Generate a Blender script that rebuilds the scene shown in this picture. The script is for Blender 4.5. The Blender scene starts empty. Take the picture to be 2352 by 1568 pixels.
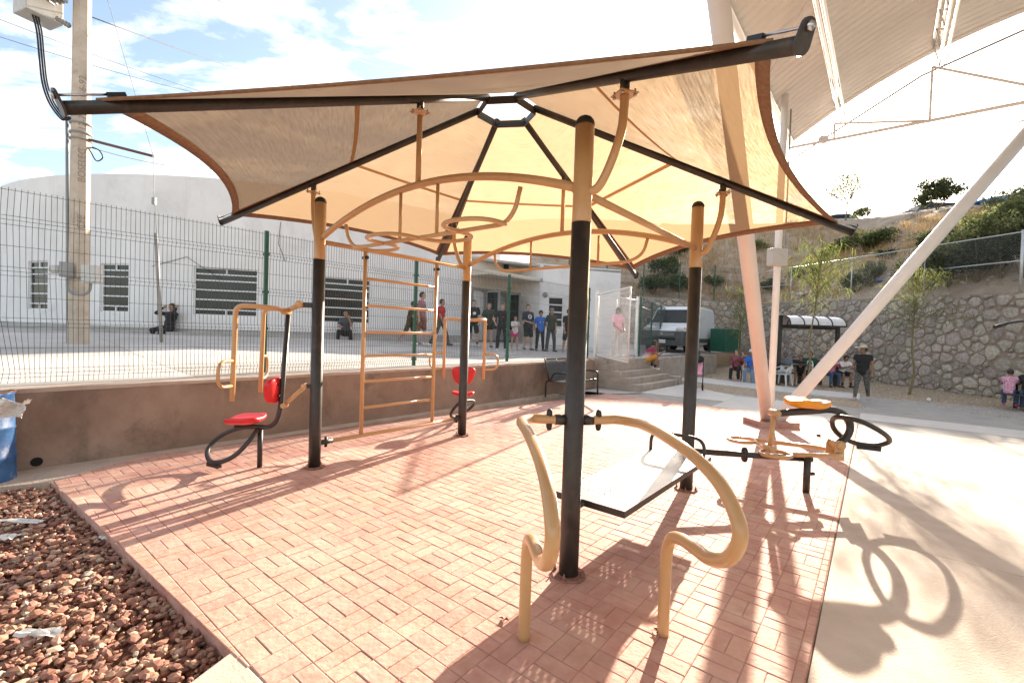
import bpy, math, random
import numpy as np
from mathutils import Matrix, Vector
random.seed(7); RNG = np.random.default_rng(11)
sc = bpy.context.scene
COL = sc.collection
rad = math.radians
# ------------------------------------------------------------------ camera
# solved from the photograph: 16.2 mm lens, 1.7 m above the paving, slightly pitched and rolled
FPX, PITCH, ROLL, CH = 1057.49, .0232, .0338, 1.7
_fw = np.array([0, math.cos(PITCH), -math.sin(PITCH)]); _up = np.array([0, math.sin(PITCH), math.cos(PITCH)]); _rt = np.array([1., 0, 0])
_R = math.cos(ROLL)*_rt + math.sin(ROLL)*_up; _U = -math.sin(ROLL)*_rt + math.cos(ROLL)*_up
CAMP = np.array([0, 0, CH])
cd = bpy.data.cameras.new('camera'); cam = bpy.data.objects.new('camera', cd); COL.objects.link(cam)
cd.sensor_width = 36; cd.lens = 36*FPX/2352; cd.clip_start = .05; cd.clip_end = 3000
cam.matrix_world = Matrix(((_R[0], _U[0], -_fw[0], 0), (_R[1], _U[1], -_fw[1], 0), (_R[2], _U[2], -_fw[2], CH), (0, 0, 0, 1)))
sc.camera = cam
def ray(x, y): return _fw + _R*(x-1176)/FPX - _U*(y-784)/FPX
def gz(x, y, z=0.):                      # point of the level z seen at (x, y) of the 2352 px wide photograph
    d = ray(x, y); return CAMP + d*(z-CH)/d[2]
def gy(x, y, Y):
    d = ray(x, y); return CAMP + d*Y/d[1]
def vp(x, y, P, dr):                     # point of the upright plane through P along dr
    d = ray(x, y); n = np.array([dr[1], -dr[0]]); t = (np.array(P[:2])@n)/(d[:2]@n); return CAMP + d*t
# ------------------------------------------------------------------ sky, sun, exposure
SUN_AZ, SUN_EL = rad(28.3), rad(18.5)
world = bpy.data.worlds.new('World'); sc.world = world; world.use_nodes = True
nt = world.node_tree; nt.nodes.clear()
def N(nt, t, **k):
    n = nt.nodes.new(t)
    for a, b in k.items():
        if a.startswith('i_'): n.inputs[a[2:].replace('_', ' ')].default_value = b
        else: setattr(n, a, b)
    return n
L = lambda nt, a, b: nt.links.new(a, b)
sky = N(nt, 'ShaderNodeTexSky', sky_type='NISHITA', sun_disc=False)
sky.sun_elevation = SUN_EL; sky.sun_rotation = SUN_AZ; sky.air_density = 1.0; sky.dust_density = 1.6; sky.ozone_density = 1.3
tc = N(nt, 'ShaderNodeTexCoord'); sep = N(nt, 'ShaderNodeSeparateXYZ'); L(nt, tc.outputs['Generated'], sep.inputs[0])
zz = N(nt, 'ShaderNodeMath', operation='MAXIMUM'); L(nt, sep.outputs[2], zz.inputs[0]); zz.inputs[1].default_value = .0
za = N(nt, 'ShaderNodeMath', operation='ADD'); L(nt, zz.outputs[0], za.inputs[0]); za.inputs[1].default_value = .16
dv = N(nt, 'ShaderNodeVectorMath', operation='DIVIDE'); L(nt, tc.outputs['Generated'], dv.inputs[0])
cmb = N(nt, 'ShaderNodeCombineXYZ')
for i in range(3): L(nt, za.outputs[0], cmb.inputs[i])
L(nt, cmb.outputs[0], dv.inputs[1])
mp = N(nt, 'ShaderNodeMapping'); mp.inputs['Rotation'].default_value = (0, 0, rad(-35)); mp.inputs['Scale'].default_value = (1.0, 2.0, 0); mp.inputs['Location'].default_value = (3.2, 1.1, 0)
L(nt, dv.outputs[0], mp.inputs[0])
n1 = N(nt, 'ShaderNodeTexNoise'); n1.inputs['Scale'].default_value = 2.7; n1.inputs['Detail'].default_value = 11; n1.inputs['Roughness'].default_value = .60; n1.inputs['Distortion'].default_value = .35
L(nt, mp.outputs[0], n1.inputs['Vector'])
cr = N(nt, 'ShaderNodeValToRGB'); cr.color_ramp.elements[0].position = .45; cr.color_ramp.elements[1].position = .64; cr.color_ramp.elements[0].color = (.07, .07, .07, 1)
L(nt, n1.outputs['Fac'], cr.inputs[0])
# cloud brightness follows the sky behind (clouds are lit by the same sun), whitened
lum = N(nt, 'ShaderNodeRGBToBW'); L(nt, sky.outputs[0], lum.inputs[0])
mul = N(nt, 'ShaderNodeMath', operation='MULTIPLY_ADD'); L(nt, lum.outputs[0], mul.inputs[0]); mul.inputs[1].default_value = 1.1; mul.inputs[2].default_value = 3.4
cc = N(nt, 'ShaderNodeMix', data_type='RGBA', blend_type='MULTIPLY'); cc.inputs['Factor'].default_value = 1
cc.inputs['A'].default_value = (1., .985, .96, 1); L(nt, mul.outputs[0], cc.inputs['B'])
fac = N(nt, 'ShaderNodeMath', operation='MULTIPLY'); L(nt, cr.outputs[0], fac.inputs[0]); fac.inputs[1].default_value = .92
mx = N(nt, 'ShaderNodeMix', data_type='RGBA'); L(nt, fac.outputs[0], mx.inputs['Factor']); L(nt, sky.outputs[0], mx.inputs['A']); L(nt, cc.outputs['Result'], mx.inputs['B'])
bg = N(nt, 'ShaderNodeBackground'); bg.inputs['Strength'].default_value = .09
L(nt, mx.outputs['Result'], bg.inputs['Color'])
wo = N(nt, 'ShaderNodeOutputWorld'); L(nt, bg.outputs[0], wo.inputs[0])
sl = bpy.data.lights.new('sun', 'SUN'); sl.energy = 5.0; sl.angle = rad(.55); sl.color = (1, .87, .70)
so = bpy.data.objects.new('sun', sl); COL.objects.link(so); so.location = (20, 40, 30)
SUNV = Vector((math.cos(SUN_EL)*math.sin(SUN_AZ), math.cos(SUN_EL)*math.cos(SUN_AZ), math.sin(SUN_EL)))
so.rotation_euler = SUNV.to_track_quat('Z', 'Y').to_euler()
sc.view_settings.view_transform = 'Standard'; sc.view_settings.look = 'None'; sc.view_settings.gamma = 1
sc.view_settings.use_curve_mapping = False; sc.view_settings.exposure = 1.85
sc.render.engine = 'CYCLES'
sc.cycles.max_bounces = 8; sc.cycles.diffuse_bounces = 4; sc.cycles.transparent_max_bounces = 16
# ------------------------------------------------------------------ materials
def mat(name, col, col2=None, scale=8, rough=.7, bump=0., bscale=None, metal=0, detail=6, spec=.5, coat=0., wear=None, wscale=3, rvar=0.):
    """principled material with procedural colour variation, relief and wear patches"""
    m = bpy.data.materials.new(name); m.use_nodes = True; t = m.node_tree
    p = t.nodes['Principled BSDF']; p.inputs['Roughness'].default_value = rough; p.inputs['Metallic'].default_value = metal
    p.inputs['Specular IOR Level'].default_value = spec; p.inputs['Coat Weight'].default_value = coat
    co = N(t, 'ShaderNodeNewGeometry'); c4 = lambda c: (*c, 1)
    src = None
    if col2 is not None:
        no = N(t, 'ShaderNodeTexNoise'); no.inputs['Scale'].default_value = scale; no.inputs['Detail'].default_value = detail; no.inputs['Roughness'].default_value = .62
        L(t, co.outputs['Position'], no.inputs['Vector'])
        r = N(t, 'ShaderNodeValToRGB'); r.color_ramp.elements[0].position = .36; r.color_ramp.elements[1].position = .66
        r.color_ramp.elements[0].color = c4(col); r.color_ramp.elements[1].color = c4(col2); L(t, no.outputs['Fac'], r.inputs[0]); src = r.outputs[0]
        if rvar:
            rm = N(t, 'ShaderNodeMapRange'); rm.inputs['To Min'].default_value = rough-rvar; rm.inputs['To Max'].default_value = rough+rvar
            L(t, no.outputs['Fac'], rm.inputs[0]); L(t, rm.outputs[0], p.inputs['Roughness'])
    if wear is not None:
        n2 = N(t, 'ShaderNodeTexNoise'); n2.inputs['Scale'].default_value = wscale; n2.inputs['Detail'].default_value = 9; n2.inputs['Roughness'].default_value = .7
        L(t, co.outputs['Position'], n2.inputs['Vector'])
        r2 = N(t, 'ShaderNodeValToRGB'); r2.color_ramp.elements[0].position = .55; r2.color_ramp.elements[1].position = .68; L(t, n2.outputs['Fac'], r2.inputs[0])
        mm = N(t, 'ShaderNodeMix', data_type='RGBA'); L(t, r2.outputs[0], mm.inputs['Factor'])
        if src: L(t, src, mm.inputs['A'])
        else: mm.inputs['A'].default_value = c4(col)
        mm.inputs['B'].default_value = c4(wear); src = mm.outputs['Result']
    if src: L(t, src, p.inputs['Base Color'])
    else: p.inputs['Base Color'].default_value = c4(col)
    if bump:
        nb = N(t, 'ShaderNodeTexNoise'); nb.inputs['Scale'].default_value = bscale or scale*5; nb.inputs['Detail'].default_value = 5
        L(t, co.outputs['Position'], nb.inputs['Vector'])
        b = N(t, 'ShaderNodeBump'); b.inputs['Strength'].default_value = bump; b.inputs['Distance'].default_value = .02; L(t, nb.outputs['Fac'], b.inputs['Height']); L(t, b.outputs[0], p.inputs['Normal'])
    return m
def overlay(m, col, scale, lo, hi, stretch=(1, 1, 1), amt=1.):
    """lay a noise-shaped stain or worn patch over a material"""
    t = m.node_tree; p = t.nodes['Principled BSDF']; i = p.inputs['Base Color']; g_ = N(t, 'ShaderNodeNewGeometry'); mp_ = N(t, 'ShaderNodeMapping'); mp_.inputs['Scale'].default_value = stretch; L(t, g_.outputs['Position'], mp_.inputs[0])
    n_ = N(t, 'ShaderNodeTexNoise'); n_.inputs['Scale'].default_value = scale; n_.inputs['Detail'].default_value = 8; n_.inputs['Roughness'].default_value = .68; L(t, mp_.outputs[0], n_.inputs['Vector'])
    r = N(t, 'ShaderNodeMapRange'); r.inputs['From Min'].default_value = lo; r.inputs['From Max'].default_value = hi; r.inputs['To Max'].default_value = amt; L(t, n_.outputs['Fac'], r.inputs[0])
    x = N(t, 'ShaderNodeMix', data_type='RGBA'); L(t, r.outputs[0], x.inputs['Factor'])
    if i.links: L(t, i.links[0].from_socket, x.inputs['A'])
    else: x.inputs['A'].default_value = i.default_value
    x.inputs['B'].default_value = (*col, 1); L(t, x.outputs['Result'], i); return m
def objrand(m, amount=.25, hue=.02):
    """vary the base colour a little from object to object"""
    t = m.node_tree; p = t.nodes['Principled BSDF']; i = p.inputs['Base Color']
    oi = N(t, 'ShaderNodeObjectInfo'); h = N(t, 'ShaderNodeHueSaturation')
    if i.links: L(t, i.links[0].from_socket, h.inputs['Color'])
    else: h.inputs['Color'].default_value = i.default_value
    r = N(t, 'ShaderNodeMapRange'); r.inputs['To Min'].default_value = 1-amount; r.inputs['To Max'].default_value = 1+amount; L(t, oi.outputs['Random'], r.inputs[0]); L(t, r.outputs[0], h.inputs['Value'])
    r2 = N(t, 'ShaderNodeMapRange'); r2.inputs['To Min'].default_value = .5-hue; r2.inputs['To Max'].default_value = .5+hue
    m2 = N(t, 'ShaderNodeMath', operation='FRACT'); m3 = N(t, 'ShaderNodeMath', operation='MULTIPLY'); L(t, oi.outputs['Random'], m3.inputs[0]); m3.inputs[1].default_value = 7.3; L(t, m3.outputs[0], m2.inputs[0]); L(t, m2.outputs[0], r2.inputs[0]); L(t, r2.outputs[0], h.inputs['Hue'])
    L(t, h.outputs[0], i); return m
def vcol(m, attr='tint'):
    """multiply the base colour by a per-face tint stored on the mesh"""
    t = m.node_tree; p = t.nodes['Principled BSDF']; i = p.inputs['Base Color']
    a = N(t, 'ShaderNodeAttribute', attribute_name=attr); mm = N(t, 'ShaderNodeMix', data_type='RGBA', blend_type='MULTIPLY'); mm.inputs['Factor'].default_value = 1
    if i.links: L(t, i.links[0].from_socket, mm.inputs['A'])
    else: mm.inputs['A'].default_value = i.default_value
    L(t, a.outputs['Color'], mm.inputs['B']); L(t, mm.outputs['Result'], i); return m
def leafmat(name, col, trans=.45):
    m = bpy.data.materials.new(name); m.use_nodes = True; t = m.node_tree; t.nodes.clear()
    a = N(t, 'ShaderNodeAttribute', attribute_name='tint'); mm = N(t, 'ShaderNodeMix', data_type='RGBA', blend_type='MULTIPLY'); mm.inputs['Factor'].default_value = 1
    mm.inputs['A'].default_value = (*col, 1); L(t, a.outputs['Color'], mm.inputs['B'])
    d = N(t, 'ShaderNodeBsdfDiffuse'); tr = N(t, 'ShaderNodeBsdfTranslucent'); mx = N(t, 'ShaderNodeMixShader'); mx.inputs[0].default_value = trans
    L(t, mm.outputs['Result'], d.inputs[0]); L(t, mm.outputs['Result'], tr.inputs[0]); L(t, d.outputs[0], mx.inputs[1]); L(t, tr.outputs[0], mx.inputs[2])
    o = N(t, 'ShaderNodeOutputMaterial'); L(t, mx.outputs[0], o.inputs[0]); return m
# ------------------------------------------------------------------ mesh helpers
ORG = {}
def arr(*a): return np.array(a, float)
def unit(v): v = np.asarray(v, float); return v/np.linalg.norm(v)
def smooth(pts, n=6, closed=False):
    P = [np.asarray(p, float) for p in pts]; m = len(P); out = []
    for i in range(m if closed else m-1):
        g = lambda k: P[k % m] if closed else P[min(max(k, 0), m-1)]
        a, b, c, d = g(i-1), g(i), g(i+1), g(i+2)
        for k in range(n):
            t = k/n; out.append(.5*((2*b)+(c-a)*t+(2*a-5*b+4*c-d)*t*t+(3*b-a-3*c+d)*t**3))
    if not closed: out.append(P[-1])
    return np.array(out)
def fillet(pts, r, n=6):
    """polyline with rounded corners, as bent tube"""
    P = [np.asarray(p, float) for p in pts]; out = [P[0]]
    for i in range(1, len(P)-1):
        a, b, c = P[i-1], P[i], P[i+1]; d1 = unit(a-b); d2 = unit(c-b)
        q = min(r, .49*np.linalg.norm(a-b), .49*np.linalg.norm(c-b)); s, e = b+d1*q, b+d2*q
        for k in range(n+1):
            t = k/n; out.append((1-t)**2*s+2*t*(1-t)*b+t*t*e)
    out.append(P[-1]); return np.array(out)
class MB:
    def __init__(s): s.v = []; s.f = []; s.sm = []; s.n = 0; s.tint = []
    def add(s, v, f, smooth=False, tint=None):
        v = np.asarray(v, float); s.v.append(v)
        for q in f: s.f.append(tuple(int(i)+s.n for i in q)); s.sm.append(smooth); s.tint.append(tint)
        s.n += len(v); return s
    def box(s, c, size, ax=None, tint=None):
        """c centre, size full lengths, ax optional 3x3 rows = axes"""
        A = np.eye(3) if ax is None else np.asarray(ax, float); h = np.asarray(size, float)/2
        v = [np.asarray(c, float)+sx*h[0]*A[0]+sy*h[1]*A[1]+sz*h[2]*A[2] for sz in (-1, 1) for sy in (-1, 1) for sx in (-1, 1)]
        return s.add(v, [(0, 2, 3, 1), (4, 5, 7, 6), (0, 1, 5, 4), (2, 6, 7, 3), (0, 4, 6, 2), (1, 3, 7, 5)], False, tint)
    def prism(s, poly, z0, z1, tint=None):
        n = len(poly); v = [(p[0], p[1], z0) for p in poly]+[(p[0], p[1], z1) for p in poly]
        ar = sum(poly[i][0]*poly[(i+1) % n][1]-poly[(i+1) % n][0]*poly[i][1] for i in range(n))
        f = [tuple(range(n, 2*n)), tuple(range(n-1, -1, -1))]+[(i, (i+1) % n, n+(i+1) % n, n+i) for i in range(n)]
        if ar < 0: f = [q[::-1] for q in f]
        return s.add(v, f, False, tint)
    def extr(s, poly2, o, ax, ay, an, depth, tint=None):
        """extrude a 2d outline (in axes ax, ay at o) by depth along an"""
        n = len(poly2); o = np.asarray(o, float); ax, ay, an = map(lambda q: np.asarray(q, float), (ax, ay, an))
        v = [o+ax*p[0]+ay*p[1] for p in poly2]+[o+ax*p[0]+ay*p[1]+an*depth for p in poly2]
        f = [tuple(range(n, 2*n)), tuple(range(n-1, -1, -1))]+[(i, (i+1) % n, n+(i+1) % n, n+i) for i in range(n)]
        return s.add(v, f, False, tint)
    def tube(s, pts, r, seg=10, closed=False, caps=True, tint=None):
        P = np.asarray(pts, float); m = len(P); r = np.full(m, r, float) if np.isscalar(r) else np.asarray(r, float)
        T = np.empty_like(P)
        for i in range(m):
            a = P[(i-1) % m] if closed or i else P[0]; b = P[(i+1) % m] if closed or i < m-1 else P[-1]; T[i] = unit(b-a)
        x = np.array([0, 0, 1.]) if abs(T[0][2]) < .9 else np.array([1., 0, 0]); nrm = unit(np.cross(T[0], x)); V = []
        an = np.arange(seg)*2*math.pi/seg
        for i in range(m):
            nrm = unit(nrm-T[i]*(nrm@T[i])); bn = np.cross(T[i], nrm)
            V.append(P[i]+r[i]*(np.cos(an)[:, None]*nrm+np.sin(an)[:, None]*bn))
        V = np.concatenate(V); F = []
        for i in range(m if closed else m-1):
            j = (i+1) % m
            for k in range(seg): F.append((i*seg+k, i*seg+(k+1) % seg, j*seg+(k+1) % seg, j*seg+k))
        s.add(V, F, True, tint)
        if caps and not closed:
            b = s.n-len(V); s.f.append(tuple(b+k for k in range(seg-1, -1, -1))); s.sm.append(False); s.tint.append(tint)
            s.f.append(tuple(b+(m-1)*seg+k for k in range(seg))); s.sm.append(False); s.tint.append(tint)
        return s
    def lathe(s, prof, o, axis=(0, 0, 1), seg=16, tint=None):
        """profile [(r, h)] spun about axis at o"""
        axis = unit(axis); x = np.array([0, 0, 1.]) if abs(axis[2]) < .9 else np.array([1., 0, 0]); a = unit(np.cross(axis, x)); b = np.cross(axis, a); V = []; F = []
        an = np.arange(seg)*2*math.pi/seg; m = len(prof)
        for r, h in prof: V += list(np.asarray(o)+axis*h+max(r, 1e-4)*(np.cos(an)[:, None]*a+np.sin(an)[:, None]*b))
        for i in range(m-1):
            for k in range(seg): F.append((i*seg+k, i*seg+(k+1) % seg, (i+1)*seg+(k+1) % seg, (i+1)*seg+k))
        F.append(tuple(range(seg-1, -1, -1))); F.append(tuple((m-1)*seg+k for k in range(seg)))
        return s.add(V, F, True, tint)
    def ball(s, c, r, seg=10, rings=6, tint=None):
        r = np.full(3, r, float) if np.isscalar(r) else np.asarray(r, float); V = []; F = []
        for i in range(rings+1):
            t = math.pi*i/rings
            for k in range(seg):
                p = 2*math.pi*k/seg; V.append(np.asarray(c)+r*arr(max(math.sin(t), 1e-3)*math.cos(p), max(math.sin(t), 1e-3)*math.sin(p), math.cos(t)))
        for i in range(rings):
            for k in range(seg): F.append((i*seg+k, (i+1)*seg+k, (i+1)*seg+(k+1) % seg, i*seg+(k+1) % seg))
        return s.add(V, F, True, tint)
    def superq(s, c, abc, e1, e2, ax=None, deform=None, seg=24, rings=14):
        """rounded slab (superquadric) with an optional deformation of its local points"""
        A = np.eye(3) if ax is None else np.asarray(ax, float); V = []; F = []
        sp = lambda v, e: math.copysign(abs(v)**e, v)
        for i in range(rings+1):
            t = -math.pi/2+math.pi*i/rings
            for k in range(seg):
                p = 2*math.pi*k/seg
                q = arr(abc[0]*sp(math.cos(t), e1)*sp(math.cos(p), e2), abc[1]*sp(math.cos(t), e1)*sp(math.sin(p), e2), abc[2]*sp(math.sin(t), e1))
                if deform: q = np.asarray(deform(q), float)
                V.append(np.asarray(c)+q@A)
        for i in range(rings):
            for k in range(seg): F.append((i*seg+k, i*seg+(k+1) % seg, (i+1)*seg+(k+1) % seg, (i+1)*seg+k))
        return s.add(V, F, True)
    def mesh(s, name, org=(0, 0, 0)):
        me = bpy.data.meshes.new(name); V = (np.concatenate(s.v)-np.asarray(org, float)) if s.v else np.zeros((0, 3))
        me.from_pydata(V.tolist(), [], s.f); me.polygons.foreach_set('use_smooth', s.sm)
        if any(t is not None for t in s.tint):
            at = me.attributes.new('tint', 'FLOAT_COLOR', 'FACE'); at.data.foreach_set('color', np.array([(1, 1, 1, 1) if t is None else (*t, 1) for t in s.tint], np.float32).ravel())
        me.update(); return me
    def build(s, name, m, parent=None, org=None, bevel=0, fix=False):
        """link as one mesh object; under a parent in world coordinates, else with its origin at its base"""
        V = np.concatenate(s.v)
        if parent is not None: o = ORG[parent.name]
        elif org is not None: o = np.asarray(org, float)
        else: lo, hi = V.min(0), V.max(0); o = arr((lo[0]+hi[0])/2, (lo[1]+hi[1])/2, lo[2])
        ob = bpy.data.objects.new(name, s.mesh(name, o)); COL.objects.link(ob)
        if parent is not None: ob.parent = parent
        else: ob.location = o
        ORG[ob.name] = o
        if m is not None: ob.data.materials.append(m)
        if bevel:
            b = ob.modifiers.new('bevel', 'BEVEL'); b.width = bevel; b.segments = 2; b.limit_method = 'ANGLE'
        return ob
def npmesh(name, V, F, m, parent=None, org=None, tint=None, smooth=False):
    """fast path: V (n,3), F (k,3 or 4) arrays"""
    V = np.asarray(V, np.float32); F = np.asarray(F, np.int32)
    if parent is not None: o = ORG[parent.name]
    elif org is not None: o = np.asarray(org, float)
    else: lo, hi = V.min(0), V.max(0); o = arr((lo[0]+hi[0])/2, (lo[1]+hi[1])/2, lo[2])
    me = bpy.data.meshes.new(name); w = F.shape[1]
    me.vertices.add(len(V)); me.vertices.foreach_set('co', (V-o.astype(np.float32)).ravel())
    me.loops.add(F.size); me.loops.foreach_set('vertex_index', F.ravel())
    me.polygons.add(len(F)); me.polygons.foreach_set('loop_start', np.arange(0, F.size, w, dtype=np.int32)); me.polygons.foreach_set('loop_total', np.full(len(F), w, np.int32))
    me.polygons.foreach_set('use_smooth', np.full(len(F), smooth))
    if tint is not None:
        at = me.attributes.new('tint', 'FLOAT_COLOR', 'FACE'); at.data.foreach_set('color', np.concatenate([tint, np.ones((len(tint), 1))], 1).astype(np.float32).ravel())
    me.update(); me.validate()
    ob = bpy.data.objects.new(name, me); COL.objects.link(ob)
    if parent is not None: ob.parent = parent
    else: ob.location = o
    ORG[ob.name] = o; me.materials.append(m); return ob
def thing(name, loc, label, cat, group=None):
    o = bpy.data.objects.new(name, None); COL.objects.link(o); o.location = loc; o.empty_display_size = .2; ORG[o.name] = np.asarray(loc, float)
    return tag(o, label, cat, group)
def tag(o, label, cat, group=None):
    o['label'] = label; o['category'] = cat
    if group: o['group'] = group
    return o
def kind(o, k, label=None):
    o['kind'] = k
    if label: o['label'] = label
    return o
def child(name, me, parent, loc, rotz=0, m=None):
    """a piece that shares mesh data; loc in world"""
    o = bpy.data.objects.new(name, me); COL.objects.link(o); o.parent = parent; o.location = np.asarray(loc, float)-ORG[parent.name]; o.rotation_euler = (0, 0, rotz); ORG[o.name] = np.asarray(loc, float); return o
def clip(poly, keep):
    """clip a polygon by half-planes (point, inward normal)"""
    P = [np.asarray(p[:2], float) for p in poly]
    for q, nn in keep:
        q = np.asarray(q[:2], float); nn = np.asarray(nn[:2], float); out = []
        for i in range(len(P)):
            a, b = P[i], P[(i+1) % len(P)]; da, db = (a-q)@nn, (b-q)@nn
            if da >= 0: out.append(a)
            if (da > 0 > db) or (da < 0 < db): out.append(a+(b-a)*da/(da-db))
        P = out
        if len(P) < 3: return []
    return P
# ================================================================== the setting
ca, sa = math.cos(rad(50.3)), math.sin(rad(50.3))
WD = arr(ca, sa); WNn = arr(sa, -ca); W0 = arr(-4.85, 5.54)
def WP(s, p, z=0.): q = W0+WD*s+WNn*p; return arr(q[0], q[1], z)   # along the retaining wall / out of it towards the patio
AXW = [arr(ca, sa, 0), arr(sa, -ca, 0), arr(0, 0, 1)]
def sstep(t): t = min(max(t, 0), 1); return t*t*(3-2*t)
def terz(x, y):
    d = -((arr(x, y)-W0)@WNn); return .90+.32*sstep((d-.5)/8.)
M = {}
M['dirt'] = mat('dirt', (.36, .27, .19), (.50, .40, .29), 1.5, .95, .35, 30)
def brickmat(nm):
    m = mat(nm, (.475, .235, .18), (.565, .32, .25), 7, .80, .30, 26)
    overlay(m, (.62, .42, .335), 1.1, .45, .68, amt=.85); overlay(m, (.40, .16, .12), 1.7, .57, .74, amt=.7); overlay(m, (.54, .39, .31), 16, .60, .72, amt=.6); overlay(m, (.30, .12, .09), 38, .64, .70, amt=.6); return m
M['brick'] = objrand(brickmat('brick'), .07, .004); M['brick2'] = vcol(brickmat('brick_field')); M['mortar'] = overlay(mat('brick_joint', (.39, .18, .135), (.49, .27, .205), 6, .9, .4, 60), (.55, .36, .28), 1.6, .45, .62)
M['conc'] = mat('plaza_concrete', (.50, .405, .33), (.60, .50, .42), 2.2, .85, .22, 60, wear=(.46, .38, .31), wscale=1.3)
overlay(M['conc'], (.34, .28, .22), 5, .62, .72, amt=.5); overlay(M['conc'], (.62, .54, .45), .7, .5, .7, amt=.6); overlay(M['conc'], (.30, .25, .20), 40, .68, .73, amt=.6)
M['conc_d'] = mat('grey_concrete', (.30, .275, .25), (.37, .34, .31), 2.5, .85, .2, 50, wear=(.27, .25, .23), wscale=1.5)
M['conc_l'] = mat('pale_concrete', (.52, .49, .45), (.60, .56, .52), 2.5, .85, .2, 50)
M['court'] = mat('court_green', (.17, .21, .18), (.23, .27, .23), 2, .7, .15, 40, wear=(.28, .29, .26), wscale=1.1)
M['steps'] = mat('steps_concrete', (.34, .285, .235), (.44, .37, .31), 3, .85, .3, 55, wear=(.30, .25, .21), wscale=2)
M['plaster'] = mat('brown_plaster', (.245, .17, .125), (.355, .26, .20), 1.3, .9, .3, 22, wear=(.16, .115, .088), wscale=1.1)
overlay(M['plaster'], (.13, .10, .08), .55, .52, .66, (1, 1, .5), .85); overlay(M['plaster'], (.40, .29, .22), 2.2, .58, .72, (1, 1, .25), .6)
M['coping'] = mat('coping_concrete', (.42, .33, .26), (.52, .42, .34), 3, .9, .5, 45)
M['terr'] = objrand(mat('terrace_concrete', (.40, .37, .34), (.50, .46, .42), 1.2, .9, .2, 40), .22, .004)
M['white'] = mat('white_render', (.72, .69, .655), (.80, .775, .745), .9, .85, .12, 30, wear=(.66, .635, .605), wscale=.7)
overlay(M['white'], (.56, .53, .49), 1.2, .56, .74, (1, 1, .12), .55); overlay(M['white'], (.60, .56, .50), 6, .62, .74, (1, 1, .3), .4)
M['cream'] = mat('cream_render', (.60, .53, .43), (.68, .60, .50), 1, .85, .1, 30)
# --- ground to the horizon
g = MB(); R_ = 900.
ring = [(0, 0, -.13)]; F = []
for k in range(32): ring.append((R_*math.cos(k*math.pi/16), R_*math.sin(k*math.pi/16), -.13)); F.append((0, 1+k, 1+(k+1) % 32))
kind(g.add(ring, F).build('ground', M['dirt'], org=(0, 0, -.13)), 'structure')
# --- brick patio: stamped basket weave, slab plus single bricks
pA = gz(117, 1105)[:2]; pC0 = arr(.507, .967); pC = arr(7.27, 9.57); pD = WP(9.6, .22)[:2]; pE = WP(9.6, .22)[:2]
far_t = 0
pDf = pC+arr(-math.sin(rad(51.2)), math.cos(rad(51.2)))*5.75
pat = [pA, pC0, pC, pDf, WP(.25, .20)[:2]]
slab = MB().prism(pat, -.16, -.0062)
patio = slab.build('brick_patio', M['mortar'], org=(0, 0, -.16)); kind(patio, 'structure')
edge = []
cen = np.mean(pat, 0)
for i in range(len(pat)):
    a, b = pat[i], pat[(i+1) % len(pat)]; d = unit(b-a); nn = arr(-d[1], d[0])
    if (cen-a)@nn < 0: nn = -nn
    edge.append((a+nn*.004, nn))
# a red edging band along the gravel side, cut across in places as in the photograph
bA = rad(51.5); e1 = arr(math.cos(bA), math.sin(bA)); e2 = arr(-math.sin(bA), math.cos(bA)); BM = .21
cells = []
org2 = pA+e1*.02
for i in range(-30, 70):
    for j in range(-45, 30):
        c0 = org2+e1*(i+.5)*BM+e2*(j+.5)*BM
        if c0[1] < .5 or c0[1] > 14 or not (-5.6 < c0[0] < 8): continue
        hz = (i+j) % 2 == 0
        for k in (-.25, .25):
            c1 = c0+(e2 if hz else e1)*k*BM; la, lb = (e1, e2) if hz else (e2, e1)
            q = [c1+la*sx*(BM/2)+lb*sy*(BM/4) for sx, sy in ((-1, -1), (1, -1), (1, 1), (-1, 1))]
            dmin = min(min((p-o)@n_ for p in q) for o, n_ in edge)
            if dmin >= 0: cells.append((c1, 0 if hz else 1, None))
            else:
                pl = clip(q, edge)
                if len(pl) >= 3:
                    ar = .5*abs(sum(pl[m_][0]*pl[(m_+1) % len(pl)][1]-pl[(m_+1) % len(pl)][0]*pl[m_][1] for m_ in range(len(pl))))
                    if ar > .0012: cells.append((np.mean(pl, 0), 2, pl))
def brick_vf(poly, tilt=(0, 0, 0), gap=.0012, bev=.0046, c=None):
    P = [np.asarray(p, float) for p in poly]; c = np.mean(P, 0) if c is None else c
    def ins(d):
        return clip(P, [((P[i]+P[(i+1) % len(P)])/2+unit(arr(-(P[(i+1) % len(P)]-P[i])[1], (P[(i+1) % len(P)]-P[i])[0]))*d, unit(arr(-(P[(i+1) % len(P)]-P[i])[1], (P[(i+1) % len(P)]-P[i])[0]))) for i in range(len(P))])
    ar = sum(P[i][0]*P[(i+1) % len(P)][1]-P[(i+1) % len(P)][0]*P[i][1] for i in range(len(P)))
    if ar < 0: P = P[::-1]
    A, B = ins(gap), ins(gap+bev)
    if len(A) < 3 or len(B) != len(A): return None
    n = len(A); zf = lambda p, b: b+tilt[0]+(p-c)@arr(tilt[1], tilt[2])
    V = [(*p, -.010) for p in A]+[(*p, zf(p, -.0026)) for p in A]+[(*p, zf(p, 0)) for p in B]
    F = [(i, (i+1) % n, n+(i+1) % n, n+i) for i in range(n)]+[(n+i, n+(i+1) % n, 2*n+(i+1) % n, 2*n+i) for i in range(n)]+[tuple(range(2*n, 3*n))]
    return V, F
variants = {}
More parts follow.
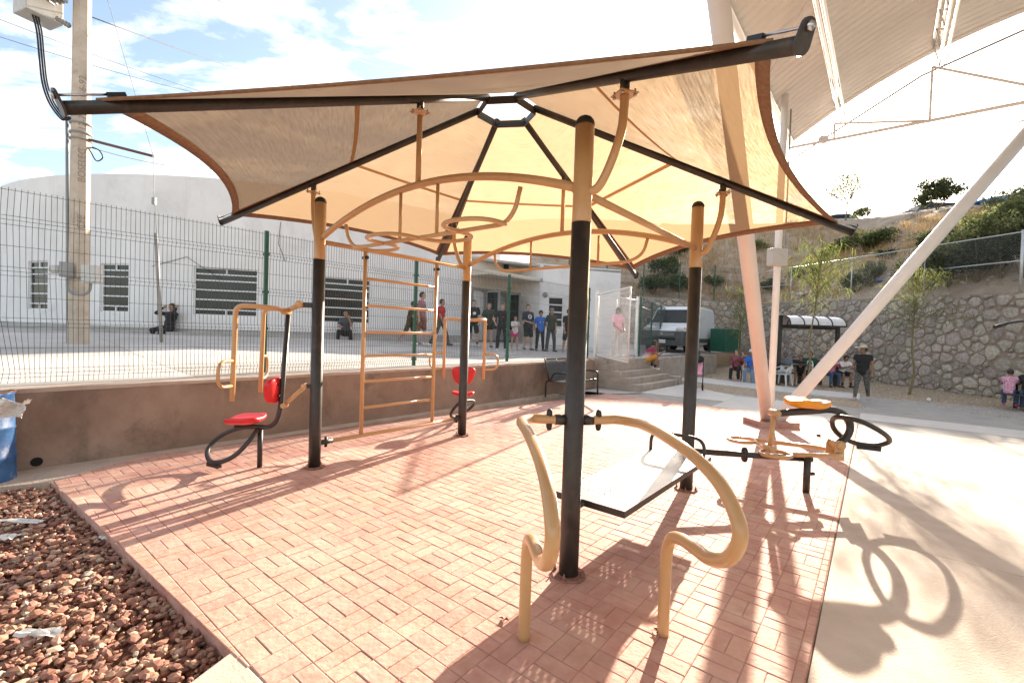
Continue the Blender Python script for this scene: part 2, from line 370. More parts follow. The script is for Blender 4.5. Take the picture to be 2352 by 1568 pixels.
for hz in (0, 1):
    for k in range(8):
        la, lb = (e1, e2) if hz == 0 else (e2, e1)
        q = [la*sx*(BM/2)+lb*sy*(BM/4) for sx, sy in ((-1, -1), (1, -1), (1, 1), (-1, 1))]
        vf = brick_vf(q, (random.uniform(-.0012, .0012), random.uniform(-.017, .017), random.uniform(-.017, .017)), c=arr(0, 0))
        mb = MB().add(*vf); variants[hz, k] = mb
def inview(p):
    d = arr(p[0], p[1], 0)-CAMP; z = d@_fw
    if z < .3: return None
    x, y = 1176+FPX*(d@_R)/z, 784-FPX*(d@_U)/z
    return z if (-20 < x < 2372 and y < 1600) else None
vis = sorted([(inview(c[0]), i) for i, c in enumerate(cells) if inview(c[0]) is not None and c[1] != 2])[:300]
single = set(i for _, i in vis)
vm = {k: v.mesh('brick') for k, v in variants.items()}
for v in vm.values(): v.materials.append(M['brick'])
field = MB()
for i, (c, hz, pl) in enumerate(cells):
    if i in single: child('brick', vm[hz, random.randrange(8)], patio, (c[0], c[1], 0))
    else:
        t = random.uniform(.9, 1.1); tn = (t, t*random.uniform(.97, 1.02), t*random.uniform(.95, 1.03))
        if hz == 2:
            vf = brick_vf(pl, (0, random.uniform(-.006, .006), random.uniform(-.006, .006)))
            if vf: field.add(*vf, False, tn)
        else:
            src = variants[hz, random.randrange(8)]; field.add(np.concatenate(src.v)+arr(c[0], c[1], 0), src.f, False, tn)
kind(field.build('brick_field', M['brick2'], patio), 'stuff')
# --- plaza slabs (right), walks and gravel; pixel outlines on the level ground
def z2(x, y, s=2.625, x0=3200, y0=1500): return gz((x0+x/s)/1.7415, (y0+y/s)/1.7415)[:2]
rightedge = lambda t: arr(1.516, 2.251)+arr(math.cos(rad(51.8)), math.sin(rad(51.8)))*t
pd_ = arr(math.cos(rad(51.8)), math.sin(rad(51.8))); pr_ = arr(pd_[1], -pd_[0])
plaza = MB().prism([rightedge(-4), rightedge(-4)+pr_*14, rightedge(16)+pr_*14, rightedge(16), arr(5.5, 16.3), WP(15.4, 1.3)[:2], WP(11.6, 1.6)[:2], WP(9.4, .22)[:2], pDf, pC], -.16, -.022).build('plaza', M['conc_d'], org=(0, 0, -.16))
kind(plaza, 'structure')
def slabpart(poly, m, name='slab', z=0.):
    P = [np.asarray(p, float) for p in poly]; ar = sum(P[i][0]*P[(i+1) % len(P)][1]-P[(i+1) % len(P)][0]*P[i][1] for i in range(len(P)))
    if ar < 0: P = P[::-1]
    hp = []
    for i in range(len(P)):
        d = unit(P[(i+1) % len(P)]-P[i]); nn = arr(-d[1], d[0]); hp.append((P[i]+nn*.004, nn))
    Q = clip(P, hp)
    return MB().prism(Q, -.021, z).build(name, m, plaza)
# big pale slabs between the patio and the court, joints square to the patio
j0, j1, j2, j3 = -2.2, 2.05, 5.35, 8.6
wd0 = 3.05
def pq(t, w): return rightedge(t)+pr_*w
slabpart([pq(-3.9, .004), pq(-.4, .004), pq(-.4, 3.4), pq(-3.9, 3.4)], M['conc'])
slabpart([pq(-.4, .004), pq(2.35, .004), pq(2.35, 3.4), pq(-.4, 3.4)], M['conc'])
slabpart([pq(2.35, .004), pq(5.9, .004), pq(5.9, 3.4), pq(2.35, 3.4)], M['conc'])
slabpart([pq(5.9, .004), pq(9.25, .004), pq(9.25, 3.4), pq(5.9, 3.4)], M['conc'])
slabpart([pq(9.25, 0), pq(10.15, 0), pq(10.15, 3.4), pq(9.25, 3.4)], M['conc_d'])
slabpart([pq(10.15, 0), pq(11.3, 0), pq(11.3, 3.4), pq(10.15, 3.4)], M['conc_l'])
slabpart([pq(11.3, 0), pq(12.45, 0), pq(12.45, 3.4), pq(11.3, 3.4)], M['conc_d'])
# green court beyond a joint, walk along its end
slabpart([pq(-3.9, 3.42), pq(2.0, 3.42), pq(2.0, 14), pq(-3.9, 14)], M['court'])
slabpart([pq(2.0, 3.42), pq(5.3, 3.42), pq(5.3, 14), pq(2.0, 14)], M['court'])
slabpart([pq(5.3, 3.42), pq(8.6, 3.42), pq(8.6, 14), pq(5.3, 14)], M['court'])
slabpart([pq(8.6, 3.42), pq(10.0, 3.42), pq(10.0, 14), pq(8.6, 14)], M['conc_l'])
# pale concrete between the patio's far edge and the steps
fe = lambda t: pC+unit(pDf-pC)*t
slabpart([fe(0), fe(2.9), fe(2.9)+pd_*2.75, pq(12.05, -.012), pq(9.35, -.012)], M['conc_l'])
slabpart([fe(2.9), fe(5.75), WP(9.4, .22)[:2], WP(11.75, .2)[:2], WP(11.75, 1.5)[:2], fe(2.9)+pd_*1.2], M['conc_l'])
slabpart([fe(2.9)+pd_*1.2, WP(11.8, 1.5)[:2], WP(15.3, 1.5)[:2], fe(2.9)+pd_*2.75], M['conc_l'])
# walk to the far bench shelter
wk = [gz(1560, 862)[:2], gz(1700, 877)[:2], gz(1850, 893)[:2], gz(1975, 905)[:2], gz(1975, 917)[:2], gz(1818, 902)[:2], gz(1700, 889)[:2], gz(1560, 873)[:2]]
walk = MB()
for a in range(3): walk.prism([wk[a], wk[a+1], wk[6-a], wk[7-a]], -.12, .012)
kind(walk.build('walk', M['conc_l'], org=(0, 0, -.12)), 'structure')
# beige gravel ground on the right, up to the stone wall
SWA, SWB, SWC = arr(16.75, 12.2), arr(15.45, 29.6), arr(3.0, 27.6)
gg = MB().prism([pq(-4, 13.9), pq(14.5, 13.9), arr(20, 30), arr(2, 30), arr(4, 14), pq(9, .5), pq(9.9, 3.4), pq(9.9, 13.9)], -.12, -.03)
M['gravel'] = mat('beige_gravel', (.20, .14, .085), (.56, .45, .33), 38, .95, .9, 45, detail=2)
kind(gg.build('gravel_ground', M['gravel'], org=(0, 0, -.12)), 'structure')
# loose pebbles on it
def stones(n, fn, smin, smax, flat=.6, seed=3):
    r = np.random.default_rng(seed); t = (1+5**.5)/2
    B = np.array([(-1, t, 0), (1, t, 0), (-1, -t, 0), (1, -t, 0), (0, -1, t), (0, 1, t), (0, -1, -t), (0, 1, -t), (t, 0, -1), (t, 0, 1), (-t, 0, -1), (-t, 0, 1)], float)/1.9
    FI = np.array([(0, 11, 5), (0, 5, 1), (0, 1, 7), (0, 7, 10), (0, 10, 11), (1, 5, 9), (5, 11, 4), (11, 10, 2), (10, 7, 6), (7, 1, 8), (3, 9, 4), (3, 4, 2), (3, 2, 6), (3, 6, 8), (3, 8, 9), (4, 9, 5), (2, 4, 11), (6, 2, 10), (8, 6, 7), (9, 8, 1)])
    c = fn(r, n); n = len(c); sz = smin+(smax-smin)*r.random(n)**1.8
    V = B[None]*(1+r.uniform(-.28, .28, (n, 12, 1)))*np.stack([r.uniform(.75, 1.35, n), r.uniform(.6, 1.0, n), r.uniform(flat*.7, flat*1.2, n)], 1)[:, None, :]
    a = r.uniform(0, 6.28, n); b = r.normal(0, .35, n); ca_, sa_ = np.cos(a), np.sin(a)
    x, y, z = V[..., 0], V[..., 1], V[..., 2]; cb, sb = np.cos(b)[:, None], np.sin(b)[:, None]
    y, z = y*cb-z*sb, y*sb+z*cb; x, y = x*ca_[:, None]-y*sa_[:, None], x*sa_[:, None]+y*ca_[:, None]
    V = np.stack([x, y, z], -1)*sz[:, None, None]/2+c[:, None, :]
    return V.reshape(-1, 3), (FI[None]+12*np.arange(n)[:, None, None]).reshape(-1, 3), n, r
def poly_pts(poly, z):
    P = np.array([p[:2] for p in poly], float)
    def fn(r, n):
        lo, hi = P.min(0), P.max(0); out = []; tot = 0
        while tot < n:
            q = lo+(hi-lo)*r.random((n*2, 2)); ins = np.zeros(len(q), bool); j = len(P)-1
            for i in range(len(P)):
                cnd = ((P[i, 1] > q[:, 1]) != (P[j, 1] > q[:, 1])); cnd &= q[:, 0] < (P[j, 0]-P[i, 0])*(q[:, 1]-P[i, 1])/(P[j, 1]-P[i, 1]+1e-12)+P[i, 0]; ins ^= cnd; j = i
            out.append(q[ins]); tot += ins.sum()
        q = np.concatenate(out)[:n]; return np.concatenate([q, (z(r, n) if callable(z) else np.full(n, z))[:, None]], 1)
    return fn
M['pebble'] = vcol(mat('pebble_beige', (.42, .33, .23), (.60, .50, .38), 30, .9))
V, F, n, r = stones(9000, poly_pts([pq(9.9, 13), pq(14, 13), arr(15.6, 25), arr(8, 22), gz(1560, 862)[:2], gz(1975, 905)[:2], pq(12.5, 3.5), pq(10.1, 3.5)], -.024), .025, .06)
tn = np.repeat(r.uniform(.55, 1.25, (n, 1))*np.array([[1, .97, .92]]), 20, 0)
kind(npmesh('pebbles', V, F, M['pebble'], tint=tn), 'stuff', 'loose beige pebbles below the stone wall')
V, F, n, r = stones(2500, poly_pts([gz(1600, 880)[:2], gz(1975, 919)[:2], pq(12.5, .1), gz(1600, 890)[:2]], -.02), .02, .05, seed=9)
tn = np.repeat(r.uniform(.55, 1.25, (n, 1))*np.array([[1, .97, .92]]), 20, 0)
gs = MB().prism([gz(1560, 874)[:2], gz(1700, 890)[:2], gz(1975, 918)[:2], pq(12.5, -.05), gz(1600, 892)[:2]], -.12, -.014).build('gravel_strip', M['gravel'], org=(0, 0, -.12)); kind(gs, 'structure')
kind(npmesh('strip_pebbles', V, F, M['pebble'], tint=tn), 'stuff', 'loose beige pebbles between plaza and walk')
# --- red gravel bed on the left
k1, k2 = gz(535, 1490)[:2], gz(430, 1568)[:2]; kd = unit(k2-k1)
bed = [pA, k1+(k1-pA)*.02, k1+kd*3.0, arr(-7.5, 1.5), arr(-7.5, 4), WP(-3, 0)[:2], WP(.25, .2)[:2]]
M['bed'] = mat('gravel_bed', (.16, .07, .045), (.26, .13, .08), 25, .95, .6, 60)
kind(MB().prism(bed, -.128, -.112).build('gravel_bed', M['bed'], org=(0, 0, -.128)), 'structure')
M['redstone'] = vcol(mat('red_gravel', (.62, .62, .62), (.95, .95, .95), 45, .85))
V, F, n, r = stones(12500, poly_pts([pA, k1, k1+kd*1.1, arr(-3.1, 1.35), arr(-5.4, 3.3), WP(-1.2, .05)[:2], WP(.2, .2)[:2]], lambda r, n: -.105+.06*r.random(n)), .021, .070, .62, 5)
pal = np.array([(.46, .20, .12), (.38, .15, .095), (.56, .31, .19), (.64, .46, .30), (.30, .13, .09), (.60, .36, .25), (.66, .56, .44)])
pal = pal*.85+.15*pal.mean(1, keepdims=True)*1.15
tn = np.repeat(pal[r.choice(7, n, p=[.27, .2, .18, .08, .14, .1, .03])]*r.uniform(.75, 1.25, (n, 1)), 20, 0)
kind(npmesh('red_gravel', V, F, M['redstone'], tint=tn), 'stuff', 'loose red and ochre gravel beside the brick patio')
# concrete apron in the near corner beside the patio edge
kind(MB().prism([k1+unit(pC0-pA)*0+arr(0, 0), k1+kd*2.8, k1+kd*2.8+unit(pC0-pA)*3, pC0+arr(-.02, -.02)+unit(pC0-pA)*1.5, pC0-arr(.012, .012)], -.16, -.004).build('apron', M['conc'], org=(0, 0, -.16), bevel=.012), 'structure')
# concrete strip at the foot of the wall
kind(MB().prism([WP(-2.5, .02)[:2], WP(-.9, .55)[:2], pA-e1*.003-e2*.0+arr(-.012, .005), WP(.25, .212)[:2], WP(9.5, .212)[:2], WP(9.5, -.01)[:2], WP(-2.5, -.01)[:2]], -.16, -.007).build('wall_footing', M['coping'], org=(0, 0, -.16)), 'structure')
# --- retaining wall
rw = thing('retaining_wall', WP(4, 0, 0), 'low brown plastered retaining wall along the brick patio', 'wall')
mb = MB()
ns, nz = 60, 8
def wallgrid(s0, s1, p, z0, z1, jit=.006):
    V = []; F = []; ns = int((s1-s0)*4); nz = 8
    for i in range(ns+1):
        for j in range(nz+1):
            s = s0+(s1-s0)*i/ns; V.append(WP(s, p+(random.uniform(-jit, jit) if 0 < j < nz else 0), z0+(z1-z0)*j/nz))
    for i in range(ns):
        for j in range(nz): F.append((i*(nz+1)+j, (i+1)*(nz+1)+j, (i+1)*(nz+1)+j+1, i*(nz+1)+j+1))
    return V, F
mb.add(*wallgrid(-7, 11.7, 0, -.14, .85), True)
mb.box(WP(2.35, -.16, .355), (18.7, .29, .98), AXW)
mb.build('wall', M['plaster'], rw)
cp = MB()
V = []; F = []
for i in range(76):
    s = -7+18.7*i/75
    for p, z in ((.006+random.uniform(-.006, .006), .842), (.004+random.uniform(-.008, .004), .885+random.uniform(-.006, .006)), (-.30, .895)): V.append(WP(s, p, z))
for i in range(75):
    for j in range(2): F.append((i*3+j, (i+1)*3+j, (i+1)*3+j+1, i*3+j+1))
cp.add(V, F); cp.build('coping', M['coping'], rw)
dh_ = vp(84, 1061, W0, WD); sdh = (dh_[:2]-W0)@WD; MB().tube([WP(sdh, .012, .07), WP(sdh, -.05, .07)], .05, 14).build('drain_hole', mat('drain_dark', (.01, .008, .006), rough=.9), rw)
# second wall right of the steps
rw2 = thing('side_wall', WP(18.5, .6, 0), 'pale grey concrete retaining wall to the right of the steps', 'wall')
mb = MB(); mb.add(*wallgrid(15.2, 22.6, .6, -.1, .88), True); mb.box(WP(18.9, .44, .39), (7.4, .30, .98), AXW); mb.build('wall', M['steps'], rw2)
# --- steps
st = thing('concrete_steps', WP(13.4, .75, 0), 'worn grey concrete steps up to the white gate', 'steps')
rs = .18; tr = .30
for k in range(4):
    p1 = 1.46-.02-k*tr
    MB().box(WP(13.55, (p1-.62)/2, k*rs+rs/2-(.05 if k == 0 else 0)), (3.06-.002*k, p1+.62, rs+(.1 if k == 0 else 0)-.002), AXW).build('step', M['steps'], st, bevel=.008)
MB().box(WP(13.55, -.05, .81), (3.05, 1.16, .176), AXW).build('landing', M['steps'], st, bevel=.008)
for k in range(4):
    pf = 1.46+.03-k*tr*1.0; top = (k+1)*rs+.03; zb = k*rs+.03 if k else -.1
    MB().box(WP(11.87, (pf-.62)/2, (top+zb)/2), (.28, pf+.62, top-zb-.001), AXW).build('cheek', M['steps'], st, bevel=.01)
MB().box(WP(11.87, (.30-.62)/2, (.93+.751)/2), (.28, .92, .178), AXW).build('cheek', M['steps'], st, bevel=.01)
MB().box(WP(15.24, .64, .10), (.30, 1.7, .36), AXW).build('kerb', M['steps'], st, bevel=.01)
MB().box(WP(15.24, .10, .56), (.30, 1.3, .56), AXW).build('cheek', M['steps'], st, bevel=.01)
# --- upper terrace of cast slabs
tb = MB()
V = []; F = []
for i in range(14):
    for j in range(10):
        q = WP(-14+i*3.2, -.28-j*3.4); V.append((q[0], q[1], terz(q[0], q[1])-.05))
for i in range(13):
    for j in range(9): F.append((i*10+j, i*10+j+1, (i+1)*10+j+1, (i+1)*10+j))
terr = tb.add(V, F).build('terrace', M['conc_d'], org=(0, 0, .8)); kind(terr, 'structure')
for i in range(-4, 12):
    for j in range(7):
        s0, s1 = 1.0+i*2.55, 1.0+(i+1)*2.55; d0 = [.28, 1.9, 3.6, 5.4, 7.6, 10.2, 13.0][j]; d1 = [1.9, 3.6, 5.4, 7.6, 10.2, 13.0, 17.][j]
        if s0 > 10.5 and s1 < 15.6 and j == 0: d0 = .60
        c = [WP(s0+.006, -d0-.004), WP(s1-.006, -d0-.004), WP(s1-.006, -d1+.004), WP(s0+.006, -d1+.004)]
        t = [(q[0], q[1], terz(q[0], q[1])) for q in c]; b = [(q[0], q[1], q[2]-.06) for q in t]
        MB().add(t+b, [(0, 1, 2, 3), (7, 6, 5, 4), (0, 4, 5, 1), (1, 5, 6, 2), (2, 6, 7, 3), (3, 7, 4, 0)]).build('slab', M['terr'], terr)
# ================================================================== shade shelter with exercise stations
SC = arr(-.1514, 5.2644); SA_ = rad(50.87); su = arr(math.cos(SA_), math.sin(SA_)); sn = arr(-math.sin(SA_), math.cos(SA_)); SW_, SL_ = 2.446, 3.543
near = SC-su*SW_/2-sn*SL_/2; right = SC+su*SW_/2-sn*SL_/2; left = SC-su*SW_/2+sn*SL_/2; back = SC+su*SW_/2+sn*SL_/2
v3 = lambda p, z: arr(p[0], p[1], z)
M['tan'] = mat('tan_paint', (.50, .285, .125), (.56, .33, .15), 2, .32, .03, 120, coat=.25, rvar=.06)
M['black'] = mat('black_paint', (.024, .020, .0175), (.040, .033, .028), 5, .42, .05, 90, wear=(.05, .04, .033), wscale=7, rvar=.08)
for _c, _s, _l, _h, _a in (((.36, .22, .11), 9, .60, .72, .5), ((.60, .42, .25), 30, .62, .70, .5)): overlay(M['tan'], _c, _s, _l, _h, (1, 1, .35), _a)
overlay(M['black'], (.14, .105, .085), 4, .56, .74, (1, 1, .5), .5); overlay(M['black'], (.10, .08, .065), 45, .66, .74, (1, 1, .3), .7)
M['blackcap'] = mat('black_plastic', (.012, .012, .012), rough=.5)
M['bolt'] = mat('zinc_bolt', (.55, .55, .56), rough=.3, metal=1)
M['plate'] = mat('rusty_base_plate', (.20, .085, .06), (.33, .17, .12), 18, .85, .3, 80)
M['redp'] = mat('red_plastic', (.62, .012, .018), (.70, .02, .025), 4, .35, coat=.1)
M['yelp'] = mat('yellow_plastic', (.80, .30, .006), (.86, .36, .01), 4, .35, coat=.1)
def fabric():
    m = bpy.data.materials.new('shade_cloth'); m.use_nodes = True; t = m.node_tree; t.nodes.clear()
    g_ = N(t, 'ShaderNodeTexCoord')
    def wav(sc_, dist, uvrot):
        mp_ = N(t, 'ShaderNodeMapping'); mp_.inputs['Rotation'].default_value = (0, 0, uvrot); L(t, g_.outputs['UV'], mp_.inputs[0])
        w = N(t, 'ShaderNodeTexNoise'); w.inputs['Scale'].default_value = sc_; w.inputs['Detail'].default_value = 4
        mp_.inputs['Scale'].default_value = (1, dist, 1); L(t, mp_.outputs[0], w.inputs['Vector']); return w
    a = wav(55, 7, 0); b = wav(5, 9, 0)
    mul_ = N(t, 'ShaderNodeMath', operation='ADD'); L(t, a.outputs['Fac'], mul_.inputs[0]); L(t, b.outputs['Fac'], mul_.inputs[1])
    mr = N(t, 'ShaderNodeMapRange'); mr.inputs['From Min'].default_value = .75; mr.inputs['From Max'].default_value = 1.25; mr.inputs['To Min'].default_value = .90; mr.inputs['To Max'].default_value = 1.08; L(t, mul_.outputs[0], mr.inputs[0])
    c = N(t, 'ShaderNodeMix', data_type='RGBA', blend_type='MULTIPLY'); c.inputs['Factor'].default_value = 1; c.inputs['A'].default_value = (.30, .145, .062, 1); L(t, mr.outputs[0], c.inputs['B'])
    c2 = N(t, 'ShaderNodeMix', data_type='RGBA', blend_type='MULTIPLY'); c2.inputs['Factor'].default_value = 1; c2.inputs['A'].default_value = (.48, .325, .185, 1); L(t, mr.outputs[0], c2.inputs['B'])
    d = N(t, 'ShaderNodeBsdfDiffuse'); tr = N(t, 'ShaderNodeBsdfTranslucent'); L(t, c.outputs['Result'], d.inputs[0]); L(t, c2.outputs['Result'], tr.inputs[0])
    mx1 = N(t, 'ShaderNodeMixShader'); mx1.inputs[0].default_value = .58; L(t, d.outputs[0], mx1.inputs[1]); L(t, tr.outputs[0], mx1.inputs[2])
    tp = N(t, 'ShaderNodeBsdfTransparent'); tp.inputs[0].default_value = (1, .84, .60, 1)
    mr2 = N(t, 'ShaderNodeMapRange'); mr2.inputs['From Min'].default_value = .8; mr2.inputs['From Max'].default_value = 1.3; mr2.inputs['To Min'].default_value = .03; mr2.inputs['To Max'].default_value = .12; L(t, mul_.outputs[0], mr2.inputs[0])
    mx2 = N(t, 'ShaderNodeMixShader'); L(t, mr2.outputs[0], mx2.inputs[0]); L(t, mx1.outputs[0], mx2.inputs[1]); L(t, tp.outputs[0], mx2.inputs[2])
    o = N(t, 'ShaderNodeOutputMaterial'); L(t, mx2.outputs[0], o.inputs[0]); return m
M['cloth'] = fabric()
M['hem'] = mat('cloth_hem', (.20, .10, .05), (.27, .15, .08), 30, .9, .3, 200); M['seam'] = leafmat('cloth_seam', (.46, .27, .14), .5)
sh = thing('shade_shelter', v3(SC, 0), 'tan and black steel pole shelter with brown six-sided shade cloth', 'shelter')
HC = 2.458; HT = 3.19; PR = .066
poles = {}
for nm, P in (('near', near), ('left', left), ('right', right), ('back', back)):
    po = MB().tube([v3(P, HC), v3(P, HC+.02), v3(P, HT-.06)], PR, 28).build('pole', M['tan'], sh); poles[nm] = po
    MB().tube([v3(P, .004), v3(P, .5), v3(P, HC+.001)], PR+.002, 28).build('lower_sleeve', M['black'], po)
    MB().lathe([(PR+.001, 0), (PR+.001, .015), (PR*.93, .035), (PR*.7, .055), (PR*.35, .068), (0, .072)], v3(P, HT-.07), seg=24).build('cap', M['blackcap'], po)
    oct_ = [P+.125*arr(math.cos(rad(22.5+45*k)), math.sin(rad(22.5+45*k))) for k in range(8)]
    MB().prism(oct_, .002, .016).build('base_plate', M['plate'], po, bevel=.003)
    for k in range(4):
        q = P+.10*arr(math.cos(rad(45+90*k+20)), math.sin(rad(45+90*k+20))); MB().lathe([(.012, 0), (.012, .014), (.006, .016), (.006, .035), (0, .037)], v3(q, .016), seg=8).build('bolt', M['plate'], po)
    for k in range(2): pass
# arches over the long sides
def lerp(a, b, t): return a+(b-a)*t
def archpt(A, B, t): return v3(lerp(A, B, t), 2.69+.335*(1-(2*t-1)**2))
for A, B in ((left, near), (back, right)):
    ar = MB().tube([archpt(A, B, t) for t in np.linspace(.012, .988, 36)], .033, 14).build('arch', M['tan'], sh)
    Mid = archpt(A, B, .5)
    MB().tube([Mid, v3(Mid, 3.66)], .026, 12).build('prop', M['tan'], ar)
for A, B in ((left, back), (near, right)):
    MB().tube([v3(lerp(A, B, .02), 2.67), v3(lerp(A, B, .98), 2.67)], .028, 12).build('side_bar', M['tan'], sh)
# overhead grips
dl = unit(near-left)
def fa(d, z, p=0.): return v3(left+dl*d+su*p, z)
gr = MB()
gr.tube(fillet([fa(.56, 2.80), fa(.60, 2.66), fa(.72, 2.545), fa(.92, 2.53), fa(2.85, 2.535), fa(2.95, 2.63), fa(2.995, 2.80)], .12), .019, 10)
snake = gr.build('grip_bar', M['tan'], sh)
for d in (1.52, 2.05): MB().tube([fa(d, 2.535), fa(d, 2.985 if d < 1.8 else 3.0)], .016, 10).build('hanger', M['tan'], snake)
wv = []
for k in range(81):
    t = k/80; ph = t*4*math.pi; a = -.30*math.sin(ph)
    wv.append(fa(.72+2.14*t+.085*math.sin(2*ph)*-1, 2.535, a*-1))
MB().tube(wv, .018, 10).build('serpentine_grip', M['tan'], snake)
dl2 = unit(right-back)
def fb(d, z): return v3(back+dl2*d, z)
g2 = MB().tube(fillet([fb(.58, 2.84), fb(.60, 2.70), fb(.72, 2.585), fb(.9, 2.575), fb(2.75, 2.58), fb(2.93, 2.66), fb(2.98, 2.85)], .14), .019, 10).build('grip_bar', M['tan'], sh)
for d in (1.26, 2.33): MB().tube([fb(d, 2.58), fb(d, 2.985 if d < 2 else 2.94)], .016, 10).build('hanger', M['tan'], g2)
# ribs and hub
RZ = [2.80, 2.90, 2.81, 2.72, 2.95, 2.94]; HZ = 4.19; HR = .33
angs = [SA_+math.pi+k*math.pi/3 for k in range(6)]
rd = [arr(math.cos(a), math.sin(a)) for a in angs]
def ribpt(k, r): return v3(SC+rd[k]*r, HZ+(RZ[k]-HZ)*(r-HR)/(3.6-HR))
hub = MB()
for k in range(6):
    a, b = SC+rd[k]*HR, SC+rd[(k+1) % 6]*HR; d = unit(b-a); nn = arr(d[1], -d[0]); c = (a+b)/2
    hub.box(v3(c, HZ-.03), (np.linalg.norm(b-a)-.004*(k % 2), .012, .08), [v3(d, 0), v3(nn, 0), (0, 0, 1)])
hub.build('hub', M['black'], sh)
for k in range(6):
    rb = MB().tube([ribpt(k, HR-.02), ribpt(k, 1.2), ribpt(k, 2.4), ribpt(k, 3.6)], .036, 16).build('rib', M['black'], sh)
    e, ax = ribpt(k, 3.6), unit(ribpt(k, 3.6)-ribpt(k, 3.0)); side = unit(np.cross(ax, (0, 0, 1))); upv = np.cross(side, ax)
    ol = [arr(.042*math.cos(t), -.0+.042*math.sin(t)) for t in np.linspace(math.pi, 2*math.pi, 9)]+[arr(.036*math.cos(t), .066+.032*math.sin(t)) for t in np.linspace(0, math.pi, 9)]
    MB().extr(ol, e, side, upv, ax, .012).build('end_plate', M['black'], rb)
    tb_ = MB().tube([e+upv*.064-ax*.24, e+upv*.064+ax*.02], .007, 8); tb_.lathe([(.02, 0), (.02, .014), (0, .016)], e+upv*.064+ax*.012, ax, 6); tb_.build('tension_bolt', M['bolt'], rb)
    MB().box(e+upv*.06-ax*.26, (.09, .026, .026), [ax, side, upv]).build('cable_clamp', M['blackcap'], rb)
    if k in (0, 3):
        p = ribpt(k, SW_/2)
    else: p = ribpt(k, 2.35)
    MB().tube([p, p-arr(0, 0, .11)], .032, 14).build('stub', M['black'], rb)
    pl = MB().box(p-arr(0, 0, .118), (.13, .13, .008), [v3(rd[k], 0), v3(arr(-rd[k][1], rd[k][0]), 0), (0, 0, 1)]).build('flange', M['tan'], rb)
    for sx in (-1, 1):
        for sy in (-1, 1):
            q = p-arr(0, 0, .13)+v3(rd[k], 0)*.048*sx+v3(arr(-rd[k][1], rd[k][0]), 0)*.048*sy; MB().lathe([(.011, -.008), (.011, .004), (.006, .005), (.006, .04)], q, seg=6).build('bolt', M['bolt'], rb)
    if k not in (0, 3):
        P = {1: near, 2: right, 4: back, 5: left}[k]; out = unit(P-SC); q = p-arr(0, 0, .122)
        h = unit((q-v3(P, q[2]))[:2]); base = v3(P+h*(PR-.01), q[2]-.60)
        MB().tube(smooth([base, v3(P+h*(PR+.05), q[2]-.575), lerp(base, q, .62)*arr(1, 1, 0)+arr(0, 0, q[2]-.44), v3(lerp(base[:2], q[:2], .93), q[2]-.24), q-arr(0, 0, .08), q], 6), .03, 12).build('arm', M['tan'], sh)
# cloth panels with scalloped edges, hems and seam
def cl(k, t, w, lift=.04):
    a, b = ribpt(k, HR+.02+(3.44-HR)*t), ribpt((k+1) % 6, HR+.02+(3.44-HR)*t)
    p = a+(b-a)*w; c = v3(SC, HZ); s = 4*w*(1-w); sc_ = 1-.068*s**.9*t**2.2
    q = c+(p-c)*sc_; q[2] += lift-.05*s*t*(1-t)*2
    return q
clothset = thing('shade_cloth', ribpt(3, .3), 'brown six-panel shade cloth stretched over the shelter ribs', 'shade cloth')
for k in range(6):
    nt_, nw = 22, 26; V = [cl(k, i/nt_, j/nw) for i in range(nt_+1) for j in range(nw+1)]
    F = [(i*(nw+1)+j, (i+1)*(nw+1)+j, (i+1)*(nw+1)+j+1, i*(nw+1)+j+1) for i in range(nt_) for j in range(nw)]
    ob = MB().add(V, F, True).build('cloth_panel', M['cloth'], clothset)
    uv = ob.data.uv_layers.new(name='uv'); vi = np.zeros(len(ob.data.loops), np.int32); ob.data.loops.foreach_get('vertex_index', vi)
    U_ = np.array([(((j/nw)-.5)*3.4*(i/nt_*.9+.1), 3.2*i/nt_) for i in range(nt_+1) for j in range(nw+1)]); uv.data.foreach_set('uv', U_[vi].ravel())
    hm = MB(); V = []
    for j in range(nw+1): V += [cl(k, .974, j/nw, .034), cl(k, 1.004, j/nw, .032), cl(k, 1.004, j/nw, .052), cl(k, .974, j/nw, .048)]
    F = [(j*4+q, (j+1)*4+q, (j+1)*4+(q+1) % 4, j*4+(q+1) % 4) for j in range(nw) for q in range(4)]
    hm.add(V, F, True).build('hem', M['hem'], ob)
    V = []
    for j in range(nw+1): V += [cl(k, .482, j/nw, .036), cl(k, .498, j/nw, .036)]
    MB().add(V, [(j*2, (j+1)*2, (j+1)*2+1, j*2+1) for j in range(nw)], True, (1, 1, 1)).build('seam', M['seam'], ob)
    for w0, w1 in ((.0, .035), (.965, 1.)):      # sleeves that carry the ribs
        V = []
        for i in range(9): V += [cl(k, .03+.96*i/8, w0, .036), cl(k, .03+.96*i/8, w1, .036)]
        MB().add(V, [(i*2, (i+1)*2, (i+1)*2+1, i*2+1) for i in range(8)], True).build('sleeve', M['hem'], ob)
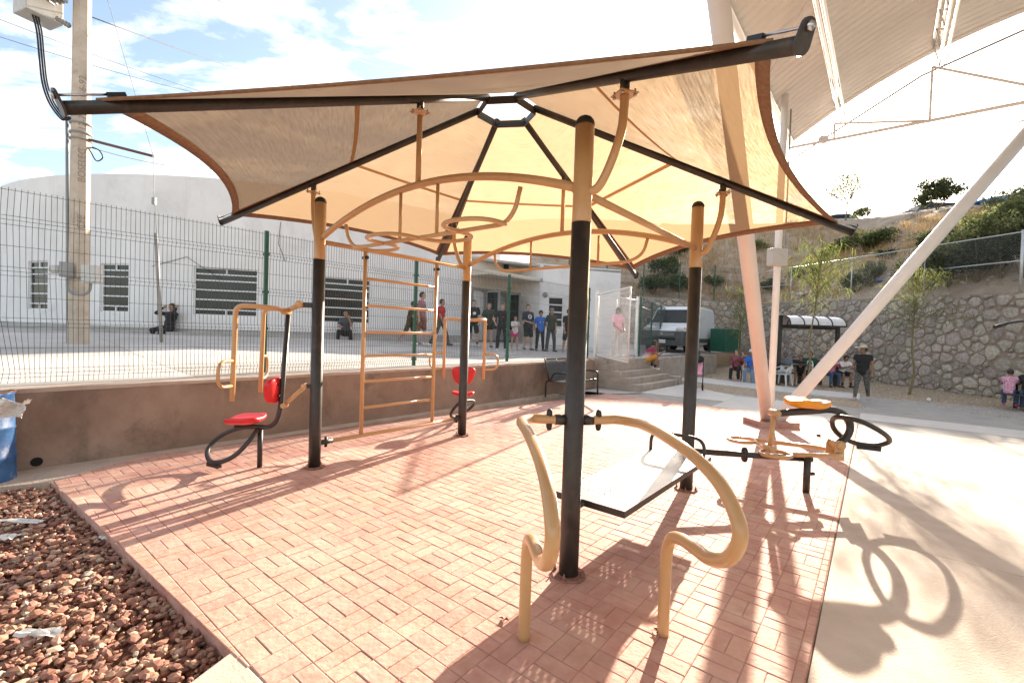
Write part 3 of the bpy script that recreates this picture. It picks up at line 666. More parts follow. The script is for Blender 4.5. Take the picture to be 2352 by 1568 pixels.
# --- ladder between the left and back poles
lb = unit(back-left)
def ld(d, z): return v3(left+lb*d, z)
la = thing('climbing_ladder', ld(1.2, 0), 'tan steel climbing ladder bolted between two shelter poles', 'ladder')
MB().tube([ld(.21, .285), ld(2.25, .285)], .026, 12).build('bottom_rail', M['tan'], la)
for d in (.615, 1.815):
    up_ = MB().tube([ld(d, .30), ld(d, 2.645)], .026, 12).build('upright', M['tan'], la)
    MB().lathe([(.022, -.05), (.022, .05)], ld(d, 2.57), (su[0]*0+lb[1], -lb[0], 0), 10).build('clamp', M['blackcap'], up_)
for z in (.64, .98, 1.31, 1.62, 1.96, 2.305): MB().tube([ld(.63, z), ld(1.80, z)], .019, 10).build('rung', M['tan'], la)
for d0, d1 in ((.06, .215), (2.245, 2.39)):
    MB().tube([ld(d0, .285), ld(d1, .285)], .031, 12).build('collar', M['black'], la); MB().tube([ld((d0+d1)/2, .225), ld((d0+d1)/2, .345)], .018, 10).build('clamp', M['blackcap'], la)
# --- sit-up board between near and right poles
def bp(p, q, z): return v3(near+su*p+sn*q, z)
sb = thing('situp_board', bp(1.1, 0, .44), 'dark steel perforated sit-up board slung between two poles', 'exercise board')
M['board'] = mat('board_steel', (.27, .26, .25), (.36, .35, .33), 6, .34, .05, 160, spec=.8, wear=(.42, .40, .38), wscale=5, rvar=.06)
p0, p1, q0, q1 = .15, 2.14, -.335, .232
def seglist(a, b, zones, hole, gap):
    xs = [(a, None)]; x = a; out = []
    for z0, z1 in zones:
        if x < z0: out.append((x, z0, 0)); x = z0
        while x+hole < z1: out.append((x, x+hole, 1)); out.append((x+hole, x+hole+gap, 0)); x += hole+gap
    out.append((x, b, 0)); return out
bm = MB(); ps = seglist(p0, p1, [(.35, .60), (.98, 1.20), (1.62, 1.84)], .012, .034); qs = seglist(q0, q1, [(q0+.07, q1-.07)], .012, .034); qs2 = seglist(q0, q1, [(q0+.093, q1-.05)], .012, .034)
for i, (a, b, h) in enumerate(ps):
    if h:
        off = .013 if (i//2) % 2 else 0
        for (c, d, h2) in (qs2 if (i//2) % 2 else qs):
            if not h2: bm.add([bp(a, c, .5), bp(b, c, .5), bp(b, d, .5), bp(a, d, .5)], [(0, 1, 2, 3)])
    else: bm.add([bp(a, q0, .5), bp(b, q0, .5), bp(b, q1, .5), bp(a, q1, .5)], [(0, 1, 2, 3)])
bm.build('board_top', M['board'], sb)
sk = MB()
for (a, c, b, d) in ((p0, q0, p1, q0), (p1, q0, p1, q1), (p1, q1, p0, q1), (p0, q1, p0, q0)):
    A, B = bp(a, c, .4985), bp(b, d, .4985); sk.add([A, B, B-arr(0, 0, .048), A-arr(0, 0, .048)], [(0, 1, 2, 3)])
sk.build('skirt', M['black'], sb)
MB().tube([bp(.07, .0, .465), bp(2.38, .0, .465)], .024, 10).build('spine', M['black'], sb)
hd = MB().tube(fillet([bp(1.93, q1-.015, .46), bp(1.93, q1-.015, .70), bp(1.93, q0+.01, .70), bp(1.93, q0+.01, .46)], .16, 8), .017, 10).build('handle', M['black'], sb)
MB().box(bp(1.93, q0-.006, .475), (.09, .02, .06), [v3(su, 0), v3(sn, 0), (0, 0, 1)]).build('bracket', M['black'], sb)
# --- parallel dip bars on the near pole
e_ = unit(-su-sn); sd = arr(-e_[1], e_[0])
dip = thing('dip_bars', v3(near+e_*.65, 0), 'pair of looping tan tube dip bars on the black shelter pole', 'exercise bars')
prof = [(.0, .30, 1.10), (.10, .375, 1.105), (.25, .40, 1.115), (.53, .40, 1.12), (.92, .40, 1.095), (1.17, .40, 1.035), (1.31, .40, .93), (1.325, .40, .84), (1.25, .40, .735), (1.11, .40, .665), (.96, .40, .645), (.82, .40, .625), (.71, .40, .575), (.66, .40, .46), (.655, .40, .25), (.655, .40, 0)]
for s in (-1, 1):
    pts = [v3(near+sd*s*.125, 1.095), v3(near+sd*s*.22, 1.097)]+[v3(near+e_*d+sd*s*w, z) for d, w, z in prof]
    br = MB().tube(smooth(pts, 5), .0325, 16).build('bar', M['tan'], dip)
    MB().tube([v3(near+sd*s*.06, 1.095), v3(near+sd*s*.135, 1.095)], .037, 16).build('collar', M['black'], br)
    MB().superq(v3(near+sd*s*.175, 1.095), (.022, .022, .075), .6, 1).build('clamp', M['blackcap'], br)
# --- seat press stations
def seat_station(P, o, label):
    o = unit(o); sdv = arr(-o[1], o[0]); T = lambda d, s, z: v3(P+o*d+sdv*s, z); O3, S3 = v3(o, 0), v3(sdv, 0)
    t = thing('seat_press', T(.62, 0, 0), label, 'exercise seat')
    MB().box(T(.145, 0, 1.92), (.16, .05, .06), [O3, S3, (0, 0, 1)]).build('bracket', M['black'], t, bevel=.004)
    lk = MB().tube([T(.20, 0, 1.925), T(.36, 0, 1.84)], .030, 12)
    for d, z in ((.20, 1.925), (.36, 1.84)): lk.lathe([(.04, -.075), (.043, -.07), (.043, .07), (.04, .075)], T(d, 0, z), S3, 16)
    lk.build('link', M['tan'], t)
    for s in (-1, 1):
        arm = MB().tube(fillet([T(.34, s*.03, 1.85), T(.42, s*.27, 1.865), T(.58, s*.345, 1.875), T(.755, s*.35, 1.87), T(.765, s*.35, 1.3), T(.775, s*.35, .83)], .14, 7), .027, 12).build('press_arm', M['tan'], t)
        MB().tube(fillet([T(.765, s*.35, 1.275), T(.80, s*.60, 1.275), T(.80, s*.60, 1.0), T(.77, s*.35, 1.0)], .12, 7), .018, 10).build('grip', M['tan'], arm)
    MB().tube(fillet([T(.335, 0, 1.80), T(.40, 0, .66), T(.47, 0, .475), T(.90, 0, .475)], .20, 8), .029, 12).build('spine', M['black'], t)
    MB().tube([T(.62, 0, 0), T(.62, 0, .46)], .028, 12).build('post', M['black'], t)
    # moulded back pad and saddle
    def dback(q):
        w = .78+.42*(q[1]+.15)/.30; return arr(q[0]*w, q[1], q[2]+.035*(q[0]/.19)**2)
    bk = MB().superq(T(.455, 0, .915), (.19, .155, .045), .45, .62, [S3, arr(-.055*o[0], -.055*o[1], .998), O3], dback, 28, 12).build('back_pad', M['redp'], t)
    for s in (-1, 1):
        for z in (.85, .98): MB().ball(T(.40, s*.055, z), .014, 8, 5).build('bolt', M['blackcap'], bk)
    def dseat(q): return arr(q[0], q[1]*(1-.10*q[0]/.2), q[2]+.05*(q[1]/.19)**2+(.04*(q[0]/.2)**2 if q[0] < 0 else 0))
    MB().superq(T(.79, 0, .535), (.20, .19, .035), .45, .6, [O3, S3, (0, 0, 1)], dseat, 28, 12).build('seat', M['redp'], t)
    lp = MB().tube(smooth([T(.66, -.05, .455), T(.86, -.16, .43), T(1.05, -.21, .375), T(1.20, -.19, .28), T(1.235, -.07, .17), T(1.12, .09, .095), T(.95, .18, .115), T(.79, .20, .205), T(.68, .12, .35), T(.64, .03, .45)], 6), .026, 12).build('foot_loop', M['black'], t)
    pd = MB().box(T(1.06, .13, .06), (.20, .05, .035), [unit(O3-S3*.6), unit(S3+O3*.6), (0, 0, 1)])
    for s in (-1, 1): pd.ball(T(1.06+s*.075, .13-s*.045, .085), .022, 8, 5)
    pd.build('pedal', M['blackcap'], lp)
    l2 = MB().tube([T(.12, 0, .97), T(.36, 0, .735)], .024, 12)
    for d, z in ((.13, .965), (.355, .735)): l2.lathe([(.030, -.05), (.033, -.046), (.033, .046), (.030, .05)], T(d, 0, z), S3, 14)
    l2.build('lower_link', M['tan'], t)
    MB().box(T(.09, 0, .97), (.07, .05, .05), [O3, S3, (0, 0, 1)]).build('bracket', M['black'], t, bevel=.003)
    return t
seat_station(left, -su+sn, 'red seat press station facing left on the outer shelter pole')
seat_station(back, su+sn, 'red seat press station behind the ladder, facing the fence')
# --- yellow saddle station on the right pole
o_ = unit(su-sn); s_ = arr(-o_[1], o_[0]); T = lambda d, s, z: v3(right+o_*d+s_*s, z); O3, S3 = v3(o_, 0), v3(s_, 0)
bk = thing('rider_station', T(1.36, 0, 0), 'yellow saddle riding exerciser with black loop handle on the right pole', 'exercise bike')
MB().tube([T(.05, 0, .43), T(1.45, -.05, .36)], .033, 12).build('beam', M['black'], bk)
MB().superq(T(.66, -.02, .40), (.03, .045, .085), .7, .8, [O3, S3, (0, 0, 1)]).build('clamp', M['blackcap'], bk)
MB().tube([T(1.36, -.1, 0), T(1.36, -.1, .40)], .036, 14).build('post', M['black'], bk)
MB().lathe([(.02, 0), (.02, .05)], T(1.395, -.1, .21), O3, 8).build('stop', M['blackcap'], bk)
zf = .42
n1_, f1_ = (gz(1781, 1042, zf)-v3(right, 0))[:2], (gz(1704, 1010, zf)-v3(right, 0))[:2]
def loc(q): return q@o_, q@s_
nd, ns_ = loc(n1_); fd, fs_ = loc(f1_)
kr = loc((gz(1940, 1046, zf)-v3(right, 0))[:2]); kf = loc((gz(1890, 1030, zf)-v3(right, 0))[:2])
fr = MB()
fr.tube([T(nd+.165*math.cos(t), ns_+.145*math.sin(t), zf) for t in np.linspace(0, 2*math.pi, 28, False)], .021, 10, True)
fr.build('foot_ring', M['tan'], bk)
fr = MB(); fr.tube([T(fd+.165*math.cos(t), fs_+.145*math.sin(t), zf) for t in np.linspace(0, 2*math.pi, 28, False)], .021, 10, True); fr.build('foot_ring', M['tan'], bk)
MB().tube(fillet([T(nd+.16, ns_-.03, zf), T(kr[0]-.05, kr[1]-.02, zf), T(kr[0]+.06, (kr[1]+kf[1])/2, zf), T(kf[0], kf[1]+.05, zf), T(fd+.16, fs_+.02, zf)], .12, 8), .026, 12).build('frame_tube', M['tan'], bk)
MB().tube([T(nd+.02, ns_+.12, zf), T(fd+.10, fs_-.12, zf)], .021, 10).build('frame_tube', M['tan'], bk)
lk = MB().tube([T(.97, 0, .47), T(1.01, 0, .87)], .026, 12)
for d, z in ((.97, .47), (1.01, .87)): lk.lathe([(.036, -.07), (.039, -.065), (.039, .065), (.036, .07)], T(d, 0, z), S3, 16)
lk.build('link', M['tan'], bk)
MB().tube(smooth([T(1.04, 0, .865), T(1.25, 0, .885), T(1.50, 0, .905), T(1.68, 0, .92), T(1.83, 0, .885), T(1.93, 0, .79), T(1.95, 0, .69), T(1.90, 0, .59), T(1.79, 0, .52)], 6), .040, 14).build('saddle_tube', M['black'], bk)
pv = MB(); pv.lathe([(.045, -.09), (.05, -.085), (.05, .085), (.045, .09)], T(1.79, 0, .52), S3, 16); pv.build('pivot', M['tan'], bk)
for s in (-.065, .065): MB().extr([(-.06, -.17), (.06, -.17), (.055, .0), (.03, .05), (-.03, .05), (-.055, 0)], T(1.78, s, .52), O3, arr(0, 0, 1), S3, .012).build('pivot_plate', M['tan'], bk)
def dsad(q):
    w = .62+.38*min(1, abs(q[0]-.20)/.34); return arr(q[0], q[1]*w, q[2]+.045*(q[1]/.17)**2*(1 if q[0] < .05 else .2)+.03*(q[0]/.24)**2)
MB().superq(T(1.42, 0, .965), (.245, .19, .04), .45, .65, [O3, S3, (0, 0, 1)], dsad, 30, 12).build('saddle', M['yelp'], bk)
lp = MB().tube(smooth([T(1.77, .05, .79), T(1.70, -.12, .86), T(1.77, -.31, .855), T(1.93, -.37, .775), T(2.10, -.33, .685), T(2.23, -.21, .60), T(2.19, -.09, .535), T(2.06, .01, .53), T(1.94, .08, .58), T(1.84, .10, .675)], 6, True), .027, 12, True).build('foot_loop', M['black'], bk)
pd = MB().box(T(2.14, -.06, .495), (.22, .06, .04), [unit(O3-S3*.75), unit(S3+O3*.75), (0, 0, 1)])
for s in (-1, 1): pd.ball(T(2.14+s*.07, -.06-s*.055, .515), .03, 8, 5)
pd.build('pedal', M['blackcap'], lp)
# ================================================================== building on the terrace
M['glass'] = mat('dark_glass', (.016, .019, .019), (.035, .04, .038), .8, .10, spec=.35)
M['frame_w'] = mat('white_frame', (.70, .69, .67), rough=.5)
M['grey_metal'] = mat('grey_metal', (.22, .22, .21), (.28, .27, .26), 4, .5)
M['dark'] = mat('dark_interior', (.018, .016, .014), (.05, .045, .04), 1.2, .9)
M['plinth'] = mat('plinth_grey', (.36, .33, .30), (.44, .41, .38), 2, .9, .2)
DC, DR = arr(-12., 28.), 13.
def drum(phi, z, r=DR): return arr(DC[0]+r*math.sin(phi), DC[1]-r*math.cos(phi), z)
def hitdrum(x, y):
    d = ray(x, y); a = d[0]**2+d[1]**2; b = -2*(d[:2]@DC); c = DC@DC-DR**2; t = (-b-math.sqrt(b*b-4*a*c))/(2*a); p = CAMP+d*t
    return math.atan2(p[0]-DC[0], DC[1]-p[1]), p[2]
bd = thing('curved_building', drum(0, 1.1), 'long white rendered building with curved front behind the mesh fence', 'building')
wins = []
for x0, x1, y0, y1 in ((65, 110, 599, 711), (232, 296, 605, 717), (445, 593, 616, 726), (744, 852, 639, 742)):
    a, z1 = hitdrum(x0, (y0)); b, _ = hitdrum(x1, y0); xm = (x0+x1)/2
    _, zt = hitdrum(xm, y0); _, zb = hitdrum(xm, y1); wins.append((a, b, zb, zt))
pe, _ = hitdrum(1076, 700)
phis = sorted(set([rad(-75)+k*rad(3) for k in range(0, 48) if rad(-75)+k*rad(3) < pe-.01]+[pe]+[w[i] for w in wins for i in (0, 1)]))
zs = sorted(set([1.0, 1.6, 6.35]+[w[i] for w in wins for i in (2, 3)]))
wl = MB()
for i in range(len(phis)-1):
    for j in range(len(zs)-1):
        pm, zm = (phis[i]+phis[i+1])/2, (zs[j]+zs[j+1])/2
        if any(w[0] < pm < w[1] and w[2] < zm < w[3] for w in wins): continue
        wl.add([drum(phis[i], zs[j]), drum(phis[i+1], zs[j]), drum(phis[i+1], zs[j+1]), drum(phis[i], zs[j+1])], [(0, 1, 2, 3)])
for i in range(len(phis)-1): wl.add([drum(phis[i], 6.35), drum(phis[i+1], 6.35), drum(phis[i+1], 6.35, DR-.3), drum(phis[i], 6.35, DR-.3)], [(0, 1, 2, 3)])
wl.add([drum(pe, 1.), drum(pe, 1., DR-6), drum(pe, 6.35, DR-6), drum(pe, 6.35)], [(0, 1, 2, 3)])
# rear of the drum so that it stays solid from elsewhere
ring = [pe+(2*math.pi-pe-rad(75))*k/24 for k in range(25)]
for k in range(24): wl.add([drum(ring[k], 1.), drum(ring[k+1], 1.), drum(ring[k+1], 6.35), drum(ring[k], 6.35)], [(0, 1, 2, 3)])
wl.add([drum(2*math.pi*k/36, 6.1, DR-.25) for k in range(36)], [tuple(range(36))])
wl.build('wall', M['white'], bd)
for a, b, zb, zt in wins:
    wf = MB(); D_ = .10
    for p in (a, b): wf.add([drum(p, zb), drum(p, zt), drum(p, zt, DR-D_), drum(p, zb, DR-D_)], [(0, 1, 2, 3)])
    for z in (zb, zt): wf.add([drum(a, z), drum(b, z), drum(b, z, DR-D_), drum(a, z, DR-D_)], [(0, 1, 2, 3)])
    win = wf.build('window', M['white'], bd); n = 2; H = zt-zb; P0, P1 = drum(a, 0, DR-.07), drum(b, 0, DR-.07); ax = unit(P1-P0); nn = arr(ax[1], -ax[0], 0); W = np.linalg.norm(P1-P0)
    rows = [0, .13, .335, .535, .735, .865, 1]
    for r in rows: MB().box((P0+P1)/2+arr(0, 0, zb+r*H+(.02 if r == 0 else -.02 if r == 1 else 0)), (W, .05, .05 if r in (0, 1) else .042), [ax, nn, (0, 0, 1)]).build('bar', M['frame_w'], win)
    for x in (.02, W-.02): MB().box(P0+ax*x+nn*.003+arr(0, 0, zb+H/2), (.045, .05, H-.004), [ax, nn, (0, 0, 1)]).build('jamb', M['frame_w'], win)
    for k in range(6):
        za, zc = zb+rows[k]*H+.02, zb+rows[k+1]*H-.02
        split = k in (0, 5)
        for h in ((0, .5), (.5, 1)) if split else ((0, 1),):
            tl = random.uniform(-.02, .02)
            MB().box(P0+ax*(h[0]+h[1])/2*W-nn*.02+arr(0, 0, (za+zc)/2), (W*(h[1]-h[0])-.03, .006, zc-za+.01), [unit(ax+nn*tl), unit(nn-ax*tl), (0, 0, 1)]).build('pane', M['glass'], win)
        if split: MB().box((P0+P1)/2+nn*.002+arr(0, 0, (za+zc)/2), (.05, .048, zc-za), [ax, nn, (0, 0, 1)]).build('mullion', M['frame_w'], win)
pl = MB()
for i in range(len(phis)-1):
    for r, z0, z1 in ((DR+.02, 1.0, 1.42), (DR+.55, 1.0, 1.30)):
        pl.add([drum(phis[i], z0, r), drum(phis[i+1], z0, r), drum(phis[i+1], z1, r), drum(phis[i], z1, r)], [(0, 1, 2, 3)])
        pl.add([drum(phis[i], z1, r), drum(phis[i+1], z1, r), drum(phis[i+1], z1, DR-.01), drum(phis[i], z1, DR-.01)], [(0, 1, 2, 3)])
pl.build('plinth', M['plinth'], bd)
# wall cables and brackets seen on the white front
for pts in ([(505, 640), (430, 590), (350, 612)], [(645, 510), (640, 560), (655, 600)]):
    q = [drum(hitdrum(*p)[0], hitdrum(*p)[1], DR+.03) for p in pts]; MB().tube(q, .008, 6).build('wall_cable', M['blackcap'], bd)
# porch with doors, right wing
E0 = drum(pe, 0)[:2]; wdir = arr(math.cos(rad(47)), math.sin(rad(47))); wn = arr(wdir[1], -wdir[0])
E1 = E0+wdir*3.45; E2 = E1+wn*1.25; E3 = E2+arr(math.cos(rad(17)), math.sin(rad(17)))*4.05; E4 = E3+arr(-.3, 1)*8
def wall2(mb, A, B, z0, z1, th=.2):
    d = unit(B-A); n_ = arr(-d[1], d[0]); c = (A+B)/2+n_*th/2; mb.box(v3(c, (z0+z1)/2), (np.linalg.norm(B-A), th, z1-z0), [v3(d, 0), v3(n_, 0), (0, 0, 1)])
pw = MB(); ZT = 3.52
wall2(pw, E0+wdir*.0, E0+wdir*.18, 1.0, 4.9); wall2(pw, E0+wdir*.185, E0+wdir*3.0, ZT, 4.9); wall2(pw, E0+wdir*3.005, E1, 1., 4.9)
pw.build('porch_wall', M['cream'], bd)
rwg = MB(); d3 = unit(E3-E2); WL = np.linalg.norm(E3-E2)
wall2(rwg, E2+wn*0, E1-wn*.01, 1., 4.85, .18)
w0, w1 = .34, 1.02
wall2(rwg, E2, E2+d3*w0, 1., 4.85); wall2(rwg, E2+d3*w1, E3, 1., 4.85); wall2(rwg, E2+d3*(w0+.002), E2+d3*(w1-.002), 1., 1.9); wall2(rwg, E2+d3*(w0+.002), E2+d3*(w1-.002), 3.35, 4.85)
wall2(rwg, E3, E4, 1., 4.845)
rwg.build('wing_wall', M['white'], bd)
sw = MB().box(v3(E2+d3*(w0+w1)/2-arr(0, 0), 0)+arr(0, .06, 2.62), (w1-w0-.02, .02, 1.4), [v3(d3, 0), v3(arr(-d3[1], d3[0]), 0), (0, 0, 1)]).build('window', M['glass'], bd)
for k in range(5): MB().box(v3(E2+d3*(w0+w1)/2, 0)+arr(0, .035, 1.95+k*.345), (w1-w0-.01, .04, .06), [v3(d3, 0), v3(arr(-d3[1], d3[0]), 0), (0, 0, 1)]).build('bar', M['frame_w'], sw)
rf = MB(); rf.prism([E0+wn*.0, E1, E2, E2-wdir*3.45-arr(.0, .0)], 4.0, 4.16); rf.build('porch_roof', M['cream'], bd)
rt_ = MB(); rt_.prism([E0, E2, E3, E4, E0+arr(-1, 8)], 4.70, 4.8); rt_.build('roof', M['plinth'], bd)
sv = MB()
for s0 in (.2, 1.0, 2.0): pass
dk = MB(); wall2(dk, E0+wdir*.1-wn*1.3, E0+wdir*3.1-wn*1.3, 1., 3.7, .1); dk.add([v3(E0+wdir*.15-wn*1.3, 1.21), v3(E0+wdir*3.05-wn*1.3, 1.21), v3(E0+wdir*3.05, 1.21), v3(E0+wdir*.15, 1.21)], [(0, 1, 2, 3)])
dk.add([v3(E0+wdir*.15-wn*1.3, 3.56), v3(E0+wdir*3.05-wn*1.3, 3.56), v3(E0+wdir*3.05-wn*.2, 3.56), v3(E0+wdir*.15-wn*.2, 3.56)], [(0, 1, 2, 3)])
for s0 in (.12, 3.06): wall2(dk, E0+wdir*s0-wn*1.3, E0+wdir*(s0+.01)-wn*.2, 1., 3.6, .05)
dk.build('entrance_hall', M['dark'], bd)
for s0 in (.19, .95, 1.62, 2.28, 2.98): MB().box(v3(E0+wdir*s0+wn*.01, 2.36), (.06, .08, 2.28), [v3(wdir, 0), v3(wn, 0), (0, 0, 1)]).build('door_post', M['grey_metal'], bd)
MB().box(v3(E0+wdir*1.6+wn*.02, 3.47), (2.85, .07, .07), [v3(wdir, 0), v3(wn, 0), (0, 0, 1)]).build('door_header', M['grey_metal'], bd)
for s0, an in ((.98, 80), (2.30, 75)):
    dd = arr(wdir[0]*math.cos(rad(-an))-wdir[1]*math.sin(rad(-an)), wdir[0]*math.sin(rad(-an))+wdir[1]*math.cos(rad(-an)))
    c = E0+wdir*s0+wn*.06+dd*.36
    lf = MB().box(v3(c, 2.35), (.72, .04, 2.2), [v3(dd, 0), v3(arr(-dd[1], dd[0]), 0), (0, 0, 1)]).build('door', M['grey_metal'], bd)
    MB().box(v3(c, 2.55), (.56, .05, 1.6), [v3(dd, 0), v3(arr(-dd[1], dd[0]), 0), (0, 0, 1)]).build('pane', M['glass'], lf)
MB().lathe([(.0, 0), (.12, .0), (.13, .05), (.09, .09), (0, .10)], v3(E2+d3*.12-arr(-d3[1], d3[0])*.005, 3.42), (d3[1], -d3[0], 0), 14).build('bulkhead_lamp', M['grey_metal'], bd)
MB().box(v3(E0+wdir*2.0+wn*.25, 4.62), (.16, .18, .22), [v3(wdir, 0), v3(wn, 0), (0, 0, 1)]).build('floodlight', M['blackcap'], bd)
# ================================================================== welded mesh fence, gate
M['green'] = mat('green_post', (.012, .085, .05), (.02, .11, .065), 6, .5, wear=(.04, .10, .07), wscale=9)
M['wire'] = mat('green_wire', (.035, .05, .045), (.06, .07, .065), 30, .5)
M['wirew'] = mat('white_wire', (.72, .70, .67), rough=.5)
def wirepanel(A, B, h, pitch=.05, folds=(.13, .72, 1.30, 1.88), r=.0023, bend=None, base=0, nrm=None):
    """welded wire panel from A to B (3d feet) with V folds, numpy V,F"""
    A, B = np.asarray(A, float), np.asarray(B, float); d = (B-A); Ln = np.hypot(d[0], d[1]); dh = d/Ln; nn = arr(dh[1], -dh[0], 0) if nrm is None else nrm
    zs_ = [.0]
    for f in folds: zs_ += [f-.05, f, f+.05]
    zs_ += [h+.03]; off = {f: .035 for f in folds}
    prof_ = [(z, off.get(z, 0.)) for z in zs_]
    V = []; F = []; n = 0; k = int(Ln/pitch)
    sq = [(-r, -r), (r, -r), (r, r), (-r, r)]
    def P(s, z, o): return bend(A+dh*s+arr(0, 0, z)+nn*o, s, z) if bend else A+dh*s+arr(0, 0, z)+nn*o
    for i in range(k+1):
        s = (i+.5)*Ln/(k+1)
        for (z, o) in prof_:
            c = P(s, z, o)
            for a, b in sq: V.append(c+dh*a*1.0+nn*b)
        m = len(prof_)
        for j in range(m-1):
            for q in range(4): F.append((n+j*4+q, n+j*4+(q+1) % 4, n+(j+1)*4+(q+1) % 4, n+(j+1)*4+q))
        n += m*4
    hz = []
    for f in folds: hz += [(f-.05, 0), (f, .035), (f+.05, 0)]
    lo = [0.]+[f for f in folds]
    for a, b in zip([.02]+[f+.05 for f in folds], [f-.05 for f in folds]+[h-.01]):
        c = max(1, round((b-a)/.2))
        for q in range(1, c): hz.append((a+(b-a)*q/c, 0))
    hz += [(.015, 0), (h, 0)]
    for z, o in hz:
        ss = np.linspace(0, Ln, 2 if not bend else 40)
        for s in ss:
            c = P(s, z, o+.004)
            for a, b in sq: V.append(c+arr(0, 0, 1)*a+nn*b)
        m = len(ss)
        for j in range(m-1):
            for q in range(4): F.append((n+j*4+q, n+j*4+(q+1) % 4, n+(j+1)*4+(q+1) % 4, n+(j+1)*4+q))
        n += m*4
    return np.array(V), np.array(F)
fz = .885
fp = [gz(x, y, fz) for x, y in ((-210, 905), (606, 857), (950, 841), (1164, 831), (1348, 823.5))]
d_ = unit(fp[4]-fp[1]); 
fp[0] = fp[1]-d_*2.9
fn = thing('mesh_fence', fp[2], 'green welded mesh fence on top of the low brown wall', 'fence')
def post(p, h, par, w=.055, m='green'):
    po = MB().box(p+arr(0, 0, h/2), (w, w, h), [arr(d_[0], d_[1], 0), arr(d_[1], -d_[0], 0), (0, 0, 1)]).build('post', M[m], par, bevel=.004)
    for z in (.15, .72, 1.3, 1.9):
        if z < h: MB().box(p+arr(0, 0, z), (w+.022, w+.022, .045), [arr(d_[0], d_[1], 0), arr(d_[1], -d_[0], 0), (0, 0, 1)]).build('clamp', M[m], po)
    return po
def bent(c, s, z):
    w = .5*max(0, 1-s/.9)**1.4*(1 if z < 1.25 else .3); t = math.sin(z*5+s*9)*.05*w; return c+arr(d_[0], d_[1], 0)*(t+.10*w*math.sin(z*2.4+1))+arr(d_[1], -d_[0], 0)*(.10*w*math.sin(z*3+s*3))
for i in range(4):
    A, B = fp[i]+d_*.035, fp[i+1]-d_*.035
    if i == 0: A = fp[1]-d_*2.9
    V, F = wirepanel(A, B, 2.22, bend=(lambda c, s, z: bent(c, s, z)) if i == 0 else None)
    kind(npmesh('wire_panel', V, F, M['wire'], fn), 'stuff')
for i in range(1, 5): post(fp[i], 2.27, fn)
# fence right of the gate, in front of the van
g1, g2 = gz(1366, 820.5, .9), gz(1460, 818, .9)
fr_pts = [gz(1467, 817, .9), gz(1531, 806, .9), gz(1620, 800, .9), gz(1655, 801, .9)]
gd = unit(fr_pts[1]-fr_pts[0]); ln = np.linalg.norm(fr_pts[1]-fr_pts[0])
fr_pts = [fr_pts[0]+gd*k*2.55 for k in range(5)]
fr_pts = [v3(p, .89) for p in fr_pts]
fn2 = thing('mesh_fence', fr_pts[1], 'green welded mesh fence between the white gate and the parked van', 'fence')
for i in range(4):
    V, F = wirepanel(fr_pts[i], fr_pts[i+1], 2.22, pitch=.06, r=.0026); kind(npmesh('wire_panel', V, F, M['wire'], fn2), 'stuff')
for p in fr_pts: post(p, 2.27, fn2)
# white double gate, both leaves ajar
M['whitep'] = mat('white_paint', (.70, .68, .65), (.76, .74, .71), 5, .4)
gt = thing('white_gate', (g1+g2)/2, 'white mesh double gate standing ajar at the head of the steps', 'gate')
for p in (g1, g2): MB().box(p+arr(0, 0, 1.12), (.08, .08, 2.24), [arr(d_[0], d_[1], 0), arr(d_[1], -d_[0], 0), (0, 0, 1)]).build('gate_post', M['whitep'], gt)
def leaf(A, B, h):
    d = unit((B-A)[:2]); L_ = np.linalg.norm((B-A)[:2]); fr = MB()
    A, B = v3(A, A[2]+.05), v3(B, A[2]+.05)
    for q in (A, B): fr.tube([q, q+arr(0, 0, h)], .027, 8)
    for z in (.0, h): fr.tube([A+arr(0, 0, z), B+arr(0, 0, z)], .027, 8)
    lf = fr.build('leaf_frame', M['whitep'], gt); V, F = wirepanel(A+v3(d, 0)*.03, B-v3(d, 0)*.03, h-.02, .055, r=.0024); kind(npmesh('leaf_mesh', V, F, M['wirew'], lf), 'stuff'); return lf
l1 = leaf(g1+arr(.05, 0, 0), v3(gy(1442, 823, 12.55), .9), 2.05)
l2 = leaf(g2+arr(-.04, .03, 0), v3(gy(1412, 812, 16.1), .92), 2.05)
ch = MB()
for k in range(9): 
    q = gy(1438+k*2.2, 728+10*math.sin(k*.5)+(k > 5)*(k-5)*14, 12.9); ch.tube([q+arr(0, 0, .025), q-arr(0, 0, .025)], .012, 6)
ch.build('chain', M['grey_metal'], gt)
for z in (.25, 1.85): MB().box(g2+arr(-.06, -.02, z), (.10, .03, .05)).build('hinge', M['bolt'], gt)
tag(MB().ball(gz(1346, 826, .9)*arr(1, 1, 0)+arr(.12, -.1, .93), (.09, .07, .055), 10, 6).build('stone', M['coping']), 'rounded stone lying on the wall end beside the gate', 'stone')
# ================================================================== utility pole
M['polec'] = mat('pole_concrete', (.44, .37, .29), (.54, .46, .37), 5, .9, .25, 60, wear=(.36, .30, .24), wscale=3)
M['xfmr'] = mat('transformer_paint', (.44, .43, .40), (.50, .49, .46), 4, .5, wear=(.38, .34, .28), wscale=6)
M['cable'] = mat('black_cable', (.012, .012, .013), rough=.6)
UP = gz(180, 792, 1.10); UP[2] = terz(UP[0], UP[1])
upo = thing('utility_pole', UP, 'octagonal concrete utility pole with transformer behind the mesh fence', 'utility pole')
hh = 10.2
sh_ = MB(); V = []; F = []
for i in range(6):
    z = hh*i/5; r = .178-.0045*z
    for k in range(8): V.append(UP+arr(r*math.cos(rad(22.5+45*k+8)), r*math.sin(rad(22.5+45*k+8)), z-.02))
for i in range(5):
    for k in range(8): F.append((i*8+k, i*8+(k+1) % 8, (i+1)*8+(k+1) % 8, (i+1)*8+k))
F.append(tuple(range(40, 48))); sh_.add(V, F).build('shaft', M['polec'], upo)
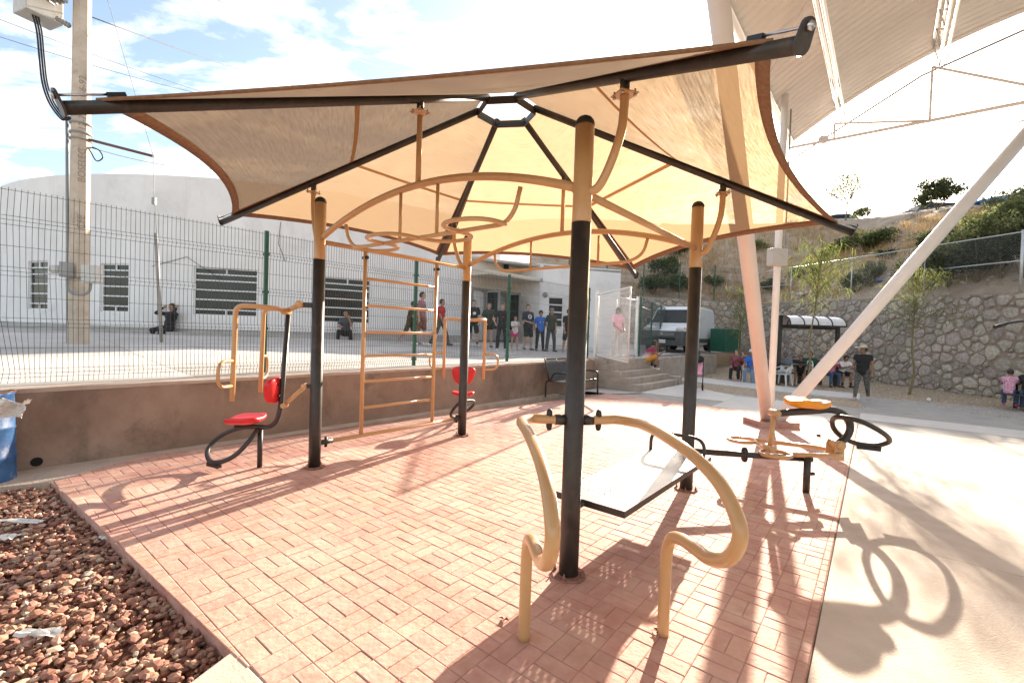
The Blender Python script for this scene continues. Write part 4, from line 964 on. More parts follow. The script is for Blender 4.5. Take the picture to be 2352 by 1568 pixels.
def up(x, y, dy=0.): return gy(x, y, UP[1]+dy)
MB().tube([up(156, 790, -.05), up(155, 600, -.05), up(154, 272, -.05)], .027, 8).build('conduit', M['grey_metal'], upo)
for y in (286, 308, 322, 640): MB().lathe([(.185, -.016), (.185, .016)], UP+arr(0, 0, up(180, y)[2]-UP[2]), seg=16).build('band', M['grey_metal'], upo)
MB().box(up(152, 619, -.28), (.17, .14, .30)).build('meter_box', M['grey_metal'], upo, bevel=.01)
MB().lathe([(.0, 0), (.085, 0), (.085, .16), (.06, .17)], up(140, 619, -.28), (-1, 0, 0), 14).build('meter', M['xfmr'], upo)
MB().box(up(212, 630, -.26), (.30, .18, .36)).build('breaker_box', M['xfmr'], upo, bevel=.008)
MB().tube(smooth([up(155, 640, -.28), up(156, 662, -.28), up(168, 674, -.28), up(190, 676, -.28), up(205, 668, -.28), up(208, 650, -.28)], 5), .028, 10).build('conduit_bend', M['grey_metal'], upo)
# transformer with finned radiator
tz = up(100, 60)[2]; tx = up(104, 30)[0]
tr_ = MB().box(arr(tx+.02, UP[1]-.15, tz+.60), (.50, .58, 1.15), [unit((.92, -.38, 0)), unit((.38, .92, 0)), (0, 0, 1)]).build('transformer', M['xfmr'], upo, bevel=.02)
MB().box(arr(tx+.02, UP[1]-.15, tz+.88), (.60, .68, .05), [unit((.92, -.38, 0)), unit((.38, .92, 0)), (0, 0, 1)]).build('lid', M['xfmr'], tr_)
rdm = MB()
for k in range(5): rdm.box(arr(tx+.36+.085*k, UP[1]-.36-.02*k, tz+.72), (.035, .36, .85))
rdm.build('radiator', M['grey_metal'], tr_)
rd2 = MB()
for k in range(5): rd2.lathe([(.03, 0), (.055, .03), (.03, .06)], arr(tx+.33+.055*k, UP[1]-.1, tz+.10-.03*k), unit((.9, 0, -.4)), 10)
rd2.build('bushing', M['grey_metal'], tr_)
cb = smooth([up(66, -40, -.3), up(69, 10, -.3), up(84, 70, -.3), up(90, 130, -.3), up(97, 190, -.3), up(112, 235, -.3), up(135, 268, -.25), up(146, 276, -.2), up(153, 268, -.1)], 5)
for k in range(3): MB().tube(cb+arr(.02*k, .03*k, .015*k), .016, 6).build('service_cable', M['cable'], upo)
MB().tube([up(205, 321), up(352, 359)], .028, 10).build('brace_rod', mat('rusty_steel', (.10, .05, .035), (.16, .08, .05), 20, .8), upo)
MB().tube(smooth([up(203, 340), up(210, 352), up(222, 370), up(236, 362), up(228, 346), up(212, 338)], 5), .012, 6).build('cable_loop', M['cable'], upo)
# stamped lettering on the pole
def text3(s, size, mat_, par, origin, xa, ya, name='lettering'):
    cu = bpy.data.curves.new(name, 'FONT'); cu.body = s; cu.size = size; cu.extrude = .0015
    to = bpy.data.objects.new(name, cu); COL.objects.link(to); bpy.context.view_layer.update()
    me = bpy.data.meshes.new_from_object(to.evaluated_get(bpy.context.evaluated_depsgraph_get())); bpy.data.objects.remove(to)
    ob = bpy.data.objects.new(name, me); COL.objects.link(ob); xa, ya = unit(xa), unit(ya); za_ = np.cross(xa, ya)
    mw = Matrix(((xa[0], ya[0], za_[0], 0), (xa[1], ya[1], za_[1], 0), (xa[2], ya[2], za_[2], 0), (0, 0, 0, 1)))
    me.transform(mw); ob.location = np.asarray(origin, float)-(ORG[par.name] if par else 0)
    if par: ob.parent = par
    me.materials.clear(); me.materials.append(mat_); ORG[ob.name] = np.asarray(origin, float); return ob
M['ink'] = mat('stamp_ink', (.27, .225, .18), rough=.9)
face = unit(arr(-UP[0], -UP[1], 0)+arr(.0, 0, 0)); kf_ = min(range(8), key=lambda k: -(arr(math.cos(rad(53+45*k)), math.sin(rad(53+45*k)), 0)@face))
fn_ = arr(math.cos(rad(45*kf_+45+8)), math.sin(rad(45*kf_+45+8)), 0); fx = np.cross((0, 0, 1), fn_)
for s, z in (('CFE', 2.35), ('BOSELEC', 3.3), ('12-750', 4.35), ('1-6-92', 5.0)):
    text3(s, .17, M['ink'], upo, UP+fn_*(.178*.924-.0045*z*.92+.003)+fx*.05+arr(0, 0, z), (0, 0, 1), -fx)
# overhead lines and guy wire
def wire(pts, r, label, name='overhead_wire', grp='overhead power lines'):
    return tag(MB().tube(pts, r, 5).build(name, M['cable']), label, 'power line', grp)
def sag(a, b, s, n=14): return [lerp(a, b, k/n)-arr(0, 0, s*4*(k/n)*(1-k/n)) for k in range(n+1)]
wire(sag(gy(-60, 22, 13), gy(600, 252, 24), .15), .009, 'dark power line passing just under the transformer behind the pole'); wire(sag(gy(-60, 66, 13), gy(560, 238, 22), .15), .009, 'lowest dark power line passing behind the bare pole shaft')
wire(sag(up(190, 32), gy(760, 215, 26), .2), .011, 'power line tied to the pole beside its transformer'); wire(sag(gy(455, -20, 12), gy(860, 150, 26), .1), .010, 'highest power line, clear of the pole, above the shade cloth')
gw = MB().tube([gy(244, -10, 10.2), gy(352, 357, 9.6), gy(354, 440, 9.55), gy(361, 560, 9.5)], .006, 5); gw.box(gy(354, 462, 9.54), (.07, .05, .14)); gw.tube([gy(358, 535, 9.5), gy(371, 785, 9.9)], .035, 8)
tag(gw.build('guy_wire', M['grey_metal']), 'taut guy wire with insulator and slanted sleeve beside the pole', 'guy wire')
tag(MB().tube(sag(up(205, 338), gy(490, 388, 14), .12), .010, 5).build('drop_cable', M['cable']), 'slack black cable from the pole towards the building', 'cable')
# ================================================================== bench
bn = thing('metal_bench', WP(9.45, .62, 0), 'black perforated metal bench with tube arms by the wall', 'bench')
def perf_panel(corner, ax, ay, W, H, rows, par, name):
    mb = MB(); cs, gp = .022, .02
    z0 = H*rows[0]; z1 = H*rows[1]; us = seglist(0, W, [(.03, W-.03)], cs, gp); vs = seglist(0, H, [(z0, z1)], cs*.7, gp)
    for a, b, h in vs:
        if h:
            for c, d, h2 in us:
                if not h2: mb.add([corner+ax*c+ay*a, corner+ax*d+ay*a, corner+ax*d+ay*b, corner+ax*c+ay*b], [(0, 1, 2, 3)])
        else: mb.add([corner+ay*a, corner+ax*W+ay*a, corner+ax*W+ay*b, corner+ay*b], [(0, 1, 2, 3)])
    return mb.build(name, M['benchp'], par)
M['benchp'] = mat('bench_sheet', (.028, .03, .033), (.05, .052, .056), 4, .38, .05, 120)
L3, N3 = v3(WD, 0), v3(WNn, 0)
for k in range(3):
    s0 = 8.72+k*.50
    perf_panel(WP(s0, .42, .43), L3, unit(N3*-.30+arr(0, 0, .954)), .48, .60, (.78, .95), bn, 'back_panel')
    perf_panel(WP(s0, .45, .43), L3, N3, .48, .44, (.1, .3), bn, 'seat_panel')
MB().tube([WP(8.70, .90, .425), WP(10.22, .90, .425)], .024, 10).build('front_rail', M['black'], bn)
MB().tube([WP(8.70, .42, .42), WP(10.22, .42, .42)], .02, 10).build('rear_rail', M['black'], bn)
for s in (8.68, 10.24):
    f = MB().tube(fillet([WP(s, .30, 0), WP(s, .30, .40), WP(s, .45, .47), WP(s, .55, .66), WP(s, .95, .66), WP(s, .96, .40), WP(s, .96, 0)], .12, 6), .024, 10).build('side_frame', M['black'], bn)
    MB().tube([WP(s, .40, .42), WP(s, .235, 1.0)], .022, 8).build('back_stay', M['black'], f)
# ================================================================== court roof on leaning columns
M['roofw'] = mat('roof_sheet', (.76, .725, .67), (.82, .785, .735), 1.2, .55, .05)
M['steelw'] = mat('white_steel', (.74, .70, .655), (.79, .75, .71), 3, .45)
RP = gy(1803, 326, 11.)[:2]; ru = arr(.63, .777); rv = arr(.777, -.63)
def rz(t): return 6.5+.7*t-.07*t*t
def rp(t, s, dz=0): q = RP+rv*t-ru*s; return arr(q[0], q[1], rz(t)+dz)
cr_ = thing('court_roof', arr(5.2, 9.17, 0), 'white arched corrugated court roof on leaning steel columns', 'roof')
ns_ = 520; nt2 = 24; V = []; F = []
for i in range(ns_+1):
    s = -.35+26*i/ns_
    for j in range(nt2+1): V.append(rp(10*j/nt2, s, .022*(1 if (i//2) % 2 else -1)))
for i in range(ns_):
    for j in range(nt2): F.append((i*(nt2+1)+j, (i+1)*(nt2+1)+j, (i+1)*(nt2+1)+j+1, i*(nt2+1)+j+1))
npmesh('roof_sheet', V, F, M['roofw'], cr_)
MB().tube([rp(10*k/24, -.36, -.05) for k in range(25)], .05, 8).build('gable_edge', M['steelw'], cr_)
def lattice(t, name):
    mb = MB(); s1 = 22.; n = 34
    a = lambda s: rp(t, s, -.07); b = lambda s: rp(t+.10, s, -.50)
    for o in (0, .09): mb.tube([a(-.2)+v3(rv, 0)*o, a(s1)+v3(rv, 0)*o], .022, 6); mb.tube([b(-.2)+v3(rv, 0)*o, b(s1)+v3(rv, 0)*o], .022, 6)
    for k in range(n):
        s = -.1+k*.65; mb.tube([a(s), b(s)], .014, 5); mb.tube([a(s), b(s+.65)], .014, 5)
    return mb.build(name, M['steelw'], cr_)
for t in (.95, 2.55, 4.4, 6.4, 8.4): lattice(t, 'lattice_purlin')
MB().tube([rp(.08, -.3, -.12), rp(.08, 24, -.12)], .06, 8).build('eave_beam', M['steelw'], cr_)
ZC = 6.25
for s in (-.1, 9.0):
    c = lambda t: v3(RP+rv*t-ru*s, ZC)
    tr_ = MB().tube([c(.1), c(9.9)], .035, 8).build('tie_chord', M['steelw'], cr_)
    tt = [.95, 2.55, 4.4, 6.4, 8.4]
    for k, t in enumerate(tt):
        MB().tube([c(t), v3(RP+rv*t-ru*s, rz(t)-.5)], .022, 6).build('hanger', M['steelw'], tr_)
        if k+1 < len(tt): MB().tube([v3(RP+rv*t-ru*s, rz(t)-.5), c(tt[k+1])], .024, 6).build('brace', M['steelw'], tr_)
FT = arr(5.2, 9.17)
ft = MB().box(arr(5.2, 9.13, .04), (.78, .62, .13), [unit((1, .12, 0)), unit((-.12, 1, 0)), (0, 0, 1)]).build('footing', M['mortar'], cr_, bevel=.006)
colm = mat('column_flare_tint', (.73, .64, .585), (.77, .70, .65), 2, .5, wear=(.72, .63, .57), wscale=.9)  # pink lens flare put into this column's colour; the other column stays white
MB().tube([arr(5.12, 9.12, .08), arr(1.39, 4.04, 6.4)], .112, 20).build('column', colm, cr_)
MB().tube([arr(5.33, 9.15, .08), arr(9.62, 8.6, 5.98)], .115, 20).build('column', M['steelw'], cr_)
MB().box(arr(9.66, 8.6, 6.02), (.5, .4, .03), [unit((1, .1, .3)), unit((-.1, 1, 0)), unit((-.3, 0, 1))]).build('head_plate', M['steelw'], cr_)
vp_ = MB().tube([arr(5.30, 9.33, .08), arr(5.30, 9.33, 6.6)], .066, 16).build('post', M['steelw'], cr_)
bxp = gy(1784, 591, 9.2); MB().box(arr(bxp[0]+.01, 9.2, bxp[2]), (.36, .16, .33), [unit((1, .25, 0)), unit((-.25, 1, 0)), (0, 0, 1)]).build('junction_box', M['xfmr'], cr_, bevel=.006)
MB().tube([arr(5.42, 9.3, bxp[2]+.1), arr(5.41, 9.3, 6.3)], .016, 8).build('conduit', M['grey_metal'], cr_)
MB().tube([rp(4.6, -.5, -.25), rp(2.4, -.45, -.42), rp(.75, -.42, -.55), rp(.2, -.4, -.52)], .02, 6).build('power_cable', M['grey_metal'], cr_)
MB().box(rp(.72, -.42, -.56), (.16, .14, .13)).build('cable_box', M['xfmr'], cr_)
for s0, t0, s1, t1 in ((6.0, .08, 3.0, 2.55), (6.0, .08, 7.5, 2.55), (3.0, .08, 4.4, .95), (8.5, .08, 6.8, .95)): MB().tube([rp(t0, s0, -.15), rp(t1, s1, -.3)], .03, 6).build('bracing_rod', M['steelw'], cr_)
# ================================================================== stone walls
M['swm'] = mat('wall_mortar', (.26, .21, .165), (.345, .285, .225), 4, .95, .6, 30)
def stonemat(nm, rnd): 
    m = mat(nm, (.30, .265, .225), (.49, .43, .365), 11, .85, .7, 35, wear=(.58, .50, .42), wscale=14)
    return objrand(m, .28, .03) if rnd else vcol(m)
M['stone1'], M['stone2'] = stonemat('wall_stone', True), stonemat('wall_stone_field', False)
def voro(Wd, Hf, sz, seed):
    """irregular stones on a wall Wd long, Hf(x) high: list of 2d polygons"""
    r = np.random.default_rng(seed); P = np.zeros((0, 2)); RR = np.zeros(0); hmax = max(Hf(0), Hf(Wd)); n_ = 0; asp = arr(1, 1.28)
    for lim, rlo, rhi in ((1500, .20, .29), (5000, .125, .20), (9000, .07, .12)):
        for _ in range(lim):
            q = arr(r.uniform(-.2, Wd+.2), r.uniform(-.2, hmax+.2)); rr = r.uniform(rlo, rhi)*sz/.36
            if len(P) == 0 or (np.hypot(*((P-q)*asp).T) > (RR+rr)*.93).all(): P = np.vstack([P, q]); RR = np.append(RR, rr)
    out = []
    for i, p in enumerate(P):
        if not (-.05 < p[0] < Wd+.05 and -.1 < p[1] < Hf(p[0])+.05): continue
        d = np.hypot(*(P-p).T); nb = np.argsort(d)[1:17]; g_ = r.uniform(.010, .026)
        hp = [(p+(P[k]-p)*(RR[i]/(RR[i]+RR[k]))-unit(P[k]-p)*g_, unit(p-P[k])) for k in nb]+[((0, .0), (0, 1.)), ((0, Hf(p[0])-.06), (0, -1.)), ((.0, 0), (1., 0)), ((Wd, 0), (-1., 0))]
        ex = RR[i]*1.25; c = clip([p+q for q in np.array([(-ex*1.25, -ex*.85), (ex*1.1, -ex*.95), (ex*1.25, ex*.8), (-ex, ex*.95)])], hp)
        if len(c) < 3: continue
        c = np.array(c); ctr = c.mean(0)
        c = ctr+(c-ctr)*r.uniform(.84, 1.0)
        q = []
        for k in range(len(c)): a, b = c[k], c[(k+1) % len(c)]; q += [a*.78+b*.22, a*.22+b*.78]
        out.append((np.array(q), ctr, r.uniform(.018, .075)))
    return out
def stonewall(name, A, B, Ht0, Ht1, zb, label, nsingle, seed, sz=.36, th=.7):
    A, B = np.asarray(A, float), np.asarray(B, float); Ln = np.linalg.norm(B-A); d = (B-A)/Ln; nn = arr(d[1], -d[0])
    if (-(A+B)/2)@nn < 0: nn = -nn           # towards the plaza
    Hf = lambda x: (Ht0+(Ht1-Ht0)*x/Ln)-zb
    w = thing(name, v3((A+B)/2, zb), label, 'wall')
    V = [v3(A, zb-.15), v3(B, zb-.15), v3(B, Ht1), v3(A, Ht0)]; V += [q-v3(nn, 0)*th for q in V]
    MB().add(V, [(0, 1, 2, 3), (7, 6, 5, 4), (3, 2, 6, 7), (0, 3, 7, 4), (1, 5, 6, 2)]).build('mortar', M['swm'], w)
    sts = voro(Ln, Hf, sz, seed); D3, N3_ = v3(d, 0), v3(nn, 0)
    def vf(q, c, b):
        n = len(q); P = lambda p, o: v3(A, zb)+D3*p[0]+arr(0, 0, p[1])+N3_*o; r = random.uniform
        V = [P(p, -.02) for p in q]+[P(c+(p-c)*.95, b*.75+r(-.006, .006)) for p in q]+[P(c+(p-c)*.62, b+r(-.01, .012)) for p in q]+[P(c, b+r(-.006, .016))]
        F = []
        for k in range(n):
            m = (k+1) % n; F += [(k, m, n+m, n+k), (n+k, n+m, 2*n+m, 2*n+k), (2*n+k, 2*n+m, 3*n)]
        if np.cross(d, (0, 1)) * 0 + (np.cross(np.append(d, 0), (0, 0, 1))@N3_) < 0: F = [f[::-1] for f in F]
        return V, F
    def depth(c):
        p = v3(A+d*c[0], zb+c[1]); z = (p-CAMP)@_fw; x = 1176+FPX*((p-CAMP)@_R)/max(z, .1); return z if (z > .5 and -30 < x < 2380) else 1e6
    order = sorted(range(len(sts)), key=lambda i: depth(sts[i][1])); sing = set(i for i in order[:nsingle] if depth(sts[i][1]) < 1e5)
    fld = MB()
    for i, (q, c, b) in enumerate(sts):
        v_, f_ = vf(q, c, b)
        if i in sing: MB().add(v_, f_).build('stone', M['stone1'], w)
        else: t = random.uniform(.7, 1.3); fld.add(v_, f_, False, (t*random.uniform(.95, 1.12), t, t*random.uniform(.88, 1.02)))
    if fld.v: kind(fld.build('stone_field', M['stone2'], w), 'stuff')
    return w, d, nn, Ln
sw, swd, swn, swl = stonewall('stone_wall', SWA, SWB, 3.45, 3.95, -.03, 'tall grey rubble stone wall with pale mortar behind the walk', 300, 4)
sw2, s2d, s2n, s2l = stonewall('stone_wall', SWB+arr(.2, .05), SWC, 4.0, 4.15, .9, 'lighter rubble stone wall behind the parked van', 120, 8, .42)
for x, y in ((2053, 772), (2126, 850), (1998, 790), (2150, 824), (2292, 720)):
    q = vp(x, y, SWA, swd); MB().tube([q+v3(swn, 0)*.05, q-v3(swn, 0)*.1], .05, 12).build('weep_pipe', M['steps'], sw)
# ================================================================== hill
BL = [arr(19., -12.), SWA+arr(.5, 0), SWB+arr(.4, .5), SWC+arr(0, .5), arr(-14, 36.), arr(-60, 48.)]
HR_ = np.random.default_rng(5); HK = [(HR_.uniform(.15, .5)*2**o, HR_.uniform(0, 6.28), HR_.uniform(0, 6.28), .55/2**o) for o in range(5) for _ in range(3)]
def hnoise(x, y): return sum(a*np.sin(k*(x*math.cos(b)+y*math.sin(b))+c) for k, b, c, a in HK)/3
def hillz(x, y):
    x, y = np.asarray(x, float), np.asarray(y, float); best = np.full(x.shape, 1e9); sgn = np.full(x.shape, 1.)
    for a, b in zip(BL[:-1], BL[1:]):
        d = b-a; Ln2 = d@d; t = np.clip(((x-a[0])*d[0]+(y-a[1])*d[1])/Ln2, 0, 1); dx, dy = x-(a[0]+d[0]*t), y-(a[1]+d[1]*t); ds = np.hypot(dx, dy)
        sd_ = np.sign(dx*d[1]-dy*d[0]); up_ = ds < best; best = np.where(up_, ds, best); sgn = np.where(up_, sd_, sgn)
    d = best*np.where(sgn == 0, 1, sgn)
    crest = 10.3+.13*np.clip(y-25, -12, 22)
    z = 3.62+.60*np.maximum(d, 0)+hnoise(x, y)*np.clip(d/3, 0, 1)*.55
    k = .9; h = np.clip(.5+.5*(crest-z)/k, 0, 1); z = crest*(1-h)+z*h-k*h*(1-h)
    return np.where(d < 0, 3.4, z), d
xs = np.concatenate([np.arange(-60, 0, 2.5), np.arange(0, 40, .45), np.arange(40, 120, 4)]); ys = np.concatenate([np.arange(-12, 8, 2.), np.arange(8, 48, .45), np.arange(48, 140, 4)])
X, Y = np.meshgrid(xs, ys, indexing='ij'); Z, Dd = hillz(X, Y); nx, ny = X.shape
idx = np.arange(nx*ny).reshape(nx, ny); Fq = np.stack([idx[:-1, :-1], idx[1:, :-1], idx[1:, 1:], idx[:-1, 1:]], -1).reshape(-1, 4)
keep = (Dd.ravel()[Fq].max(1) > .02); 
M['hill'] = mat('hill_dirt', (.33, .235, .16), (.46, .36, .265), .9, .95, .8, 9, wear=(.52, .43, .34), wscale=2.2)
hl = npmesh('hill', np.stack([X, Y, Z], -1).reshape(-1, 3), Fq[keep], M['hill'], org=(20, 25, 3.4), smooth=True); kind(hl, 'structure')
def hithill(x, y):
    for k in range(40):
        p = _hithill(x, y+2*k)
        if p is not None: return p
def _hithill(x, y):
    d = ray(x, y); t = 8.
    while t < 90:
        p = CAMP+d*t; z, dd = hillz(np.array([p[0]]), np.array([p[1]]))
        if dd[0] > .05 and p[2] < z[0]: return p
        t += .1
    return None
def hz_(x, y): return float(hillz(np.array([x]), np.array([y]))[0][0])
# rubble and dry grass on the slope
def hillpts(n, box, seed, jitter=0):
    r = np.random.default_rng(seed); out = []
    while len(out) < n:
        q = np.array([box[0], box[1]])+r.random((n, 2))*np.array([box[2]-box[0], box[3]-box[1]]); z, d = hillz(q[:, 0], q[:, 1]); ok = (d > .4) & (d < 16)
        out += [(a, b, c) for (a, b), c, k in zip(q, z, ok) if k]
    return np.array(out[:n])
M['rubble'] = vcol(mat('rubble', (.38, .30, .235), (.52, .44, .36), 9, .95))
V, F, n, r = stones(3200, lambda r, n: hillpts(n, (16, 11, 32, 34), 2), .05, .34, .6, 21)
kind(npmesh('rubble', V, F, M['rubble'], tint=np.repeat(r.uniform(.6, 1.35, (n, 1))*np.ones((1, 3)), 20, 0)), 'stuff', 'broken rubble scattered down the dirt slope')
M['drygrass'] = leafmat('dry_grass', (.50, .34, .15), .35)
def blades(pts, h, w, seed, cl=5):
    r = np.random.default_rng(seed); n = len(pts); P = np.repeat(pts, cl, 0)+np.concatenate([r.normal(0, .12, (n*cl, 2)), np.zeros((n*cl, 1))], 1); m = len(P)
    a = r.uniform(0, 6.28, m); ln = h*r.uniform(.5, 1.2, m); lean = r.normal(0, .28, (m, 2))*ln[:, None]
    sd_ = np.stack([np.cos(a), np.sin(a), 0*a], 1)*w; tip = P+np.concatenate([lean, ln[:, None]], 1); V = np.stack([P-sd_, P+sd_, tip], 1).reshape(-1, 3)
    F = np.arange(3*m).reshape(m, 3); return V, F, r.uniform(.6, 1.25, (m, 1))*np.array([[1, .97, .9]])
gp = np.concatenate([hillpts(2600, (13, 24, 26, 42), 31), hillpts(900, (2, 28, 16, 40), 32), hillpts(500, (17, 13, 28, 26), 33)])
V, F, tn = blades(gp, .55, .012, 3)
kind(npmesh('dry_grass', V, F, M['drygrass'], tint=tn), 'stuff', 'dry golden grass on the slope')
# ------------------------------------------------------------------ shrubs and trees
def leafcloud(c, rad3, n, size, seed, clumps=14, hollow=.35, slim=.5, droop=0):
    """leaf-sized quads gathered in clumps through a crown"""
    r = np.random.default_rng(seed); c = np.asarray(c, float); R3 = np.asarray(rad3, float)
    u = r.normal(size=(clumps, 3)); u /= np.linalg.norm(u, axis=1)[:, None]; cc = u*(r.random((clumps, 1))**.4)*.72; cc[:, 2] = np.abs(cc[:, 2])*.9+r.uniform(-.25, .1, clumps)
    k = r.integers(0, clumps, n); cr2 = r.uniform(.22, .44, clumps)
    v = r.normal(size=(n, 3)); v /= np.linalg.norm(v, axis=1)[:, None]; p = cc[k]+v*(cr2[k]*r.random(n)**.45)[:, None]
    pos = c+p*R3; pos[:, 2] -= droop*r.random(n)*R3[2]
    d = r.normal(size=(n, 3))*arr(1, 1, .8)+v*.8+arr(0, 0, .25); d /= np.linalg.norm(d, axis=1)[:, None]; s = np.cross(d, r.normal(size=(n, 3))); s /= np.linalg.norm(s, axis=1)[:, None]
    ln = size*r.uniform(.6, 1.4, n)[:, None]; w = ln*slim*.5
    V = np.stack([pos-d*ln*.5, pos+s*w, pos+d*ln*.5, pos-s*w], 1).reshape(-1, 3); F = np.arange(4*n).reshape(n, 4)
    t = r.uniform(.55, 1.3, (n, 1))*(.8+.4*r.random((clumps, 1)))[k]; return V, F, t*np.stack([r.uniform(.85, 1.2, n), np.ones(n), r.uniform(.7, 1.1, n)], 1)
M['leaf_g'] = leafmat('sage_leaf', (.13, .155, .075)); M['leaf_y'] = leafmat('yellow_green_leaf', (.165, .185, .07), .55); M['leaf_d'] = leafmat('dark_leaf', (.09, .105, .055)); M['leaf_p'] = leafmat('pale_leaf', (.19, .215, .10), .5)
M['bark'] = mat('bark', (.16, .11, .07), (.24, .18, .12), 14, .9, .6, 60); M['twig'] = mat('twig', (.17, .13, .07), (.22, .19, .09), 9, .9)
SHRUBS = []
def shrub(x, y, w, h, m, label, n=2200, size=.10, p=None, grp=None, seed=None):
    p = hithill(x, y) if p is None else p
    if p is None: print('no hill', x, y); return
    seed = seed or int(x*7+y); b = arr(p[0], p[1], p[2]-.08); t = thing('shrub', b, label, 'shrub', grp)
    V, F, tn = leafcloud(b+arr(0, 0, h*.42), (w/2, w/2, h*.62), n, size, seed); npmesh('crown', V, F, M[m], t, tint=tn)
    st_ = MB(); r = random.Random(seed)
    for k in range(7):
        a = r.uniform(0, 6.28); e = b+arr(math.cos(a)*w*.3, math.sin(a)*w*.3, h*r.uniform(.5, .8)); st_.tube([b, (b+e)/2+arr(0, 0, .06*h), e], [.025, .016, .007], 5)
    st_.build('stem', M['twig'], t); return t
gA = 'green shrubs on the slope behind the chain-link fence'
shrub(1990, 580, 3.4, 1.9, 'leaf_g', 'wide sage green shrub midway up the slope beside rubble', 4200, .16)
shrub(1925, 585, 2.0, 1.3, 'leaf_g', 'low sage shrub at the left foot of the wide sage shrub', 2000, .14)
shrub(2152, 585, 2.6, 1.7, 'leaf_d', 'dark shrub half hidden by the leaning column', 2400, .13)
shrub(2300, 548, 4.2, 2.3, 'leaf_p', 'pale green shrub spreading above the fence post', 4200, .14)
shrub(2352, 520, 3.0, 2.2, 'leaf_p', 'tall pale green shrub upslope of the spreading one', 2600, .14)
for i, (x, y, w, h) in enumerate(((2120, 668, 2.6, 1.9), (2180, 660, 2.8, 2.3), (2245, 650, 3.0, 2.6), (2300, 640, 2.8, 2.5), (2345, 640, 2.6, 2.6), (2220, 610, 3.0, 2.0))):
    shrub(x, y, w, h, 'leaf_d', 'dense dark brushy shrub crowded behind the chain-link mesh', 3000, .12, grp='dark brush behind the chain-link mesh')
shrub(1965, 672, 1.8, 1.3, 'leaf_g', 'small green shrub just above the wall between fence posts', 1500, .11)
shrub(2010, 640, 1.7, 1.1, 'leaf_g', 'low green shrub by blue litter on the slope', 1500, .11)
shrub(2030, 600, 1.5, .9, 'leaf_d', 'small dark shrub below the rubble run', 1200, .11)
shrub(1985, 495, 2.2, 1.2, 'leaf_p', 'round pale shrub on the crest near the silver car', 1800, .12)
shrub(1560, 672, 2.6, 1.5, 'leaf_g', 'green shrub above the back stone wall by the building corner', 2600, .15)
shrub(1498, 676, 2.6, 1.7, 'leaf_g', 'green shrub directly beside the white building corner', 2600, .15)
shrub(1525, 640, 3.0, 1.9, 'leaf_g', 'taller green shrub upslope of the building corner', 2800, .15)
shrub(1640, 660, 2.0, 1.1, 'leaf_p', 'pale shrub above the back wall near fence posts', 1500, .13)
shrub(1545, 590, 3.2, 1.8, 'leaf_g', 'sage shrub high on the slope beyond the building', 2600, .16)
shrub(1740, 575, 2.2, 1.2, 'leaf_p', 'pale shrub behind the white junction box', 1600, .13)
shrub(1830, 640, 1.6, .9, 'leaf_g', 'low green shrub in dry grass left of the young tree', 1200, .11)
shrub(1770, 668, 1.9, 1.1, 'leaf_g', 'dark green shrub at the wall top below the junction box', 1500, .12)
def limb(mb, a, b, r0, r1, bend, rnd):
    m = (a+b)/2+arr(rnd.uniform(-1, 1), rnd.uniform(-1, 1), rnd.uniform(-.3, .6))*bend*np.linalg.norm(b-a); mb.tube(smooth([a, m, b], 4), np.linspace(r0, r1, 9), 7); return b
def broad_tree(b, h, w, m, label, n, size, seed, trunk=.14, name='tree', crownz=.58, slim=.5):
    t = thing(name, b, label, 'tree'); rnd = random.Random(seed); tk = MB(); fork = b+arr(rnd.uniform(-.1, .1)*h, 0, h*.32); limb(tk, b-arr(0, 0, .1), fork, trunk, trunk*.7, .05, rnd)
    for k in range(7):
        a = k*.9+rnd.uniform(-.3, .3); e = b+arr(math.cos(a)*w*.33, math.sin(a)*w*.33, h*rnd.uniform(.6, .92)); limb(tk, fork, e, trunk*.5, .012, .12, rnd)
    tk.build('trunk', M['bark'], t); V, F, tn = leafcloud(b+arr(0, 0, h*crownz), (w/2, w/2, h*.48), n, size, seed, 26, slim=slim); npmesh('crown', V, F, M[m], t, tint=tn); return t
q = hithill(1942, 494); broad_tree(q, 4.3, 6.4, 'leaf_p', 'pale airy broadleaf tree on the crest of the hill', 2700, .15, 5, .07, crownz=.56)
shrub(2152, 482, 4.2, 2.5, 'leaf_d', 'dark round bush on the crest in front of the black vehicle', 5000, .15)
